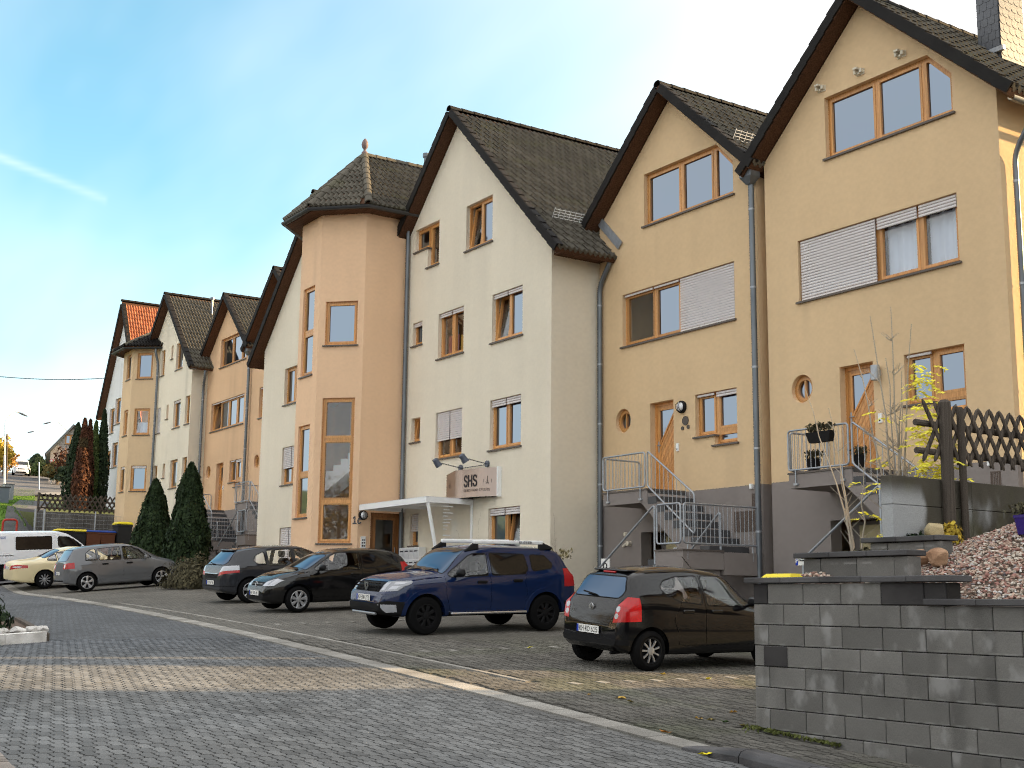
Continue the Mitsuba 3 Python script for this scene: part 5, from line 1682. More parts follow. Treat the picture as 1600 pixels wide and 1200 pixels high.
def build_car(key, tw, B, paint, wheels, side_windows, windscreen, rear_window, seams=(), lamps=(), cladding=(), tinted=(), handles=(), mirror=None, rim=(0.2, (5, 0.03, 0.04, 1.0), 'alloy'), arch=0.055, arch_clad=None,
              seat_x=(), roof_bits=None, glass='car_glass', belt_low=None, wheel_w=0.2):
    """wheels: (x_rear, x_front, R, y_outer). Panels, panes and lamps are cut out of the lofted shell."""
    xr, xf, R, yo = wheels
    outer = B.solid(0.0)
    inner = B.solid(0.035, 0.10, B.L - 0.12, low=0.16)
    shell = outer - inner
    fill = B.solid(0.05, 0.14, B.L - 0.16, low=0.17)
    zmax = float(np.min(B.belt(np.linspace(0.8, B.L - 1.4, 9)))) - 0.10 if belt_low is None else belt_low
    fill = fill ^ prism(sbox(0, 0, B.L, zmax), 'y', -1.2, 1.2)
    fill = fill - prism(sbox(xr + 0.35, 0.50, xf - 0.45, 2), 'y', -0.62, 0.62)
    for xw in (xr, xf):
        cyl = prism(Point(xw, R).buffer(R + arch, 24).union(sbox(xw - R - arch, -0.5, xw + R + arch, R)), 'y', yo - 0.27, 1.4)
        cyl2 = prism(Point(xw, R).buffer(R + arch, 24).union(sbox(xw - R - arch, -0.5, xw + R + arch, R)), 'y', -1.4, -(yo - 0.27))
        shell = shell - cyl - cyl2; fill = fill - cyl - cyl2; outer = outer - cyl - cyl2
    put = lambda name, q, mat, smooth=38: (obj(name, from_man(q), mat, key, smooth=smooth, to_world=tw) if q is not None and q.num_tri() > 0 else None)
    body = shell
    # panes
    for i, p in enumerate(side_windows):
        for lo, hi in ((0.3, 1.3), (-1.3, -0.3)):
            pr = prism(p, 'y', lo, hi)
            gl = (shell ^ pr)
            rim_ = (shell ^ prism(p.buffer(0.016, join_style=1), 'y', lo, hi)) - pr
            g2 = gl
            if i in tinted:
                put('side_window', g2, 'tinted_glass')
            else:                                # one sheet: the outer face of the cut-out piece
                gv, gf = from_man(g2)
                nn = np.cross(gv[gf[:, 1]] - gv[gf[:, 0]], gv[gf[:, 2]] - gv[gf[:, 0]]); nn /= np.linalg.norm(nn, axis=1, keepdims=True) + 1e-12
                keep = nn[:, 1] * np.sign(lo + hi) > 0.3
                obj('side_window', (gv, gf[keep]), glass, key, smooth=True, to_world=tw)
            put('window_trim', rim_, 'trim')
            body = body - prism(p.buffer(0.016, join_style=1), 'y', lo, hi)
    zlo = float(B.belt(B.L * 0.5)) - 0.12
    for nm, p, ax, rng_ in (('windscreen', windscreen[0], windscreen[1], windscreen[2]), ('rear_window', rear_window[0], rear_window[1], rear_window[2])):
        if p is None:
            continue
        pr = prism(p, ax, *rng_)
        put(nm, shell ^ pr, 'tinted_glass' if nm in tinted else 'screen_glass')
        pb = prism(p.buffer(0.018, join_style=1), ax, *rng_)
        put('window_trim', (shell ^ pb) - pr, 'trim')
        body = body - pb
    skin = outer - B.solid(0.012, 0.015, B.L - 0.015, low=0.03)
    for nm, p, ax, rng_, mat, lift in lamps:
        pr = prism(p, ax, *rng_)
        pieces = (B.solid(-lift, -lift * 1.5, B.L + lift * 1.5) - inner) ^ pr
        for xw in (xr, xf):
            pass
        put(nm, pieces, mat)
        body = body - pr
    for nm, p, ax, rng_, mat, lift in cladding:
        pr = prism(p, ax, *rng_)
        q = (B.solid(-lift, -lift, B.L + lift) - inner) ^ pr
        for xw in (xr, xf):
            for lo, hi in ((yo - 0.27, 1.4), (-1.4, -(yo - 0.27))):
                q = q - prism(Point(xw, R).buffer(R + arch, 24).union(sbox(xw - R - arch, -0.5, xw + R + arch, R)), 'y', lo, hi)
        put(nm, q, mat)
        body = body - pr
    if arch_clad:
        wdt, mat, lift = arch_clad
        for xw in (xr, xf):
            ring = Point(xw, R).buffer(R + arch + wdt, 24).difference(Point(xw, R).buffer(R + arch, 24)).difference(sbox(xw - 2, -1, xw + 2, R * 0.55))
            for lo, hi in ((0.4, 1.4), (-1.4, -0.4)):
                pr = prism(ring, 'y', lo, hi)
                put('arch_trim', (B.solid(-lift, 0, B.L) - inner) ^ pr, mat)
                body = body - pr
    for ls, ax, rng_ in seams:
        pr = prism(LineString(ls).buffer(0.005, cap_style=2, join_style=1), ax, *rng_) ^ skin
        body = body - pr
    put('body', body, paint)
    put('cabin', fill, 'cabin', 30)
    for xs_ in seat_x:
        for ys_ in (-0.36, 0.36):
            m = MB()
            q = [m3d.Manifold.sphere(0.10, 12).translate((xs_ - 0.12 * (h - 0.5), ys_ + dy_, z_)) for h, z_ in ((0.3, 0.55), (1.3, 1.0 * 1.0)) for dy_ in (-0.15, 0.15)]
            hull = m3d.Manifold.batch_hull(q)
            head = m3d.Manifold.batch_hull([m3d.Manifold.sphere(0.06, 10).translate((xs_ - 0.16, ys_ + dy_, z_)) for dy_ in (-0.08, 0.08) for z_ in (1.17, 1.26)])
            zc = float(B.top(xs_)) - 0.14
            hull = (hull + head) ^ prism(sbox(0, 0, 9, zc), 'y', -2, 2)
            obj('seat', from_man(hull), 'cabin', key, smooth=40, to_world=tw)
    # wheels
    for xw in (xr, xf):
        for sd in (1, -1):
            wheel_parts(key, (xw, sd * yo, R), R, wheel_w, sd, rim[0], rim[1], rim[2], tw, rim[3] if len(rim) > 3 else None)
    for hx, hz, mt in handles:
        for sd in (1, -1):
            y = float(B.wid(hx)) * 0.985
            q = m3d.Manifold.batch_hull([m3d.Manifold.sphere(0.016, 8).translate((hx + a, sd * (y + 0.012), hz + b)) for a in (-0.09, 0.09) for b in (-0.012, 0.012)])
            obj('door_handle', from_man(q), mt, key, smooth=40, to_world=tw)
    if mirror:
        mx, mz, mt = mirror
        for sd in (1, -1):
            y = float(B.wid(mx)) * 0.95
            q = m3d.Manifold.batch_hull([m3d.Manifold.sphere(r_, 12).translate((mx + a, sd * (y + b), mz + c_)) for a, b, c_, r_ in ((0.0, 0.10, 0.03, 0.05), (0.0, 0.10, 0.08, 0.05), (0.0, 0.22, 0.04, 0.045), (0.0, 0.21, 0.09, 0.04), (0.05, 0.13, 0.05, 0.05), (0.05, 0.19, 0.06, 0.045))])
            q = q + m3d.Manifold.batch_hull([m3d.Manifold.sphere(0.025, 8).translate((mx + 0.03, sd * (y - 0.03), mz - 0.01)), m3d.Manifold.sphere(0.03, 8).translate((mx + 0.02, sd * (y + 0.13), mz + 0.03))])
            obj('mirror', from_man(q), mt, key, smooth=40, to_world=tw)
    return outer


def fb(key, tw, name, mat, x0, x1, y0, y1, z0, z1, r=0.012):
    q = m3d.Manifold.batch_hull([m3d.Manifold.sphere(r, 8).translate((x, y, z)) for x in (x0 + r, x1 - r) for y in (y0 + r, y1 - r) for z in (z0 + r, z1 - r)])
    return obj(name, from_man(q), mat, key, smooth=40, to_world=tw)
UP, DN = math.pi / 2, -math.pi / 2
sym = lambda pts: [Polygon(pts), Polygon([(-a, b) for a, b in pts])]
both = lambda nm, pts, ax, rg, mat, lift: [(nm, p, ax, rg, mat, lift) for p in sym(pts)]

# --- black hatchback, seen from behind
c = thing('parked_car', 'black five-door hatchback seen from behind, parked beside the block wall', 'car', 'cars parked in front of the houses')
B = Body(3.56, [(0, .60), (.03, .78), (.08, .96), (.20, 1.18), (.36, 1.37), (.60, 1.43), (1.3, 1.475), (2.0, 1.42), (2.72, .99), (3.2, .86), (3.42, .74), (3.53, .58), (3.56, .48)],
         [(0, .90), (.5, .99), (1.2, .95), (2.0, .90), (2.8, .86), (3.56, .6)], [(0, .34), (.2, .24), (.5, .21), (3.0, .21), (3.4, .22), (3.56, .30)],
         [(0, .62), (.05, .69), (.15, .745), (.4, .785), (.9, .80), (2.6, .80), (3.1, .775), (3.4, .68), (3.53, .55), (3.56, .48)], .56, .27)
tw = place_matrix(-15.22, 11.98, UP, 0, 2.36, .53)
bx_ = build_car(c, tw, B, 'paint_black', (.53, 2.89, .285, .79),
    [rpoly([(2.53, .92), (1.62, .93), (1.60, 1.345), (2.02, 1.34), (2.10, 1.31)], .03), rpoly([(1.52, .945), (1.10, .985), (.84, 1.08), (.76, 1.18), (.86, 1.27), (1.1, 1.325), (1.52, 1.345)], .05)],
    (rpoly([(2.68, -.60), (2.68, .60), (2.08, .48), (2.08, -.48)], .05), 'z', (.8, 1.7)),
    (rpoly([(-.53, 1.02), (.53, 1.02), (.55, 1.12), (.45, 1.31), (-.45, 1.31), (-.55, 1.12)], .06), 'x', (-.1, .8)),
    seams=[([(1.57, .34), (1.57, 1.36)], 'y', (-1, 1)), ([(1.12, .99), (.95, .72), (1.02, .55), (1.06, .36)], 'y', (-1, 1)), ([(2.56, .90), (2.60, .6), (2.52, .36)], 'y', (-1, 1)), ([(1.06, .355), (2.52, .355)], 'y', (-1, 1)),
           ([(-.62, .64), (-.50, .63), (.50, .63), (.62, .64)], 'x', (-.1, .3)), ([(-.60, 1.0), (-.50, .64)], 'x', (-.1, .3)), ([(.60, 1.0), (.50, .64)], 'x', (-.1, .3)), ([(-.70, .50), (-.35, .47), (.35, .47), (.70, .50)], 'x', (-.1, .2))],
    lamps=both('tail_lamp', [(.80, .70), (.53, .67), (.56, .86), (.64, 1.04), (.80, 1.02)], 'x', (-.2, .34), 'lamp_red', .012)
        + [('reversing_lamp', p, 'x', (-.2, .20), 'lamp_clear', .022) for s in (1, -1) for p in (Point(s * .605, .865).buffer(.043), Point(s * .595, .765).buffer(.04))]
        + both('headlamp', [(.40, .62), (.72, .66), (.70, .84), (.5, .78)], 'x', (2.9, 3.6), 'lamp_clear', .01),
    cladding=[('bumper_strip', Polygon([(-1, .36), (1, .36), (1, .44), (-1, .44)]), 'x', (-.1, .16), 'trim', .012)],
    handles=[(1.22, .84, 'paint_black_solid'), (1.78, .84, 'paint_black_solid')], mirror=(2.40, .93, 'paint_black'),
    rim=(.19, (9, .011, .019, 1.0), 'alloy', 'steel_black'), seat_x=(1.95,), wheel_w=.17)
plate(c, 'KH·KD 615', -.022, 0.0, .545, -1, tw)
fb(c, tw, 'brake_light', 'lamp_red', .335, .37, -.14, .14, 1.36, 1.385, .01)
fb(c, tw, 'spoiler', 'paint_black', .36, .60, -.40, .40, 1.385, 1.415, .013)
m = MB(); m.tube([(.125, -.02, 1.03), (.07, -.02, 1.045), (.08, .26, 1.08)], .012, 6); obj('wiper', m, 'trim', c, to_world=tw)
m = MB(); m.tube([(1.95, .0, 1.44), (1.75, .0, 1.62)], .006, 5); obj('aerial', m, 'black_plastic', c, to_world=tw)
t = np.linspace(0, 2 * math.pi, 25)
bd = numbered(f'{c}__badge')
m = MB(); m.tube(np.stack([np.full(25, .028), .042 * np.cos(t), .87 + .042 * np.sin(t)], 1), .006, 6); m.box(.020, .032, -.058, .058, .861, .879); obj('emblem', m, 'chrome', bd, to_world=tw)
tt = meshkit.text_mesh('PIXO', .034, .004, False); v = np.array(tt.vertices); obj('model_lettering', (np.c_[.040 - v[:, 2] - .012, .50 - v[:, 0], .775 + v[:, 1]], np.array(tt.faces)), 'chrome', bd, to_world=tw)
m = MB(); m.tube([(.30, -.45, .25), (.05, -.45, .24)], .025, 8); obj('exhaust', m, 'steel_black', c, to_world=tw)

# --- dark blue off-roader, nose to the street
c = thing('parked_car', 'dark blue off-road car with white roof bars and black steel wheels, nose to the street', 'car', 'cars parked in front of the houses')
B = Body(4.315, [(0, .70), (.05, .98), (.12, 1.18), (.26, 1.42), (.45, 1.57), (1.0, 1.62), (1.9, 1.63), (2.45, 1.585), (3.18, 1.14), (3.6, 1.09), (3.98, 1.02), (4.17, .92), (4.26, .78), (4.315, .60)],
         [(0, 1.05), (.5, 1.12), (1.2, 1.07), (2.2, 1.03), (3.2, 1.00), (3.9, .93), (4.315, .7)], [(0, .42), (.3, .34), (.8, .32), (3.4, .32), (3.9, .33), (4.2, .36), (4.315, .42)],
         [(0, .70), (.06, .79), (.2, .85), (.6, .885), (1.2, .885), (3.2, .885), (3.7, .88), (4.0, .82), (4.2, .72), (4.29, .63), (4.315, .56)], .66, .30, .06)
tw = place_matrix(-21.57, 14.52, DN, 0, 2.673, .82)
build_car(c, tw, B, 'paint_navy', (.82, 3.493, .345, .895),
    [rpoly([(3.02, 1.06), (2.90, 1.05), (2.13, 1.07), (2.12, 1.475), (2.40, 1.47), (2.52, 1.42)], .03), rpoly([(2.03, 1.075), (1.28, 1.10), (1.20, 1.20), (1.24, 1.46), (2.03, 1.485)], .03), rpoly([(1.10, 1.15), (.66, 1.20), (.60, 1.28), (.76, 1.44), (1.10, 1.455)], .05)],
    (rpoly([(3.10, -.70), (3.10, .70), (2.50, .56), (2.50, -.56)], .05), 'z', (.9, 1.8)),
    (rpoly([(-.60, 1.12), (.60, 1.12), (.52, 1.45), (-.52, 1.45)], .05), 'x', (-.1, .7)), tinted=(1, 2, 'rear_window'),
    seams=[([(2.08, .45), (2.08, 1.5)], 'y', (-1.2, 1.2)), ([(1.19, 1.20), (1.30, .95), (1.24, .78), (1.30, .52)], 'y', (-1.2, 1.2)), ([(3.06, 1.06), (3.08, .8), (2.98, .44)], 'y', (-1.2, 1.2)), ([(1.32, .43), (2.98, .43)], 'y', (-1.2, 1.2)),
           ([(3.12, 1.04), (3.70, .985), (4.05, .93)], 'y', (-1.2, 1.2)), ([(-.78, .74), (-.4, .725), (.4, .725), (.78, .74)], 'x', (4.0, 4.4))],
    lamps=both('headlamp', [(.47, .77), (.80, .80), (.84, .92), (.80, .985), (.50, .965)], 'x', (3.75, 4.4), 'lamp_grey_car', .006)
        + both('headlamp_reflector', [(.50, .80), (.58, .81), (.60, .95), (.52, .945)], 'x', (3.75, 4.4), 'lamp_clear', .012)
        + both('headlamp_reflector', [(.66, .82), (.78, .83), (.80, .89), (.68, .88)], 'x', (3.75, 4.4), 'lamp_clear', .012)
        + both('headlamp_reflector', [(.67, .91), (.80, .92), (.79, .965), (.66, .955)], 'x', (3.75, 4.4), 'lamp_clear', .012)
        + [('grille', Polygon([(-.46, .765), (.46, .765), (.49, .955), (-.49, .955)]), 'x', (3.9, 4.4), 'trim', -.012)]
        + both('tail_lamp', [(.90, .85), (.70, .85), (.68, 1.2), (.90, 1.2)], 'x', (-.2, .36), 'lamp_red', .01),
    cladding=[('front_bumper', Polygon([(-1, .30), (1, .30), (1, .57), (.72, .62), (.45, .56), (-.45, .56), (-.72, .62), (-1, .57)]), 'x', (3.93, 4.5), 'trim', .012),
              ('rear_bumper', Polygon([(-1, .30), (1, .30), (1, .56), (-1, .56)]), 'x', (-.2, .42), 'trim', .012),
              ('sill_trim', sbox(1.2, .28, 3.1, .40), 'y', (-1.2, 1.2), 'trim', .01)],
    handles=[(1.47, .97, 'trim'), (2.28, .95, 'trim')], mirror=(2.82, 1.07, 'black_plastic'), arch_clad=(.075, 'paint_navy', .022), arch=.06,
    rim=(.215, (8, .035, .05, .75), 'steel_black'), seat_x=(2.3,), wheel_w=.21)
plate(c, 'KH·DW 272', 4.335, 0, .655, 1, tw)
for s in (1, -1):
    q = Polygon([(.56, .55), (.80, .55), (.80, .42), (.70, .40)])
    pr = prism(q if s > 0 else Polygon([(-a, b) for a, b in [(.56, .55), (.80, .55), (.80, .42), (.70, .40)]]), 'x', 3.9, 4.5)
    obj('fog_lamp', from_man((B.solid(-.018, -.02, 4.34) - B.solid(.02)) ^ pr), 'lamp_clear', c, smooth=38, to_world=tw)
    fb(c, tw, 'side_step', 'chrome', 1.28, 2.98, s * .905 - .03, s * .905 + .03, .355, .40, .018)
fb(c, tw, 'skid_plate', 'lamp_grey_car', 4.27, 4.345, -.45, .45, .345, .40, .02)
m = MB()
for z in (.80, .86, .92):
    for i in range(9):
        y = -.42 + i * .105
        m.box(4.22, 4.262, y - .035, y + .035, z - .012, z + .010)
obj('grille_bars', m, 'steel_black', c, to_world=tw)
bd = numbered(f'{c}__badge')
sh = Polygon([(-.075, .93), (.075, .93), (.06, .845), (0, .775), (-.06, .845)])
ring = sh.difference(sh.buffer(-.026)); v, f = extrude(ring, 4.272, 4.288); obj('emblem', (v[:, [2, 0, 1]], f), 'chrome', bd, to_world=tw)
# roof rails with white bars, the right word on them
for s in (1, -1):
    for x0, x1, z0, z1 in ((2.25, 2.52, 1.52, 1.66), (.52, .80, 1.54, 1.675)):
        q = m3d.Manifold.batch_hull([m3d.Manifold.sphere(.022, 8).translate(p) for p in ((x0, s * .60, z0 + .03), (x1, s * .60, z0), (x0 + (.0 if x0 > 1 else .2), s * .60, z1), (x0 + (.08 if x0 > 1 else .28), s * .60, z1), (x0, s * .63, z0 + .05), (x1, s * .63, z0 + .01))])
        obj('rail_foot', from_man(q), 'black_plastic', c, smooth=40, to_world=tw)
    fb(c, tw, 'roof_bar', 'white_metal', .72, 2.34, s * .60 - .035, s * .60 + .035, 1.655, 1.73, .02)
    tt = meshkit.text_mesh('DUSTER', .045, .004, True); v = np.array(tt.vertices); v[:, 0] *= 1.25; x_ = v[:, 0] - v[:, 0].min()
    P = np.c_[1.30 - x_ if s > 0 else .88 + x_, s * (.6355 + v[:, 2]), 1.67 + v[:, 1]]
    obj('bar_lettering', (P, np.array(tt.faces)), 'black_plastic', c, to_world=tw)
for y0, y1 in ((-.45, -.05), (.1, .5)):
    m = MB(); m.tube([(3.16, y0, 1.135), (3.10, y1 if y0 < 0 else y1, 1.185)], .010, 6); obj('wiper', m, 'trim', c, to_world=tw)

# --- black three-door hatchback
c = thing('parked_car', 'black three-door hatchback with silver seven-spoke wheels, nose to the street', 'car', 'cars parked in front of the houses')
B3 = Body(3.84, [(0, .62), (.04, .88), (.14, 1.10), (.34, 1.30), (.60, 1.385), (1.2, 1.435), (1.8, 1.425), (2.25, 1.32), (2.95, .985), (3.4, .87), (3.66, .75), (3.79, .60), (3.84, .48)],
         [(0, .95), (.6, 1.0), (1.3, .95), (2.4, .90), (3.0, .86), (3.5, .76), (3.84, .55)], [(0, .30), (.3, .22), (.7, .2), (3.1, .2), (3.6, .2), (3.84, .28)],
         [(0, .60), (.06, .70), (.2, .765), (.6, .81), (1.2, .823), (2.8, .823), (3.2, .80), (3.5, .73), (3.74, .60), (3.84, .48)], .58, .27)
tw = place_matrix(-28.20, 14.82, DN, 0, 2.49, .6)
corsa = dict(wheels=(.60, 3.09, .295, .815), side_windows=[rpoly([(2.72, .945), (1.52, .95), (1.52, 1.33), (2.02, 1.33), (2.18, 1.27)], .03), rpoly([(1.42, .965), (.78, 1.02), (.62, 1.10), (.72, 1.20), (.95, 1.285), (1.42, 1.33)], .05)],
    windscreen=(rpoly([(2.88, -.62), (2.88, .62), (2.28, .50), (2.28, -.50)], .05), 'z', (.8, 1.7)), rear_window=(rpoly([(-.52, 1.02), (.52, 1.02), (.46, 1.27), (-.46, 1.27)], .05), 'x', (-.1, .7)), tinted=(1,),
    seams=[([(1.47, .33), (1.47, 1.35)], 'y', (-1.2, 1.2)), ([(2.80, .93), (2.84, .65), (2.74, .34)], 'y', (-1.2, 1.2)), ([(1.47, .335), (2.74, .335)], 'y', (-1.2, 1.2)), ([(2.9, .90), (3.3, .80), (3.66, .69)], 'y', (-1.2, 1.2)), ([(-.7, .60), (.7, .60)], 'x', (3.5, 3.9)), ([(1.5, .52), (2.7, .52)], 'y', (-1.2, 1.2))],
    lamps=both('headlamp', [(.34, .60), (.66, .61), (.74, .74), (.60, .775), (.40, .70)], 'x', (3.2, 3.9), 'lamp_clear', .006) + both('headlamp_bezel', [(.52, .635), (.57, .635), (.60, .74), (.54, .73)], 'x', (3.2, 3.9), 'lamp_grey_car', .012) + both('tail_lamp', [(.85, .80), (.62, .80), (.60, 1.1), (.85, 1.1)], 'x', (-.2, .4), 'lamp_red', .006)
        + [('grille', Polygon([(-.30, .60), (.30, .60), (.36, .69), (-.36, .69)]), 'x', (3.5, 3.9), 'trim', -.01)],
    cladding=[('lower_grille', Polygon([(-.5, .28), (.5, .28), (.45, .38), (-.45, .38)]), 'x', (3.6, 3.9), 'trim', -.006)],
    mirror=(2.55, .95, 'black_plastic'), handles=[(1.66, .84, 'paint_black_solid')], seat_x=(2.05,), wheel_w=.19)
build_car(c, tw, B3, 'paint_black_solid', rim=(.205, (7, .022, .042, 1.1), 'alloy'), **corsa)
plate(c, 0, 3.85, 0, .44, 1, tw)
m = MB(); m.box(3.765, 3.795, -.30, .30, .635, .655); t = np.linspace(0, 2 * math.pi, 21); m.tube(np.stack([np.full(21, 3.80), .055 * np.cos(t), .645 + .055 * np.sin(t)], 1), .007, 6)
obj('badge', m, 'chrome', c, to_world=tw)

# --- anthracite five-door, tail to the street
c = thing('parked_car', 'anthracite five-door hatchback seen from behind, left of the black three-door', 'car', 'cars parked in front of the houses')
B4 = Body(4.25, [(0, .64), (.03, .80), (.10, .98), (.30, 1.20), (.52, 1.37), (.8, 1.41), (1.5, 1.46), (2.2, 1.44), (2.6, 1.33), (3.3, .99), (3.8, .87), (4.08, .74), (4.2, .60), (4.25, .48)],
          [(0, .92), (.6, .98), (1.4, .94), (2.6, .89), (3.4, .85), (4.25, .55)], [(0, .34), (.3, .24), (.8, .2), (3.4, .2), (4.0, .2), (4.25, .28)],
          [(0, .62), (.06, .72), (.2, .80), (.6, .86), (1.2, .876), (3.0, .876), (3.5, .85), (3.9, .76), (4.15, .62), (4.25, .5)], .60, .29)
tw = place_matrix(-32.55, 12.9, UP, 0, 2.614, .75)
build_car(c, tw, B4, 'paint_anthracite', (.75, 3.364, .315, .865),
    [rpoly([(3.02, .93), (2.06, .935), (2.05, 1.35), (2.40, 1.34), (2.52, 1.28)], .03), rpoly([(1.96, .94), (1.30, .955), (1.28, 1.32), (1.96, 1.35)], .03), rpoly([(1.20, .96), (.98, 1.0), (.86, 1.08), (.95, 1.20), (1.20, 1.30)], .03)],
    (rpoly([(3.24, -.66), (3.24, .66), (2.62, .53), (2.62, -.53)], .05), 'z', (.8, 1.7)), (rpoly([(-.56, .99), (.56, .99), (.62, 1.04), (.50, 1.32), (-.50, 1.32), (-.62, 1.04)], .05), 'x', (-.1, .8)),
    seams=[([(2.01, .34), (2.01, 1.36)], 'y', (-1.2, 1.2)), ([(.98, .98), (1.15, .75), (1.22, .4)], 'y', (-1.2, 1.2)), ([(3.08, .92), (3.02, .36)], 'y', (-1.2, 1.2)), ([(1.22, .36), (3.02, .36)], 'y', (-1.2, 1.2)), ([(-.62, .60), (.62, .60)], 'x', (-.1, .3))],
    lamps=both('tail_lamp', [(.90, .80), (.50, .70), (.53, .80), (.90, .86)], 'x', (-.2, .46), 'lamp_red', .006) + both('indicator_lamp', [(.90, .862), (.53, .802), (.60, .95), (.90, .98)], 'x', (-.2, .46), 'lamp_clear', .006),
    cladding=[('number_plate_recess', Polygon([(-.42, .64), (.42, .64), (.46, .74), (-.46, .74)]), 'x', (-.1, .2), 'trim', -.01), ('bumper_strip', Polygon([(-1, .43), (1, .43), (1, .45), (-1, .45)]), 'x', (-.1, .4), 'trim', .004)],
    handles=[(1.42, .85, 'paint_anthracite'), (2.22, .83, 'paint_anthracite')], mirror=(2.88, .93, 'paint_anthracite'), arch_clad=(.04, 'paint_anthracite', .012), rim=(.205, (5, .03, .05, 1.0), 'alloy'), seat_x=(2.3,))
plate(c, 0, -.012, 0, .53, -1, tw)
fb(c, tw, 'tailgate_strip', 'chrome', -.01, .03, -.44, .44, .742, .775, .012)
m = MB(); m.tube([(.16, 0, 1.0), (.08, 0, 1.0), (.11, .30, 1.04)], .012, 6); obj('wiper', m, 'trim', c, to_world=tw)
m = MB(); m.tube([(.75, 0, 1.40), (.60, 0, 1.56)], .006, 5); obj('aerial', m, 'black_plastic', c, to_world=tw)
fb(c, tw, 'spoiler', 'paint_anthracite', .42, .66, -.44, .44, 1.335, 1.372, .015)

# --- mid-grey high-roof hatchback
c = thing('parked_car', 'mid grey high-roofed hatchback with five-spoke wheels beside the ivory saloon', 'car', 'cars parked in front of the houses')
B5 = Body(4.2, [(0, .64), (.03, .82), (.09, 1.02), (.24, 1.28), (.42, 1.48), (.8, 1.545), (1.5, 1.58), (2.1, 1.565), (2.6, 1.44), (3.4, 1.02), (3.85, .90), (4.06, .76), (4.17, .60), (4.2, .48)],
          [(0, 1.0), (.7, 1.02), (1.5, 1.0), (2.6, .96), (3.4, .90), (4.2, .58)], [(0, .34), (.3, .24), (.8, .2), (3.4, .2), (4.0, .2), (4.2, .28)],
          [(0, .64), (.06, .74), (.2, .81), (.6, .865), (1.2, .88), (3.0, .88), (3.5, .85), (3.9, .75), (4.1, .63), (4.2, .5)], .62, .28)
tw = place_matrix(-45.55, 12.3, UP, 0, 2.578, .74)
build_car(c, tw, B5, 'paint_grey', (.74, 3.318, .315, .87),
    [rpoly([(3.05, 1.01), (2.02, 1.02), (2.01, 1.46), (2.38, 1.44), (2.56, 1.36)], .03), rpoly([(1.92, 1.025), (1.18, 1.04), (1.14, 1.42), (1.92, 1.465)], .03), rpoly([(1.10, 1.045), (.70, 1.06), (.76, 1.30), (.90, 1.40), (1.07, 1.42)], .03)],
    (rpoly([(3.30, -.66), (3.30, .66), (2.64, .54), (2.64, -.54)], .05), 'z', (.9, 1.8)), (rpoly([(-.60, 1.06), (.60, 1.06), (.53, 1.42), (-.53, 1.42)], .05), 'x', (-.1, .8)),
    seams=[([(1.97, .34), (1.97, 1.46)], 'y', (-1.2, 1.2)), ([(1.12, 1.04), (1.10, .7), (1.2, .36)], 'y', (-1.2, 1.2)), ([(3.10, 1.0), (3.02, .36)], 'y', (-1.2, 1.2)), ([(1.2, .36), (3.02, .36)], 'y', (-1.2, 1.2))],
    lamps=both('tail_lamp', [(.90, .80), (.50, .80), (.50, .96), (.90, 1.02)], 'x', (-.2, .34), 'lamp_red', .006) + [('reversing_lamp', Point(s * .64, .885).buffer(.066), 'x', (-.2, .3), 'white_metal', .016) for s in (1, -1)]
        + both('headlamp', [(.42, .68), (.72, .70), (.76, .82), (.5, .82)], 'x', (3.4, 4.3), 'lamp_clear', .006),
    cladding=[('side_moulding', sbox(1.25, .50, 2.98, .545), 'y', (-1.2, 1.2), 'paint_grey', .014)],
    handles=[(1.36, .90, 'trim'), (2.2, .89, 'trim')], mirror=(2.75, 1.0, 'paint_grey'), rim=(.215, (5, .028, .058, .9), 'alloy'), seat_x=(2.2,))
plate(c, 0, -.012, 0, .66, -1, tw)
fb(c, tw, 'rear_bumper_lip', 'trim', -.015, .10, -.6, .6, .37, .43, .02)

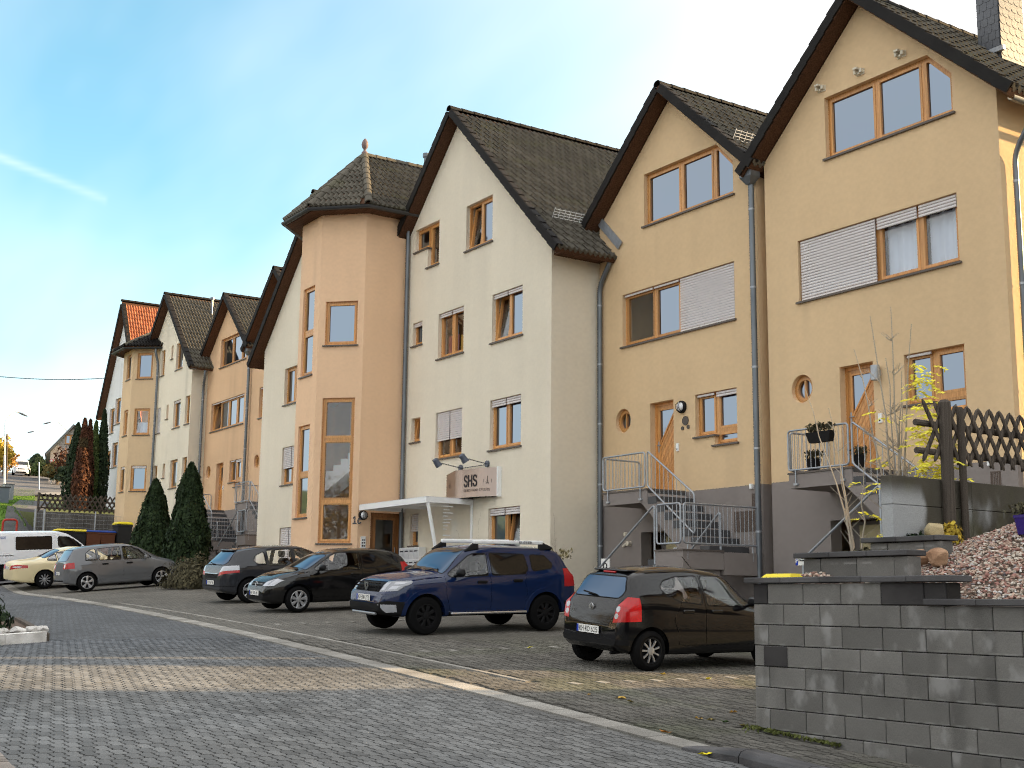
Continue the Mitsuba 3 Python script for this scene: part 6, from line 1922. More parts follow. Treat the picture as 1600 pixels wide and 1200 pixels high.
# --- ivory taxi saloon
c = thing('parked_car', 'ivory saloon with long red tail lamp between white van and grey hatchback', 'car', 'cars parked in front of the houses')
B6 = Body(4.87, [(0, .70), (.03, .88), (.12, .99), (.35, 1.03), (.85, 1.07), (1.1, 1.13), (1.75, 1.395), (2.3, 1.47), (2.9, 1.43), (3.75, 1.04), (4.4, .90), (4.72, .74), (4.83, .6), (4.87, .48)],
          [(0, .88), (.6, .97), (1.6, .97), (2.8, .93), (3.7, .89), (4.87, .56)], [(0, .34), (.3, .25), (.8, .2), (4.0, .2), (4.6, .2), (4.87, .28)],
          [(0, .66), (.06, .76), (.2, .84), (.6, .91), (1.2, .927), (3.6, .927), (4.1, .90), (4.5, .80), (4.75, .65), (4.87, .5)], .60, .30)
tw = place_matrix(-50.0, 11.95, UP, 0, 2.874, 1.12)
build_car(c, tw, B6, 'paint_ivory', (1.12, 3.99, .325, .915),
    [rpoly([(3.35, .98), (2.42, .985), (2.41, 1.34), (2.75, 1.32), (2.9, 1.26)], .03), rpoly([(2.32, .99), (1.62, 1.0), (1.60, 1.28), (1.9, 1.33), (2.32, 1.345)], .03), rpoly([(1.55, 1.0), (1.20, 1.02), (1.40, 1.18), (1.55, 1.24)], .02)],
    (rpoly([(3.68, -.68), (3.68, .68), (2.95, .54), (2.95, -.54)], .05), 'z', (.9, 1.7)), (rpoly([(1.12, -.66), (1.12, .66), (1.72, .52), (1.72, -.52)], .05), 'z', (.9, 1.7)),
    seams=[([(2.37, .34), (2.37, 1.36)], 'y', (-1.2, 1.2)), ([(1.50, 1.0), (1.55, .75), (1.65, .4)], 'y', (-1.2, 1.2)), ([(3.45, .96), (3.35, .36)], 'y', (-1.2, 1.2)), ([(1.65, .36), (3.35, .36)], 'y', (-1.2, 1.2))],
    lamps=both('tail_lamp', [(.95, .78), (.40, .70), (.40, .86), (.80, .90), (.95, .86)], 'x', (-.2, .52), 'lamp_red', .006) + both('reversing_lamp', [(.86, .80), (.46, .77), (.46, .81), (.86, .845)], 'x', (-.2, .4), 'lamp_clear', .012),
    handles=[(1.75, .88, 'paint_ivory'), (2.55, .87, 'paint_ivory')], mirror=(3.15, .97, 'paint_ivory'), rim=(.225, (10, .018, .028, 1.0), 'alloy', 'steel_black'), seat_x=(2.65,))
plate(c, 0, -.012, 0, .78, -1, tw)

# --- white van
c = thing('parked_van', 'white van with dark rear side window at the left edge of the parking bays', 'van')
B7 = Body(4.97, [(0, 1.05), (.03, 1.55), (.09, 1.84), (.22, 1.94), (1.0, 1.99), (3.0, 1.985), (3.45, 1.90), (3.75, 1.74), (4.35, 1.30), (4.70, 1.12), (4.88, .92), (4.95, .72), (4.97, .55)],
          [(0, 1.2), (1.0, 1.20), (3.0, 1.20), (3.6, 1.18), (4.3, 1.08), (4.97, .6)], [(0, .40), (.3, .28), (.8, .24), (4.0, .24), (4.7, .24), (4.97, .3)],
          [(0, .86), (.05, .92), (.2, .955), (.6, .975), (3.6, .98), (4.2, .95), (4.6, .86), (4.88, .72), (4.97, .6)], .80, .14, .06)
tw = place_matrix(-53.75, 11.2, UP, 0, 2.93, .98)
build_car(c, tw, B7, 'paint_white', (.98, 3.91, .335, .965),
    [rpoly([(4.26, 1.24), (3.30, 1.26), (3.12, 1.40), (3.10, 1.70), (3.14, 1.76), (3.5, 1.74), (3.72, 1.64)], .04), rpoly([(2.86, 1.27), (1.50, 1.27), (1.50, 1.76), (2.86, 1.77)], .04)],
    (rpoly([(4.28, -.76), (4.28, .76), (3.62, .68), (3.62, -.68)], .05), 'z', (1.1, 2.2)), (rpoly([(-.7, 1.25), (.7, 1.25), (.64, 1.75), (-.64, 1.75)], .05), 'x', (-.1, .4)), tinted=(0, 1, 'rear_window', 'windscreen'),
    seams=[([(2.98, .35), (2.98, 1.85)], 'y', (-1.2, 1.2)), ([(1.44, .5), (1.44, 1.85)], 'y', (-1.2, 1.2)), ([(4.2, 1.2), (4.25, .9), (4.15, .5)], 'y', (-1.2, 1.2))],
    lamps=both('headlamp', [(.45, .75), (.8, .78), (.85, 1.0), (.6, .95)], 'x', (4.2, 5.1), 'lamp_clear', .006),
    cladding=[('door_rail', sbox(.35, 1.03, 1.40, 1.06), 'y', (-1.2, 1.2), 'trim', .004)], handles=[(2.75, 1.12, 'trim'), (3.2, 1.12, 'trim')], mirror=(4.02, 1.26, 'paint_white'), rim=(.2, (6, .04, .05, .8), 'steel_black'), seat_x=(3.0,))
dc = numbered(f'{c}__decal')
tt = meshkit.text_mesh('SERVICE', .085, .003, True); v = np.array(tt.vertices)
def on_side(x, z, w):
    y = np.array([-(float(B7.wid(float(q))) * .972) for q in x])
    return np.c_[x, y + np.maximum(z - 1.2, 0) * .17 - w - .012, z]
obj('lettering', (on_side(.62 + v[:, 0], 1.70 + v[:, 1], v[:, 2]), np.array(tt.faces)), 'decal_blue', dc, to_world=tw)
M('decal_blue', plain((0.12, 0.16, 0.34), .4)); M('decal_red', plain((0.25, 0.05, 0.07), .4))

# --- white car on the hill (copy of the three-door body in white)
c = thing('hill_car', 'white car coming down the hill road in the distance', 'car')
hx = px_dir(34, 741); hx = hx / -hx[0] * 138
tw = place_matrix(hx[0] - 1.0, hx[1] + .2, math.atan2(-.235, .97), 0.10, 2.49, .6)
S = np.diag([1.12, 1.06, 1.10, 1.0])
build_car(c, tw @ S, B3, 'paint_white', rim=(.205, (7, .022, .042, 1.1), 'alloy'), **{**corsa, 'tinted': (0, 1, 'windscreen', 'rear_window')})
# ---------------------------------------------------------------- front garden: block walls, gravel, fence
BWY = BLOCK_WALL_Y
bw = thing('block_wall', 'grey concrete block garden wall with dark coping in the right foreground', 'wall')
BH, BLn = 0.206, 0.485
base_z = 0.225
blk = []
for k in range(6):
    m = MB(); ch = chamfer_box(BLn - 0.008, 0.20, BH - 0.008, 0.006); m.add(ch.vertices, ch.faces, (k + 0.5) / 6)
    v, f, u = m.arrays(); blk.append(mikit.ply((v, f), 'block', uv=u))


def block_row(parent, x0, x1, y, z0, off, h=BH, dark=(), ang=0.0):
    x = x0; first = True; i = 0
    while x < x1 - 0.03:
        L = BLn * off if first else BLn
        first = False
        L = min(L, x1 - x)
        if L < 0.04:
            break
        key = numbered(f'{parent}__block')
        mt = 'block_dark' if i in dark else 'block'
        S = np.diag([(L - 0.008) / (BLn - 0.008), 1, 1, 1.0])
        dyy = rng.uniform(-0.003, 0.003)
        if mt == 'block':
            obj('block', blk[rng.integers(6)], 'block', key=key, to_world=mat4(None, (x + L / 2, y + 0.10 + dyy, z0 + BH / 2)) @ S)
        else:
            ch = chamfer_box(L - 0.008, 0.20, BH - 0.008, 0.006); ch.apply_translation((x + L / 2, y + 0.10 + dyy, z0 + BH / 2)); obj('block', ch, mt, key=key)
        x += L; i += 1


for r in range(9):
    z0 = base_z - (r + 1) * BH
    x1 = -7.32 if r == 0 else -4.2
    block_row(bw, BLOCK_WALL_X, x1, BWY, z0, 0.42 if r % 2 == 0 else 0.86, dark=(0, 4, 5) if r == 0 else ())
m = MB(); m.box(BLOCK_WALL_X + 0.02, -7.31, BWY + 0.02, BWY + 0.19, base_z - BH, base_z - 0.01); m.box(BLOCK_WALL_X + 0.02, -4.2, BWY + 0.02, BWY + 0.19, base_z - 9 * BH, base_z - BH - 0.01)
obj('joint_fill', m, 'mortar', bw)
# dark damp patch stones
for (r, xa, L) in ((3, -9.56, 0.32),):
    ch = chamfer_box(L, 0.01, BH - 0.012, 0.004); ch.apply_translation((xa + L / 2, BWY - 0.003, base_z - (r + 0.5) * BH)); obj('damp_stone_face', ch, 'block_dark', bw)
def coping(parent, x0, x1, y0, y1, z, L=0.5):
    x = x0
    while x < x1 - 0.02:
        l = min(L, x1 - x)
        ch = chamfer_box(l - 0.005, y1 - y0, 0.055, 0.006); ch.apply_translation((x + l / 2, (y0 + y1) / 2, z + 0.0275 + rng.uniform(-.002, .002))); obj('coping_slab', ch, 'coping', parent); x += l
coping(bw, BLOCK_WALL_X - 0.09, -7.23, BWY - 0.05, BWY + 0.26, base_z + 0.004, 0.52)
coping(bw, -7.53, -4.2, BWY - 0.055, BWY + 0.26, base_z - BH + 0.0035, 0.55)
# left return of the wall running back, and two stepped planter walls behind
def y_row(parent, x, y0, y1, z0, n):
    for r in range(n):
        y = y0
        while y < y1 - 0.05:
            l = min(BLn, y1 - y)
            S = np.diag([(l - .008) / (BLn - .008), 1, 1, 1.0])
            obj('block', blk[rng.integers(6)], 'block', parent, to_world=mat4(rotz(math.pi / 2), (x + 0.10, y + l / 2, z0 - (r + 0.5) * BH)) @ S); y += l
y_row(bw, BLOCK_WALL_X, BWY + 0.205, 12.0, base_z, 6)
for nm, lab, xa, xb, yy, zt, n in (('planter_wall', 'lower stepped planter wall with dark coping behind the block wall', -9.70, -8.32, 10.16, 0.50, 3), ('planter_wall', 'upper stepped planter wall with dark coping below the whitewashed concrete', -9.70, -8.75, 11.22, 0.70, 3)):
    pw = thing(nm, lab, 'wall')
    for r in range(n):
        block_row(pw, xa, xb, yy, zt - (r + 1) * BH, 0.9 if r % 2 else 0.5)
    m = MB(); m.box(xa + .02, xb - .02, yy + .02, yy + .18, zt - n * BH, zt - .01); obj('joint_fill', m, 'mortar', pw)
    coping(pw, xa - 0.10, xb + 0.03, yy - 0.05, yy + 0.26, zt + 0.003, 0.5)
# old concrete retaining wall running back from the street
cw = thing('concrete_wall', 'weathered concrete retaining wall with whitewashed end below the lattice fence', 'wall')
CX = -9.56
y = 11.45; i = 0
for zt, zb in ((1.47, 1.145), (1.14, 0.2)):
    y = 11.45
    for L in (0.86, 0.55, 1.15, 0.9, 1.2, 1.1, 1.1):
        ch = chamfer_box(0.16, L - 0.006, zt - zb, 0.006); ch.apply_translation((CX - 0.08 + rng.uniform(-.002, .002), y + L / 2, (zt + zb) / 2)); obj('panel', ch, 'old_concrete', cw); y += L
# lattice (hunter) fence on it
lf = thing('lattice_fence', 'dark wooden criss-cross lattice fence on the concrete wall at the right', 'fence')
FX = CX - 0.20
def slat(parent, a, b, w, tdir, mat='wood_fence'):
    """half-round slat from a to b with pointed ends"""
    a, b = np.array(a, float), np.array(b, float)
    d = b - a; L = np.linalg.norm(d); d /= L
    n = np.array(tdir, float); s = np.cross(d, n)
    prof = [(-w / 2, 0), (-w * .42, w * .22), (0, w * .36), (w * .42, w * .22), (w / 2, 0)]
    V = []
    for t, sc in ((0, .25), (0.035, .8), (0.06, 1), (L - 0.06, 1), (L - 0.035, .8), (L, .25)):
        for q, h in prof:
            V.append(a + d * t + s * q * sc + n * h * (0.6 + 0.4 * sc))
    V = np.array(V); m = 5
    F = [[i * m + j, i * m + (j + 1) % m, (i + 1) * m + (j + 1) % m, (i + 1) * m + j] for i in range(5) for j in range(m)]
    mm = MB(); mm.add(V, np.array(F)); mm.add(V[:5], [[0, 1, 2], [0, 2, 3], [0, 3, 4]]); mm.add(V[-5:], [[0, 1, 2], [0, 2, 3], [0, 3, 4]])
    obj('slat', mm, mat, parent, smooth=True)
def lattice(parent, P, u, n, length, z0, z1, step=0.195, w=0.05, slope=0.0, mat='wood_fence', rails=(0.14, 0.60)):
    """slats crossing at 60 degrees between z0 and z1 along u from P; n: outward"""
    u, n = np.array(u, float), np.array(n, float)
    H = z1 - z0; run = H * 0.62
    k = int((length + run) / step)
    for i in range(k):
        s0 = -run * 0.35 + i * step
        for dirn, lift in ((1, 0.0), (-1, 0.026)):
            a = s0 if dirn > 0 else s0 + run
            b = a + dirn * run
            if min(a, b) < -0.12 or max(a, b) > length + 0.1:
                continue
            dz = rng.uniform(-.012, .012)
            slat(parent, P + u * a + n * lift + [0, 0, z0 + slope * a + dz], P + u * b + n * lift + [0, 0, z1 + slope * a + dz], w, n, mat)
    for f in rails:
        q0 = P + n * -0.04 + [0, 0, z0 + f * H + 0.03]; q1 = P + u * length + n * -0.04 + [0, 0, z0 + f * H + 0.03 + slope * length]
        m = MB(); m.tube([q0, q1], 0.038, 9); obj('rail', m, mat, parent, smooth=40)
lattice(lf, np.array([FX + 0.20, 11.95, 0]), (0, 1, 0), (1, 0, 0), 5.2, 1.66, 2.37, step=0.205, w=0.062, slope=-0.004)
for y, r, zt in ((12.36, 0.075, 2.40), (12.64, 0.045, 2.34)):
    m = MB(); m.tube([(CX + 0.06, y, 0.5), (CX + 0.06, y, zt - 0.03), (CX + 0.06, y, zt)], [r, r, r * 0.6], 10); obj('post', m, 'wood_fence', lf, smooth=40)
for y in (14.6, 16.6):
    m = MB(); m.tube([(CX + 0.05, y, 0.9), (CX + 0.05, y, 2.34)], 0.05, 9); obj('post', m, 'wood_fence', lf, smooth=40)

# gravel bed: slope of red, white and tan pebbles
def bed_z(x, y):
    t = np.clip((y - 9.6) / 3.9, 0, 1)
    e = np.clip((x + 9.62) / 1.6, 0, 1)
    z = 0.05 + 0.80 * t ** 0.95 + 0.40 * t * e + 0.12 * np.exp(-((x + 8.3) ** 2 + (y - 13.0) ** 2) / 1.2)
    dip = np.clip((-8.6 - x) / 0.8, 0, 1) * np.clip((11.4 - y) / 1.2, 0, 1)
    return z + 0.18 * dip * np.clip((y - 9.6) / 0.4, 0, 1) + 0.05 * (meshkit.noise(np.stack([x * 1.3, y * 1.3, 0 * x], -1), 4) - 0.5)
gx, gy = np.meshgrid(np.linspace(-9.6, -3.6, 50), np.linspace(9.63, 18.0, 60), indexing='ij')
V = np.stack([gx, gy, bed_z(gx, gy) - 0.03], -1).reshape(-1, 3)
i, j = np.meshgrid(np.arange(49), np.arange(59), indexing='ij')
obj('garden_bed', (V, np.stack([i * 60 + j, (i + 1) * 60 + j, (i + 1) * 60 + j + 1, i * 60 + j + 1], -1).reshape(-1, 4)), 'soil', smooth=True, kind='structure')
tag('garden_bed', 'sloping garden bed under the pebbles')
M('soil', plain((0.10, 0.075, 0.06), 0.95, 0.1))
def pebble_fn(p, n, uv):
    c = mix((0.30, 0.15, 0.125), (0.42, 0.30, 0.235), sstep(0.10, 0.40, uv.x))
    c = mix(c, (0.50, 0.44, 0.37), sstep(0.5, 0.7, uv.x)); c = mix(c, (0.62, 0.60, 0.58), sstep(0.84, 0.9, uv.x)); c = mix(c, (0.20, 0.18, 0.19), sstep(0.94, 0.96, uv.x))
    return c * (0.75 + 0.4 * uv.y) * (0.85 + 0.3 * noise(p.x * 120, p.y * 120, p.z * 120))
M('pebble', two({'type': 'principled', 'base_color': mikit.proc(pebble_fn), 'roughness': 0.75, 'specular': 0.3}))
peb = MB(); shapes = [rock(100 + k, 1, 0.8, 0.6, n=11) for k in range(10)]
rp = np.random.default_rng(5)
N = 24000
px_, py_ = rp.uniform(-9.56, -4.2, N), 9.66 + 5.2 * rp.uniform(0, 1, N) ** 0.9
pz_ = bed_z(px_, py_)
okp = in_view(np.c_[px_, py_, pz_], 30)
okp &= ~((py_ < 10.45) & (px_ < -8.30) & (py_ > 10.08)) & ~((py_ > 11.15) & (py_ < 11.5) & (px_ < -8.7))
for x, y, z in zip(px_[okp], py_[okp], pz_[okp]):
    s = shapes[rp.integers(10)]; sc = rp.uniform(0.015, 0.031)
    a = rp.uniform(0, 6.28)
    R = rotz(a) @ np.array([[1, 0, 0], [0, math.cos(.4 * a % .8 - .4), -math.sin(.4 * a % .8 - .4)], [0, math.sin(.4 * a % .8 - .4), math.cos(.4 * a % .8 - .4)]])
    peb.add(np.array(s.vertices) * sc @ R.T + [x, y, z + rp.uniform(-.012, .014)], s.faces, rp.random())
obj('pebbles', peb, 'pebble', kind='stuff')
tag('pebbles', 'red, white and tan pebbles covering the garden slope', 'gravel')
def boulder(seed, sx, sy, sz):
    m = trimesh.creation.icosphere(subdivisions=4)
    p = np.array(m.vertices); r = np.random.default_rng(seed)
    for _ in range(11):                          # broken faces
        n = r.normal(size=3); n /= np.linalg.norm(n); h = r.uniform(.62, .86); e = p @ n - h
        p -= np.where(e > 0, e, 0)[:, None] * n
    p *= (0.97 + 0.10 * (meshkit.fbm(p * 2.6 + seed, 4, seed) - .5) + 0.05 * (meshkit.noise(p * 11 + seed, seed) - .5))[:, None]
    m.vertices = p * [sx, sy, sz] * 1.2
    return m
for nm, lab, q, s, seed, mt in (('garden_boulder', 'pale yellow boulder at the foot of the yellow-leaved plant', (-9.36, 11.92, .84), (.115, .09, .10), 3, 'stone_yellow'),
                                ('garden_boulder', 'brown boulder on the pebbles, left one of the pair', (-8.76, 10.9, .50), (.085, .075, .085), 8, 'stone_brown'), ('garden_boulder', 'brown boulder on the pebbles, right one of the pair', (-8.56, 10.92, .51), (.115, .08, .085), 12, 'stone_brown')):
    k = thing(nm, lab, 'stone'); r_ = boulder(seed, *s); r_.apply_translation(q); obj('', r_, mt, key=k, smooth=28)
M('stone_yellow', two({'type': 'principled', 'base_color': mikit.proc(concrete((0.34, 0.25, 0.12), (0.52, 0.43, 0.26), 3.0, False)), 'roughness': 0.85}))
M('stone_brown', two({'type': 'principled', 'base_color': mikit.proc(concrete((0.25, 0.13, 0.07), (0.42, 0.26, 0.16), 3.0, False)), 'roughness': 0.85}))
M('stone_white', two({'type': 'principled', 'base_color': mikit.proc(concrete((0.45, 0.43, 0.40), (0.68, 0.66, 0.63), 3.0, False)), 'roughness': 0.85}))

# ---------------------------------------------------------------- plants
def leaf_cloud(points, normals, size, seed, aspect=1.6, jitter=0.6, n_side=4):
    """many small leaf faces, one quad each, folded along the middle"""
    r = np.random.default_rng(seed)
    P = np.asarray(points); N = np.asarray(normals)
    n = len(P)
    N = N + r.normal(size=(n, 3)) * jitter; N /= np.linalg.norm(N, axis=1, keepdims=True)
    up = np.tile([0, 0, 1.0], (n, 1)) + r.normal(size=(n, 3)) * 0.5
    A = np.cross(up, N); A /= np.linalg.norm(A, axis=1, keepdims=True) + 1e-9
    Bv = np.cross(N, A)
    s = (np.broadcast_to(size, (n,)) * r.uniform(0.6, 1.3, n))[:, None]
    V = np.stack([P - Bv * s * aspect * 0.5, P + A * s * 0.5, P + Bv * s * aspect * 0.5, P - A * s * 0.5], 1).reshape(-1, 3)
    F = (np.arange(n) * 4)[:, None] + np.array([[0, 1, 2, 3]])
    u = np.repeat(np.c_[r.random(n), r.random(n)], 4, 0)
    m = MB(); m.v, m.f, m.u, m.n = [V], [np.vstack([F[:, [0, 1, 2]], F[:, [0, 2, 3]]])], [u], len(V)
    return m


def conifer(name, label, X, Y, z0, H, R, mat, n=9000, size=0.085, seed=1, tip=0.10, group=None, belly=0.33):
    """columnar evergreen: sprays of foliage through the outer shell of a lumpy cone"""
    r = np.random.default_rng(seed)
    k = thing(name, label, 'tree', group)
    t = r.uniform(0, 1, n) ** 0.85
    prof = np.where(t < belly, 0.78 + 0.22 * np.sin(t / belly * math.pi / 2), np.clip((1 - t) / (1 - belly), 0, 1) ** 0.72 * (1 - tip) + tip * (1 - t) ** .3)
    a = r.uniform(0, 2 * math.pi, n)
    lump = meshkit.noise(np.stack([np.cos(a) * 2.6 + seed, np.sin(a) * 2.6, t * H * 1.1], -1), seed)
    lump2 = meshkit.noise(np.stack([np.cos(a) * 7 + seed, np.sin(a) * 7, t * H * 1.5], -1), seed + 5)
    rad = R * prof * (0.60 + 0.40 * lump + 0.36 * lump2) * (1 - 0.45 * r.random(n) ** 2.2)
    P = np.stack([X + rad * np.cos(a), Y + rad * np.sin(a), z0 + 0.08 + t * (H - 0.1) + 0.10 * (lump2 - .5)], 1)
    N = np.stack([np.cos(a), np.sin(a), np.full(n, 0.25)], 1)
    obj('crown', leaf_cloud(P, N, size, seed, 2.1, 0.55), mat, k)
    m = MB(); m.tube([(X, Y, z0 - 0.3), (X, Y, z0 + H * 0.5), (X, Y, z0 + H * 0.9)], [0.09, 0.06, 0.02], 7); obj('trunk', m, 'bark', k)
    return k


def shrub(name, label, c, rad, n, size, mat, seed, cat='shrub', stems=6, group=None):
    r = np.random.default_rng(seed)
    k = thing(name, label, cat, group)
    d = r.normal(size=(n, 3)); d /= np.linalg.norm(d, axis=1, keepdims=True); d[:, 2] = np.abs(d[:, 2])
    lump = meshkit.noise(d * 3.1 + seed, seed)
    q = (0.55 + 0.55 * lump)[:, None] * (1 - 0.5 * r.random((n, 1)) ** 2)
    P = np.array(c) + d * q * np.array(rad)
    obj('crown', leaf_cloud(P, d, size, seed, 1.5, 0.8), mat, k)
    m = MB()
    for i in range(stems):
        e = d[i * 7 % n] * np.array(rad) * 0.7
        m.tube([np.array(c) - [0, 0, .15], np.array(c) + e * [.4, .4, .6], np.array(c) + e], [.018, .012, .005], 5)
    obj('stems', m, 'bark', k)
    return k


conifer('thuja', 'left of two dark columnar thujas between the grey hatchback and the far house', -50.6, 16.35, .45, 4.3, .85, 'leaf_thuja', 13000, .10, 3)
conifer('thuja', 'right of two dark columnar thujas between the grey hatchback and the far stairs', -45.35, 15.95, .45, 4.5, .84, 'leaf_thuja', 13000, .09, 9)
conifer('garden_conifer', 'slim conifer in the garden gap beyond the right edge of the picture', -10.4, 22.9, -1.0, 9.0, .75, 'leaf_dark', 6000, .16, 61)
for i, (lab, px, d, py_t, R, mt) in enumerate((('leftmost dark conifer of the row by the white house', 120, 70.0, 661, .62, 'leaf_dark'), ('rust-red conifer left of the row by the white house', 130, 69.0, 654, .46, 'leaf_rust'), ('rust-red conifer with green side in the row by the white house', 139, 70.5, 656, .36, 'leaf_rust'), ('slender green conifer in the middle of the row by the white house', 148, 71.5, 658, .42, 'leaf_green'), ('tallest dark conifer against the wall of the white house', 160, 71.5, 640, .42, 'leaf_dark'))):
    q = px_dir(px, 700); q = q / -q[0] * d
    top = px_dir(px, py_t); top = top / -top[0] * d
    z0 = float(gz(q[0], q[1])); conifer('garden_conifer', lab, q[0], q[1], z0 - .2, top[2] - z0 + .2, R, mt, 5000, .10, 20 + i, .12)
shrub('rock_shrub', 'low brown-green shrub mound below the stairs of the orange houses', (-41.6, 14.9, .38), (1.9, 1.25, 1.25), 5200, .07, 'leaf_shrub', 31)
shrub('bed_shrub', 'small green shrub between the two thujas', (-48.6, 16.5, .5), (1.0, .7, 1.0), 2000, .08, 'leaf_green', 32)
shrub('bed_shrub', 'yellowish shrub at the foot of the far bay, left one', (-56.6, 16.9, .9), (.95, .7, 1.35), 2200, .09, 'leaf_autumn_dull', 33)
shrub('bed_shrub', 'green shrub at the foot of the far bay, right one', (-54.4, 17.0, .75), (.9, .7, 1.2), 2200, .09, 'leaf_green', 34)
M('leaf_autumn_dull', two({'type': 'principled', 'base_color': mikit.proc(leafy((0.10, 0.085, 0.03), (0.20, 0.16, 0.06), (0.12, 0.06, 0.03))), 'roughness': 0.75, 'specular': 0.2}))
shrub('pot_plant', 'dark green clump beside the downpipe of the cream house', (-25.0, 17.9, .55), (.45, .35, .5), 500, .09, 'leaf_green', 35, 'plant')


def twig_plant(name, label, base, stems, leafmat, n_leaf, seed, cat, leaf_zone, leaf=0.05, droop=0.0, branches=6, bark='bark_pale', r0=0.012):
    r = np.random.default_rng(seed)
    k = thing(name, label, cat)
    m = MB(); tips = []
    for (dx, dy, h) in stems:
        b = np.array(base, float) + r.uniform(-.04, .04, 3) * [1, 1, 0]
        pts = [b + np.array([dx * t ** 1.5, dy * t ** 1.5, h * t]) + r.normal(size=3) * [.012, .012, 0] for t in np.linspace(0, 1, 9)]
        m.tube(pts, np.linspace(r0, r0 * 0.22, 9), 5)
        for i in range(branches):
            t = r.uniform(.2, .92); q = pts[int(t * 8)]
            a = r.uniform(0, 6.28); L = r.uniform(.18, .55) * (1.1 - t)
            e = q + np.array([math.cos(a) * L, math.sin(a) * L, L * r.uniform(.3, 1.0)])
            mid = (q + e) / 2 + [0, 0, -0.04 * L]
            m.tube([q, mid, e], [r0 * .4, r0 * .3, r0 * .14], 4); tips.append((mid, e))
            for s in range(3):
                aa = r.uniform(0, 6.28); f = q + (e - q) * r.uniform(.3, .9)
                m.tube([f, f + np.array([math.cos(aa) * .1, math.sin(aa) * .1, .08])], [r0 * .2, r0 * .1], 3)
    obj('stem', m, bark, k)
    if n_leaf:
        P = []
        for x0, x1, y0, y1, z0, z1, w in leaf_zone:
            P.append(np.stack([r.uniform(x0, x1, int(n_leaf * w)), r.uniform(y0, y1, int(n_leaf * w)), r.uniform(z0, z1, int(n_leaf * w))], 1))
        P = np.vstack(P)
        keep = meshkit.noise(P * 5.5, seed) > .50
        P = P[keep]
        obj('leaves', leaf_cloud(P, np.tile([.4, -.8, .3], (len(P), 1)), leaf, seed, 2.0, .8), leafmat, k)
    return k


sp = twig_plant('sapling', 'bare sapling with last yellow leaves in front of the end house door', (-10.46, 12.6, .2), [(-.03, 0.0, 3.54), (-.34, .05, 3.47), (.29, .05, 3.27), (-.60, .05, 3.1), (.12, .05, 2.7), (-.10, .02, 2.9), (.22, 0, 2.3)], 'leaf_yellow', 0, 41, 'tree', [], branches=11, r0=.020)
rr = np.random.default_rng(141); m = MB()
for dx, h, x0 in ((-.42, 2.35, -10.98), (-.85, 2.65, -10.95), (.05, 1.7, -10.9), (-.25, 1.5, -11.0)):
    pts = [np.array([x0 + dx * t ** 1.3, 12.45 + .05 * t, .2 + h * t]) + rr.normal(size=3) * [.012, .01, 0] for t in np.linspace(0, 1, 9)]
    m.tube(pts, np.linspace(.016, .004, 9), 5)
    for i in range(7):
        q = pts[int(rr.uniform(2, 8))]; aa = rr.uniform(-2, 2); L = rr.uniform(.12, .35); m.tube([q, q + [L * math.sin(aa), .05, L * .7]], [.005, .002], 4)
obj('stem', m, 'bark_pale', sp)
def spray(m, o, d, L, n, leaf, r):
    """pinnate leaf: leaflets in pairs along a drooping stalk"""
    o, d = np.array(o, float), np.array(d, float); d /= np.linalg.norm(d)
    s = np.cross(d, [0, 0, 1.0]); s /= np.linalg.norm(s) + 1e-9
    for i in range(n):
        t = (i + .5) / n; c = o + d * L * t - np.array([0, 0, .35 * L * t * t])
        for sg in (-1, 1):
            ax = s * sg * .8 + d * .5 + np.array([0, 0, -.25]) + r.normal(size=3) * .15; ax /= np.linalg.norm(ax); w = np.cross(ax, [.2, -.8, .5]); w /= np.linalg.norm(w)
            l = leaf * r.uniform(.8, 1.2); m.add(np.array([c, c + ax * l * .5 + w * l * .22, c + ax * l, c + ax * l * .5 - w * l * .22]), [[0, 1, 2, 3]])
rs_ = np.random.default_rng(77); m = MB()
for x0, x1, z0, z1, n in ((-10.14, -9.86, 2.1, 2.95, 44), (-10.1, -9.75, 1.5, 2.4, 66), (-9.82, -9.62, 1.5, 2.2, 34), (-10.75, -10.6, 2.35, 2.5, 3), (-10.9, -10.6, 1.7, 1.85, 3), (-10.95, -10.75, 1.45, 1.6, 4), (-10.62, -10.42, .55, 1.15, 16), (-11.15, -10.95, 1.05, 1.2, 3), (-10.8, -10.6, .8, 1.0, 3)):
    for _ in range(n):
        a = rs_.uniform(0, 6.28); spray(m, (rs_.uniform(x0, x1), rs_.uniform(12.45, 12.75), rs_.uniform(z0, z1)), (math.cos(a), math.sin(a), .1), rs_.uniform(.12, .22), 5, .062, rs_)
obj('leaves', m, 'leaf_yellow', sp)
twig_plant('climber', 'thin bare climber with a few yellow leaves at the corner of the cream house', (-24.3, 17.4, 0), [(-.75, .05, 2.75), (-.1, 0, 2.1), (.1, .1, 1.4)], 'leaf_autumn_dull', 260, 43, 'plant', [(-24.8, -23.8, 17.2, 17.5, 1.0, 1.25, .6), (-24.6, -24.1, 17.2, 17.5, .2, 1.0, .4)], .05, branches=4, r0=.009)
twig_plant('porch_vine', 'thin bare twigs in front of the canopy screen', (-27.0, 16.9, .3), [(-.5, -.3, 1.5), (.3, -.1, 1.9), (-.9, -.2, 1.35)], 'leaf_green', 0, 44, 'plant', [], branches=7, r0=.007)
shrub('garden_plant', 'small yellow-orange leafed plant between boulder and fence post', (-9.28, 12.08, .72), (.17, .13, .27), 220, .04, 'leaf_autumn_gold', 45, 'plant', 4)
M('leaf_autumn_gold', two({'type': 'principled', 'base_color': mikit.proc(leafy((0.40, 0.26, 0.03), (0.55, 0.42, 0.06), (0.42, 0.18, 0.04))), 'roughness': 0.7, 'specular': 0.2}))
shrub('garden_plant', 'dark creeping plant left of the pale yellow boulder', (-9.50, 11.72, .66), (.26, .14, .20), 420, .04, 'leaf_dark', 46, 'plant', 4)
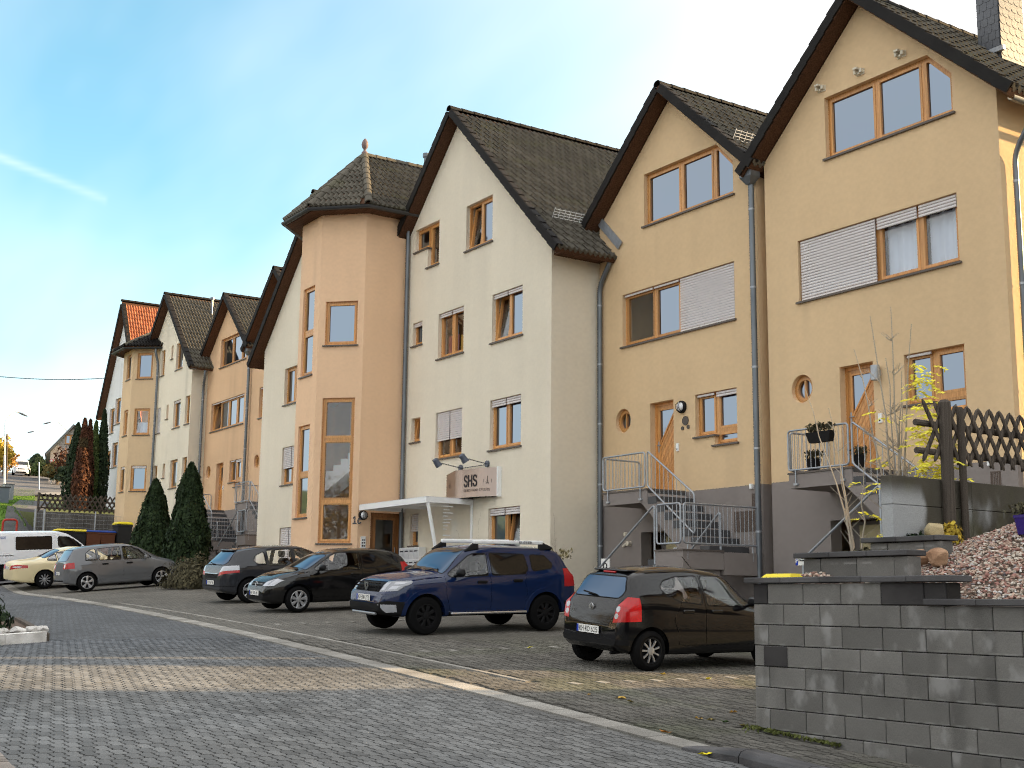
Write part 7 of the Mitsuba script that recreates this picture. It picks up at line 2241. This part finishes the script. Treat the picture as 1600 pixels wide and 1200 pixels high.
shrub('garden_plant', 'green plant with yellow flowers at the top of the pebble slope', (-9.35, 13.9, 1.16), (.2, .45, .13), 420, .05, 'leaf_green', 47, 'plant', 4)
shrub('garden_plant', 'low green plants in the lower stepped planter', (-9.35, 10.75, .44), (.5, .24, .2), 330, .05, 'leaf_shrub', 48, 'plant', 4)
shrub('street_shrub', 'green shrub in the white-stone planter at the left edge', (-22.6, 4.55, -.55), (.75, .55, .75), 900, .07, 'leaf_dark', 49, 'shrub', 5)
# purple pot on the pebbles
fp = thing('flower_pot', 'violet flower pot on the pebbles at the right edge', 'pot')
k = np.linspace(0, 2 * math.pi, 25)[:-1]
q = px_dir(1604, 856); q = q / q[1] * 11.75
PX, PY = q[0], q[1]; PZ = float(bed_z(np.array(PX), np.array(PY)))
V = np.vstack([np.stack([PX + r * np.cos(k), PY + r * np.sin(k), np.full(24, PZ + z)], 1) for r, z in ((.001, 0), (.075, 0), (.105, .17), (.115, .17), (.115, .20), (.10, .20), (.09, .15), (.001, .15))]); j = np.arange(24)
obj('pot', (V, np.vstack([np.stack([i * 24 + j, i * 24 + (j + 1) % 24, (i + 1) * 24 + (j + 1) % 24, (i + 1) * 24 + j], 1) for i in range(7)])), 'violet', fp, smooth=40)
M('violet', plain((0.035, 0.018, 0.16), .4))
r = np.random.default_rng(6); P = np.c_[r.normal(PX, .07, 160), r.normal(PY, .07, 160), PZ + .2 + .12 * r.random(160)]
obj('plant', leaf_cloud(P, np.tile([0, 0, 1.0], (160, 1)), .035, 6, 2, 1), 'leaf_shrub', fp)
# window boxes and pots on the end house's landing
o = np.array([5.75, 0, 0])
wb_ = thing('flower_box', 'black flower box with dry plants hung on the landing railing of the end house', 'flower box')
m = MB(); a, b = np.array([-22.32, 17.50, 2.98]) + o, np.array([-21.72, 17.66, 3.17]) + o
V = np.array([[a[0] + .06, a[1] + .03, a[2]], [b[0] - .06, a[1] + .03, a[2]], [b[0] - .06, b[1] - .01, a[2]], [a[0] + .06, b[1] - .01, a[2]], [a[0], a[1], b[2]], [b[0], a[1], b[2]], [b[0], b[1], b[2]], [a[0], b[1], b[2]]])
obj('box', (V, [[0, 1, 5, 4], [1, 2, 6, 5], [2, 3, 7, 6], [3, 0, 4, 7], [3, 2, 1, 0], [4, 5, 6, 7]]), 'black_plastic', wb_)
P = np.c_[r.uniform(a[0], b[0], 260), r.uniform(a[1], b[1], 260), b[2] + .02 + .14 * r.random(260)]
obj('plants', leaf_cloud(P, np.tile([0, 0, 1.0], (260, 1)), .04, 16, 2, 1), 'leaf_shrub', wb_)
def pot(label, x, y, z, r0, r1, h, seed):
    p_ = thing('plant_pot', label, 'pot')
    V = np.vstack([np.stack([x + rr * np.cos(k), y + rr * np.sin(k), np.full(24, z + zz)], 1) for rr, zz in ((.001, 0), (r0, 0), (r1, h), (r1 - .015, h), (r1 - .02, h - .04), (.001, h - .04))])
    obj('pot', (V, np.vstack([np.stack([i * 24 + j, i * 24 + (j + 1) % 24, (i + 1) * 24 + (j + 1) % 24, (i + 1) * 24 + j], 1) for i in range(5)])), 'black_plastic', p_, smooth=40)
    rr = np.random.default_rng(seed); P = np.c_[rr.normal(x, r1 * .55, 150), rr.normal(y, r1 * .55, 150), z + h + .14 * rr.random(150)]
    obj('plant', leaf_cloud(P, np.tile([0, 0, 1.0], (150, 1)), .045, seed, 2, 1), 'leaf_shrub', p_)
pot('black plant pot on the landing behind the railing, left of the end house door', -16.80, 17.95, 2.50, .10, .15, .24, 51)
pot('black plant pot beside the door on the landing of the end house', -15.72, 17.98, 2.50, .09, .13, .22, 52)

# white-stone planter corner at the left edge of the street
pc = thing('planter_edge', 'flush timber-edged planter corner with white stones at the left edge', 'planter')
corner = np.array([-22.05, 5.45]); 
def kerb_run(a, b, w, h, mat, n, nm):
    a, b = np.array(a), np.array(b); d = (b - a) / np.linalg.norm(b - a); s = np.array([-d[1], d[0]])
    L = np.linalg.norm(b - a)
    for i in range(n):
        p0, p1 = a + d * (L * i / n + .004), a + d * (L * (i + 1) / n - .004)
        V = np.array([[*(q + s * e), float(gz(*q)) + z] for q in (p0, p1) for e in (-w / 2, w / 2) for z in (-.1, h)])
        mm = MB(); mm.add(V, BOXF); obj(nm, mm, mat, pc)
kerb_run(corner, corner + [-5.5, .75], .10, .13, 'wood_fence', 3, 'timber')
kerb_run(corner + [-.0, -.06], corner + [.75, -1.5], .20, .16, 'stone_white', 2, 'kerb_block'); kerb_run(corner + [.77, -1.55], corner + [2.6, -4.6], .18, .17, 'coping', 4, 'kerb_block')
ws = np.random.default_rng(61)
for i in range(11):
    q = corner + np.array([.62, -1.35]) * (i / 7.0) + np.array([-.32, -.05]) + ws.uniform(-.05, .05, 2)
    r_ = boulder(200 + i, *(ws.uniform(.08, .13, 3) * [1, 1, .8])); r_.apply_translation((*q, float(gz(*q)) + .17)); obj('white_stone', r_, 'stone_white', pc, smooth=28)
m = MB(); V = np.array([[*(corner + e), float(gz(*(corner + e))) + .08] for e in np.array([[-.05, -.02], [.75, -1.5], [2.5, -4.6], [-3, -4.4], [-5.5, .7]])]); m.add(V, [[0, 1, 2], [0, 2, 3], [0, 3, 4]]); obj('soil', m, 'soil', pc)

# brick-edged pavement corner at the very bottom left
pv = 'pavement'
labels[pv] = {'label': 'pale brick pavement corner at the lower left', 'kind': 'structure'}
P0 = np.array([-9.72, 2.24]); dU = np.array([-1.0, .07]); dU /= np.linalg.norm(dU); dV = np.array([-.07, -1.0])
for i in range(-3, 9):
    for jx in range(5):
        a = P0 + dU * (i * .205) + dV * (jx * .105 + .004)
        V = np.array([[*(q), float(gz(*q)) + z] for q in (a, a + dU * .197) for q in (q, q + dV * .098) for z in (-.05, .02 + .003 * ((i + jx) % 3))])
        mm = MB(); mm.add(V, BOXF); obj('brick', mm, 'brick_pale', pv)
M('brick_pale', two({'type': 'principled', 'base_color': mikit.proc(concrete((0.16, 0.135, 0.115), (0.26, 0.225, 0.20), 2.0, False)), 'roughness': 0.85}))
# fallen leaves
lv = np.random.default_rng(71)
def fallen(x, y, s, mt, lab):
    p = px_dir(x, y); t = np.arange(3, 40, .01); Q = p[None] * t[:, None]; h = Q[:, 2] - gz(Q[:, 0], Q[:, 1]); i = int(np.argmax(h < 0)); q = Q[i]
    k = thing('fallen_leaf', lab, 'leaf', 'fallen leaves on the paving'); kk = np.linspace(0, 2 * math.pi, 11)[:-1] + lv.uniform(0, 6)
    rr = s * np.where(np.arange(10) % 2, .45, 1.0)
    V = np.vstack([np.stack([q[0] + rr * np.cos(kk), q[1] + rr * np.sin(kk), q[2] + .006 + .03 * lv.random(10)], 1), [[q[0], q[1], q[2] + .008]]])
    obj('', (V, [[10, i, (i + 1) % 10] for i in range(10)]), mt, key=k)
for x, y, s, mt, lab in ((970, 1092, .085, 'leaf_autumn', 'large reddish-brown leaf in the bay behind the black hatchback'), (1040, 1146, .07, 'leaf_autumn', 'tan leaf just above the end of the pale gutter strip'), (1102, 1181, .07, 'leaf_yellow', 'yellow leaf lying against the dark kerb stones'),
                         (1107, 1062, .05, 'leaf_yellow', 'yellow leaf on the paving right of the black hatchback rear wheel'), (828, 1013, .05, 'leaf_yellow', 'yellow leaf between the blue off-road car and the black hatchback'), (920, 1087, .03, 'leaf_autumn', 'tiny brown leaf left of the large reddish one'),
                         (1146, 1114, .05, 'leaf_autumn', 'brown leaf at the foot of the block wall, highest of the litter'), (1036, 1055, .05, 'leaf_autumn_gold', 'golden leaf behind the black hatchback rear wheel'), (1092, 1124, .05, 'leaf_autumn', 'leftmost brown leaf of the litter beside the block wall'),
                         (1112, 1126, .06, 'leaf_autumn_dull', 'dull olive leaf in the litter beside the block wall'), (1133, 1130, .05, 'leaf_green', 'greenish leaf in the litter beside the block wall'), (1162, 1136, .05, 'leaf_autumn_dull', 'rightmost dull leaf of the litter beside the block wall'),
                         (640, 975, .03, 'leaf_yellow', 'tiny yellow leaf in front of the black three-door hatchback'), (985, 1098, .05, 'leaf_autumn_dull', 'dull leaf touching the large reddish one')):
    fallen(x, y, s, mt, lab)
# weeds and moss along the foot of the block wall
wr_ = np.random.default_rng(91); n = 900
wx = wr_.uniform(-9.75, -6.5, n); wy = BWY - np.abs(wr_.normal(0, .03, n)) - .005; wx = np.r_[wx, wr_.normal(-9.85, .12, 350)]; wy = np.r_[wy, wr_.normal(9.0, .25, 350)]
kp = meshkit.noise(np.c_[wx * 3.1, wy * 2, wx * 0], 5) > .5
wx, wy = wx[kp], wy[kp]
obj('weeds', leaf_cloud(np.c_[wx, wy, gz(wx, wy) + .012 + .02 * wr_.random(len(wx))], np.tile([0, -.4, 1.0], (len(wx), 1)), .026, 92, 1.8, .9), 'leaf_weed', kind='stuff')
tag('weeds', 'small weeds and moss along the foot of the block wall', 'weeds')
M('leaf_weed', two({'type': 'principled', 'base_color': mikit.proc(leafy((0.06, 0.075, 0.02), (0.13, 0.14, 0.045), (0.09, 0.08, 0.03))), 'roughness': .8, 'specular': .15}))

# ---------------------------------------------------------------- the other side of the street, behind the photographer (seen only in the windows and paint)
def street_tree(label, x, y, H, seed):
    r = np.random.default_rng(seed); k = thing('street_tree', label, 'tree'); z0 = float(gz(x, y)); m = MB()
    m.tube([(x, y, z0 - .3), (x + .1, y, z0 + H * .4), (x + .2, y + .1, z0 + H * .95)], [.2, .13, .03], 8)
    tips = []
    for i in range(26):
        t = r.uniform(.28, .9); a = r.uniform(0, 6.28); L = H * .42 * (1.1 - t) + .4; q = np.array([x + .2 * t, y, z0 + H * t]); e = q + np.array([math.cos(a) * L, math.sin(a) * L, L * .75]); m.tube([q, (q + e) / 2 + [0, 0, -.1], e], [.06 * (1.2 - t), .035 * (1.2 - t), .008], 5)
        for j in range(5):
            f = q + (e - q) * r.uniform(.4, 1); aa = r.uniform(0, 6.28); g = f + np.array([math.cos(aa) * .5, math.sin(aa) * .5, .5]); m.tube([f, g], [.014, .005], 4); tips.append(g)
    obj('trunk', m, 'bark', k)
    tips = np.array(tips)[r.integers(0, len(tips), 1500)] + r.normal(0, .35, (1500, 3))
    obj('crown', leaf_cloud(tips, r.normal(size=(1500, 3)), .13, seed, 1.5, .5), 'leaf_autumn_dull', k)
for i, (x, y, H) in enumerate(((-30, -6, 7.5), (-38.5, -9, 9), (-48, -6.5, 7), (-57, -8, 8.5), (-20, -10, 6.5))):
    street_tree('street tree across the road outside the picture, number %s from the camera' % ('two', 'three', 'four', 'five', 'one')[i], x, y, H, 300 + i)
oh = thing('opposite_house', 'gabled house across the street outside the picture', 'house')
m = MB(); m.add(*extrude(Polygon([(-47, -2), (-36, -2), (-36, 5.2), (-41.5, 9.6), (-47, 5.2)]), 0, 11, Fr((0, -26, 0), (1, 0, 0), (0, 1, 0)))); obj('wall', m, 'plaster_white', oh)
gable_roof(oh, -41.5, 9.65, .8, -26.4, -14.6, 6.0, 6.0, 0)
oh = thing('opposite_house', 'second gabled house across the street outside the picture', 'house')
m = MB(); m.add(*extrude(Polygon([(-76, -1), (-64, -1), (-64, 6.2), (-70, 11), (-76, 6.2)]), 0, 11, Fr((0, -28, 0), (1, 0, 0), (0, 1, 0)))); obj('wall', m, 'plaster_cream', oh)
gable_roof(oh, -70, 11.05, .8, -28.4, -16.6, 6.5, 6.5, 0)
hd = thing('garden_hedge', 'hedge across the street outside the picture', 'hedge')
r = np.random.default_rng(7); n = 5200; t = r.random(n); hx_ = -70 + 58 * t; hy_ = -3.6 + r.normal(0, .35, n)
obj('foliage', leaf_cloud(np.c_[hx_, hy_, gz(hx_, hy_) + 1.7 * r.random(n) ** .7], np.tile([0, .6, .5], (n, 1)), .22, 8, 1.4, .9), 'leaf_dark', hd)

# ---------------------------------------------------------------- bins, signs, far fence, hill
def wheelie_bin(label, x, y, z, body, lid, h=1.05, rot=0.0, s=1.0, nm='wheelie_bin'):
    k = thing(nm, label, 'bin')
    tw = mat4(rotz(rot), (x, y, z)) @ np.diag([s, s, h / 1.05, 1.0])
    V = []
    for w, d, zz in ((.22, .26, .05), (.27, .34, .92), (.29, .36, .93), (.29, .36, .98)):
        V += [(-w, -d, zz), (w, -d, zz), (w, d, zz), (-w, d, zz)]
    F = [[4 * a + b, 4 * a + (b + 1) % 4, 4 * a + 4 + (b + 1) % 4, 4 * a + 4 + b] for a in range(3) for b in range(4)] + [[3, 2, 1, 0]]
    obj('body', (np.array(V), np.array(F)), body, k, to_world=tw)
    V = []
    for w, d, zz in ((.30, .38, .985), (.30, .38, 1.01), (.25, .30, 1.05)):
        V += [(-w, -d, zz), (w, -d, zz), (w, d, zz), (-w, d, zz)]
    F = [[4 * a + b, 4 * a + (b + 1) % 4, 4 * a + 4 + (b + 1) % 4, 4 * a + 4 + b] for a in range(2) for b in range(4)] + [[3, 2, 1, 0], [8, 9, 10, 11]]
    obj('lid', (np.array(V), np.array(F)), lid, k, to_world=tw)
    m = MB(); m.tube([(-.24, .36, .96), (-.24, .44, .98), (.24, .44, .98), (.24, .36, .96)], .015, 6); obj('handle', m, body, k, to_world=tw)
    for sx in (-.2, .2):
        m = MB(); m.tube([(sx - .03, .26, .10), (sx + .03, .26, .10)], .10, 14); obj('wheel', m, 'rubber', k, to_world=tw)
M('lid_yellow', plain((0.75, 0.60, 0.03), .4)); M('lid_blue', plain((0.02, 0.06, 0.30), .4)); M('bin_black', plain((0.022, 0.022, 0.024), .55)); M('bin_brown', plain((0.12, 0.045, 0.025), .55))
wheelie_bin('black wheelie bin with yellow lid just behind the block wall', -10.42, 10.75, -1.04, 'bin_black', 'lid_yellow', 1.40, .0, .78)
for i, (x, y, b, l, lab) in enumerate(((-60.5, 15.35, 'bin_black', 'lid_yellow', 'yellow-lidded bin leftmost of the row by the far concrete wall'), (-60.5, 16.0, 'bin_black', 'lid_yellow', 'second yellow-lidded bin of the row by the far concrete wall'), (-60.4, 16.65, 'bin_brown', 'lid_blue', 'brown bin with blue lid by the far concrete wall'), (-60.4, 17.3, 'bin_brown', 'lid_blue', 'second brown bin with blue lid, nearer the far bay'), (-60.2, 18.0, 'bin_black', 'lid_yellow', 'yellow-lidded bin beside the far bay'))):
    wheelie_bin(lab, x, y, float(gz(x, y)), b, l, 1.45 if i < 4 else 1.9, 1.57, 1.2)
ps = thing('parking_sign', 'small blue and white parking sign behind the block wall', 'sign')
q0 = px_dir(1243, 868); q0 = q0 / q0[1] * 10.6
frS = Fr((q0[0], 10.6, q0[2]), (1, 0, 0), (0, -1, 0))
m = MB(); m.box(0, .14, -.11, 0, -.004, .0, frS); obj('board', m, 'plate_white', ps); m = MB(); m.box(0, .036, -.11, 0, .0005, .002, frS); obj('blue_field', m, 'plate_blue', ps)
for tx, h, u, v, mt in (('P', .05, .004, -.08, 'plate_white'), ('Privat', .022, .05, -.065, 'plate_ink')):
    tt = meshkit.text_mesh(tx, h, .002, True); v_ = np.array(tt.vertices); obj('lettering', (frS(np.c_[u + v_[:, 0] - v_[:, 0].min(), v + v_[:, 1], .0025 + v_[:, 2]]), np.array(tt.faces)), mt, ps)
m = MB(); m.tube([(q0[0] + .10, 10.61, q0[2] - .1), (q0[0] + .10, 10.61, -1.0)], .012, 6); obj('post', m, 'galvanized', ps)
gs = thing('ground_sign', 'small white notice board at the corner of the ochre house', 'sign')
q0 = px_dir(939, 873); q0 = q0 / q0[1] * 17.2
m = MB(); m.box(q0[0], q0[0] + .30, 17.2, 17.22, q0[2] - .25, q0[2]); obj('board', m, 'plate_white', gs); t_ = np.linspace(0, 2 * math.pi, 21); m = MB(); m.tube(np.stack([q0[0] + .15 + .06 * np.cos(t_), np.full(21, 17.196), q0[2] - .16 + .06 * np.sin(t_)], 1), .012, 5); obj('ring_mark', m, 'plate_ink', gs)
m = MB(); m.tube([(q0[0] + .15, 17.23, q0[2] - .2), (q0[0] + .15, 17.23, -.6)], .015, 6); obj('post', m, 'galvanized', gs)

fwall = thing('far_wall', 'grey concrete wall under the far lattice fence, behind the parked van', 'wall')
y = 14.9
while y < 19.6:
    ch = chamfer_box(.25, 1.14, 2.6, .01); ch.apply_translation((-64.0, y + .57, 2.85)); obj('panel', ch, 'far_concrete', fwall); y += 1.15
ff = thing('far_fence', 'dark lattice fence on the far concrete wall', 'fence')
lattice(ff, np.array([-63.9, 14.95, 0]), (0, 1, 0), (1, 0, 0), 4.6, 4.18, 5.02, step=.24, w=.075)
for y in (15.0, 16.5, 18.0, 19.4):
    m = MB(); m.tube([(-64.0, y, 4.0), (-64.0, y, 5.05)], .06, 8); obj('post', m, 'wood_fence', ff)
wf = thing('mesh_fence', 'thin wire mesh fence with metal posts in front of the far wall', 'fence')
for y in (14.35, 14.75, 17.1):
    m = MB(); m.tube([(-61.6, y, 1.2), (-61.6, y, 4.1)], .035 if y > 15 else .06, 8); obj('post', m, 'galvanized', wf)
m = MB()
for z in np.arange(1.9, 3.95, .2):
    m.tube([(-61.6, 14.4, z), (-61.6, 19.2, z)], .006, 4)
for y in np.arange(14.5, 19.2, .2):
    m.tube([(-61.6, y, 1.7), (-61.6, y, 3.95)], .004, 3)
obj('wire_mesh', m, 'galvanized', wf)
# lawn
lw = MB(); r = np.random.default_rng(81)
XL, YL = [], []
for i in range(26000):
    d = r.uniform(60, 96); a = r.uniform(0, 1)
    p0, p1 = px_dir(-25, 790), px_dir(53, 780)
    y0, y1 = p0[1] / -p0[0] * d, min(p1[1] / -p1[0] * d, 14.4 if d < 66.5 else 99) - (.0 if d > 70 else .3)
    XL.append(-d); YL.append(y0 + (y1 - y0) * a)
XL, YL = np.array(XL), np.array(YL); ZL = gz(XL, YL)
a_ = r.uniform(0, 6.28, len(XL)); hh = r.uniform(.05, .12, len(XL)); w = .05
V = np.stack([np.stack([XL - w * np.cos(a_), YL - w * np.sin(a_), ZL - .02], 1), np.stack([XL + w * np.cos(a_), YL + w * np.sin(a_), ZL - .02], 1), np.stack([XL + .04 * np.sin(a_), YL + .04, ZL + hh], 1)], 1).reshape(-1, 3)
lw.v, lw.f, lw.u, lw.n = [V], [np.arange(len(V)).reshape(-1, 3)], [np.repeat(np.c_[r.random(len(XL)), r.random(len(XL))], 3, 0)], len(V)
obj('grass', lw, 'grass_blade', kind='stuff'); tag('grass', 'bright green mown grass on the bank beside the hill road', 'grass')
n_ = 40
dd = np.linspace(60, 96, n_); V = []
for d in dd:
    p0, p1 = px_dir(-40, 790), px_dir(54, 780)
    y0, y1 = p0[1] / -p0[0] * d, min(p1[1] / -p1[0] * d, 14.5 if d < 66.5 else 99)
    for t in np.linspace(0, 1, 8):
        yy = y0 + (y1 - y0) * t; V.append((-d, yy, float(gz(-d, yy)) + .05))
i, j = np.meshgrid(np.arange(n_ - 1), np.arange(7), indexing='ij')
obj('lawn', (np.array(V), np.stack([i * 8 + j, i * 8 + j + 1, (i + 1) * 8 + j + 1, (i + 1) * 8 + j], -1).reshape(-1, 4)), 'lawn_green', smooth=True, kind='structure'); tag('lawn', 'green bank beside the hill road')
M('lawn_green', two({'type': 'principled', 'base_color': mikit.proc(lambda p, n, uv: mix((0.06, 0.13, 0.02), (0.13, 0.22, 0.04), fbm(p.x * 1.2, p.y * 1.2, 0.0, 4))), 'roughness': .9, 'specular': .1}))

# white house beyond the bay
wh = thing('white_house', 'white gabled house with red tiled roof behind the far bay', 'house')
WY = 21.0
frW = Fr((0, WY, 0), (1, 0, 0), (0, -1, 0))
xa, za_w = -71.9, 16.55
hl, hr = 3.25, 4.2
wn = []
for px0, px1, py0, py1 in ((172, 177, 640, 676), (181, 187, 624, 661), (166, 171, 706, 740), (176, 182, 693, 729)):
    a, b = px_dir(px0, py0), px_dir(px1, py1); a, b = a / a[1] * WY, b / b[1] * WY; wn.append((a[0], b[0], b[2], a[2]))
hole = unary_union([sbox(a, c, b, d) for a, b, c, d in wn])
p = Polygon([(xa - hl, 0), (xa + hr, 0), (xa + hr, za_w - hr * 1.75), (xa, za_w), (xa - hl, za_w - hl * 1.75)])
obj('wall', extrude(p.difference(hole), -.3, 0, frW), 'plaster_white', wh)
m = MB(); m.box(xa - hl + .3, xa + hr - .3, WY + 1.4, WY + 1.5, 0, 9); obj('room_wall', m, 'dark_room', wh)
for a in wn:
    window(wh, frW, *a, fw=.08, name='window')
gable_roof(wh, xa, za_w + .05, 1.75, WY - .35, 31, hl + .3, hr + .2, 0, 'roof_tile_red')
# grey house at the top of the hill
gh = thing('hill_house', 'grey gabled house at the top of the hill behind the conifers', 'house')
D = 118.0
def at(px, py, d):
    q = px_dir(px, py); return q / -q[0] * d
pl, pr_, pa = at(79, 706, D), at(150, 706, D), at(117, 668, D)
gb = at(77, 738, D)
ax_ = px_dir(116, 660); uvec = np.array([-ax_[1], ax_[0], 0]) * -1.0; uvec /= np.linalg.norm(uvec); nv = np.array([uvec[1], -uvec[0], 0]); nv = nv if nv @ np.r_[pl[:2], 0] < 0 else -nv
frG = Fr((pl[0], pl[1], 0), uvec, nv)
wd = abs((pr_ - pl) @ uvec) * 1.25; ua = (pa - pl) @ uvec
win_u, win_v = (at(102, 686, D) - pl) @ uvec, at(102, 686, D)[2]
p = Polygon([(0, gb[2] - 3), (wd, gb[2] - 3), (wd, pl[2]), (ua, pa[2]), (0, pl[2])]).difference(sbox(win_u, win_v - .5, win_u + .9, win_v + .4))
obj('wall', extrude(p, -.3, 0, frG), 'plaster_grey', gh)
window(gh, frG, win_u, win_u + .9, win_v - .5, win_v + .4, mulls=(win_u + .45,), fw=.07)
for (u0, v0), (u1, v1) in (((-.35, pl[2] - .3), (ua, pa[2] + .1)), ((ua, pa[2] + .1), (wd + .5, pl[2] - .45))):
    d = np.array([u1 - u0, v1 - v0]); d /= np.hypot(*d); nn = np.array([-d[1], d[0]]) * .16
    obj('roof', extrude(Polygon([(u0, v0), (u1, v1), (u1 + nn[0], v1 + nn[1]), (u0 + nn[0], v0 + nn[1])]), -9, .4, frG), 'slate', gh)

# hill vegetation, lamps, poles, signs
def round_tree(label, px, py_top, py_base, d, R, mats, seed, n=3500, size=.3):
    b, t = at(px, py_base, d), at(px, py_top, d); r = np.random.default_rng(seed)
    z0 = min(b[2], float(gz(b[0], b[1]))); H = t[2] - z0
    k = thing('hill_tree', label, 'tree')
    m = MB(); m.tube([(b[0], b[1], z0 - .3), (b[0], b[1], z0 + H * .5), (b[0] + .1, b[1], z0 + H * .85)], [.16, .10, .03], 6)
    for i in range(7):
        a = r.uniform(0, 6.28); z = z0 + H * r.uniform(.25, .6); m.tube([(b[0], b[1], z), (b[0] + R * .6 * math.cos(a), b[1] + R * .6 * math.sin(a), z + H * .25)], [.06, .015], 5)
    obj('trunk', m, 'bark', k)
    c = np.array([b[0], b[1], z0 + H * .58]); d_ = r.normal(size=(n, 3)); d_ /= np.linalg.norm(d_, axis=1, keepdims=True)
    lump = meshkit.noise(d_ * 2.3 + seed, seed); q = (.5 + .6 * lump)[:, None] * (1 - .55 * r.random((n, 1)) ** 1.6)
    obj('crown', leaf_cloud(c + d_ * q * [R, R, H * .45], d_, size, seed, 1.4, .9), mats, k)
round_tree('yellow autumn tree at the far left edge on the hill', -12, 678, 742, 125, 2.3, 'leaf_autumn_gold', 91, 2600, .2)
round_tree('orange autumn tree beside the white car on the hill', 5, 700, 744, 132, 1.5, 'leaf_autumn', 92, 1500, .18)
round_tree('small orange tree right of the white car on the hill', 43, 719, 738, 160, 1.5, 'leaf_autumn', 93, 900, .2)
round_tree('olive tree in front of the grey hill house', 90, 719, 742, 112, 1.4, 'leaf_autumn_dull', 94, 2200, .22)
round_tree('reddish bare-looking tree before the window of the grey hill house', 101, 694, 742, 110, 1.3, 'leaf_rust', 95, 900, .16)
conifer('hill_conifer', 'dark conifer at the crest of the hill road', *at(56, 740, 140)[:2], at(56, 740, 140)[2] - .2, at(56, 710, 140)[2] - at(56, 740, 140)[2] + .2, 1.35, 'leaf_dark', 1800, .2, 96)
def hedge(label, x0, x1, yb_, h, d, mt, seed):
    a, b = at(x0, yb_, d), at(x1, yb_, d); r = np.random.default_rng(seed); n = 2600
    k = thing('hedge', label, 'hedge'); t = r.random(n)
    P = a + (b - a) * t[:, None] + np.c_[r.normal(0, .5, n), r.normal(0, .5, n), h * r.random(n) ** .8 * (.7 + .5 * meshkit.noise(np.c_[t * 9, t * 0, t * 0], seed))]
    obj('foliage', leaf_cloud(P, np.tile([.6, -.6, .5], (n, 1)), .22, seed, 1.4, .9), mt, k)
hedge('dark hedge along the footpath below the grey hill house', 104, 130, 752, 1.0, 100, 'leaf_dark', 97)
hedge('low hedge at the crest of the hill road', 62, 100, 742, 1.0, 128, 'leaf_green', 98)
def street_lamp(label, px, py_b, py_t, px_head, py_head, d, r0=.09):
    k = thing('street_lamp', label, 'street lamp'); b, t, h = at(px, py_b, d), at(px, py_t, d), at(px_head, py_head, d)
    b[2] = min(b[2], float(gz(b[0], b[1])))
    m = MB(); c = np.array([t[0], t[1], t[2]]); mid = c * .35 + h * .65; mid[2] = max(h[2], c[2]) + .12 * np.linalg.norm((h - c)[:2])
    m.tube([b, c * .5 + b * .5], [r0, r0 * .8], 8); obj('pole', m, 'white_metal', k)
    m = MB(); m.tube(round_path([c * .5 + b * .5, c, mid, h], 1.6, 8), r0 * .6, 7); obj('arm', m, 'white_metal', k)
    dv = (h - mid) / np.linalg.norm(h - mid); m = MB(); m.tube([h - dv * .1, h + dv * .25, h + dv * .6], [.04, .075, .04], 8); obj('lamp_head', m, 'lamp_grey', k)
street_lamp('tall street lamp at the left edge below the hill', 8, 752, 656, 30, 645, 92, .075)
street_lamp('curved street lamp in front of the grey hill house', 108, 745, 676, 78, 660, 120, .06)
street_lamp('curved street lamp over the crest of the hill road', 73, 742, 683, 52, 674, 140, .06)
for lab, px, yb_, yt, d, r_ in (('wooden utility pole at the left edge by the autumn trees', 11, 745, 678, 118, .06), ('thin sign post on the hill road', 61, 768, 722, 96, .05)):
    k = thing('pole', lab, 'pole'); b, t = at(px, yb_, d), at(px, yt, d); b[2] = min(b[2], float(gz(b[0], b[1])))
    m = MB(); m.tube([b, t], r_, 8); obj('', m, 'bark' if r_ > .055 else 'galvanized', key=k)
rs = thing('road_sign', 'round road sign beside the hill footpath', 'sign'); b, t = at(81, 742, 112), at(81, 720, 112)
m = MB(); m.tube([b - [0, 0, 1], t], .04, 6); obj('post', m, 'galvanized', rs)
m = MB(); m.tube([t + [.02, -.01, 0], t + [.06, -.03, 0]], .17, 18); obj('disc', m, 'lamp_red', rs); m = MB(); m.tube([t + [.061, -.03, 0], t + [.08, -.04, 0]], .11, 18); obj('disc_centre', m, 'plate_white', rs)
ub = thing('utility_box', 'grey utility cabinet on the lawn at the left edge', 'cabinet'); q = at(6, 776, 72); q2 = at(14, 766, 76)
m = MB(); z = float(gz(q[0], q[1])); m.box(q[0] - .5, q[0] + .3, q[1] - .5, q[1] + .2, z - .1, z + .85); obj('cabinet', m, 'cabinet_grey', ub); m = MB(); m.box(q[0] - .55, q[0] + .35, q[1] - .55, q[1] + .25, z + .851, z + .9); obj('lid', m, 'zinc_dark', ub)
ub = thing('utility_box', 'pale utility cabinet behind the grey one on the lawn', 'cabinet'); z = float(gz(q2[0], q2[1]))
m = MB(); m.box(q2[0] - .5, q2[0] + .3, q2[1] - .3, q2[1] + .2, z - .1, z + .9); obj('cabinet', m, 'galvanized', ub); m = MB(); m.box(q2[0] - .53, q2[0] + .33, q2[1] - .33, q2[1] + .23, z + .901, z + .94); obj('lid', m, 'zinc', ub)
M('cabinet_grey', plain((0.16, 0.19, 0.23), .5))
rb = thing('red_railing', 'red tubular railing behind the white van', 'railing'); q = at(27, 812, 58.5); q3 = at(5, 812, 58.5); m = MB()
m.tube(round_path([(q3[0], q3[1], 1.9), (q3[0], q3[1], q3[2]), (q[0], q[1], q[2]), (q[0], q[1], 1.2)], .15, 5), .045, 8); obj('', m, 'paint_red', key=rb); M('paint_red', plain((0.45, 0.045, 0.03), .45))
# overhead wire
ow = thing('overhead_wire', 'thin overhead wire crossing the sky at the left', 'wire'); a, b = at(-30, 586, 75), at(215, 587, 75); m = MB()
pts = [a + (b - a) * t - np.array([0, 0, .25 * math.sin(math.pi * t)]) for t in np.linspace(0, 1, 12)]; m.tube(pts, .022, 5); obj('', m, 'black_plastic', key=ow)
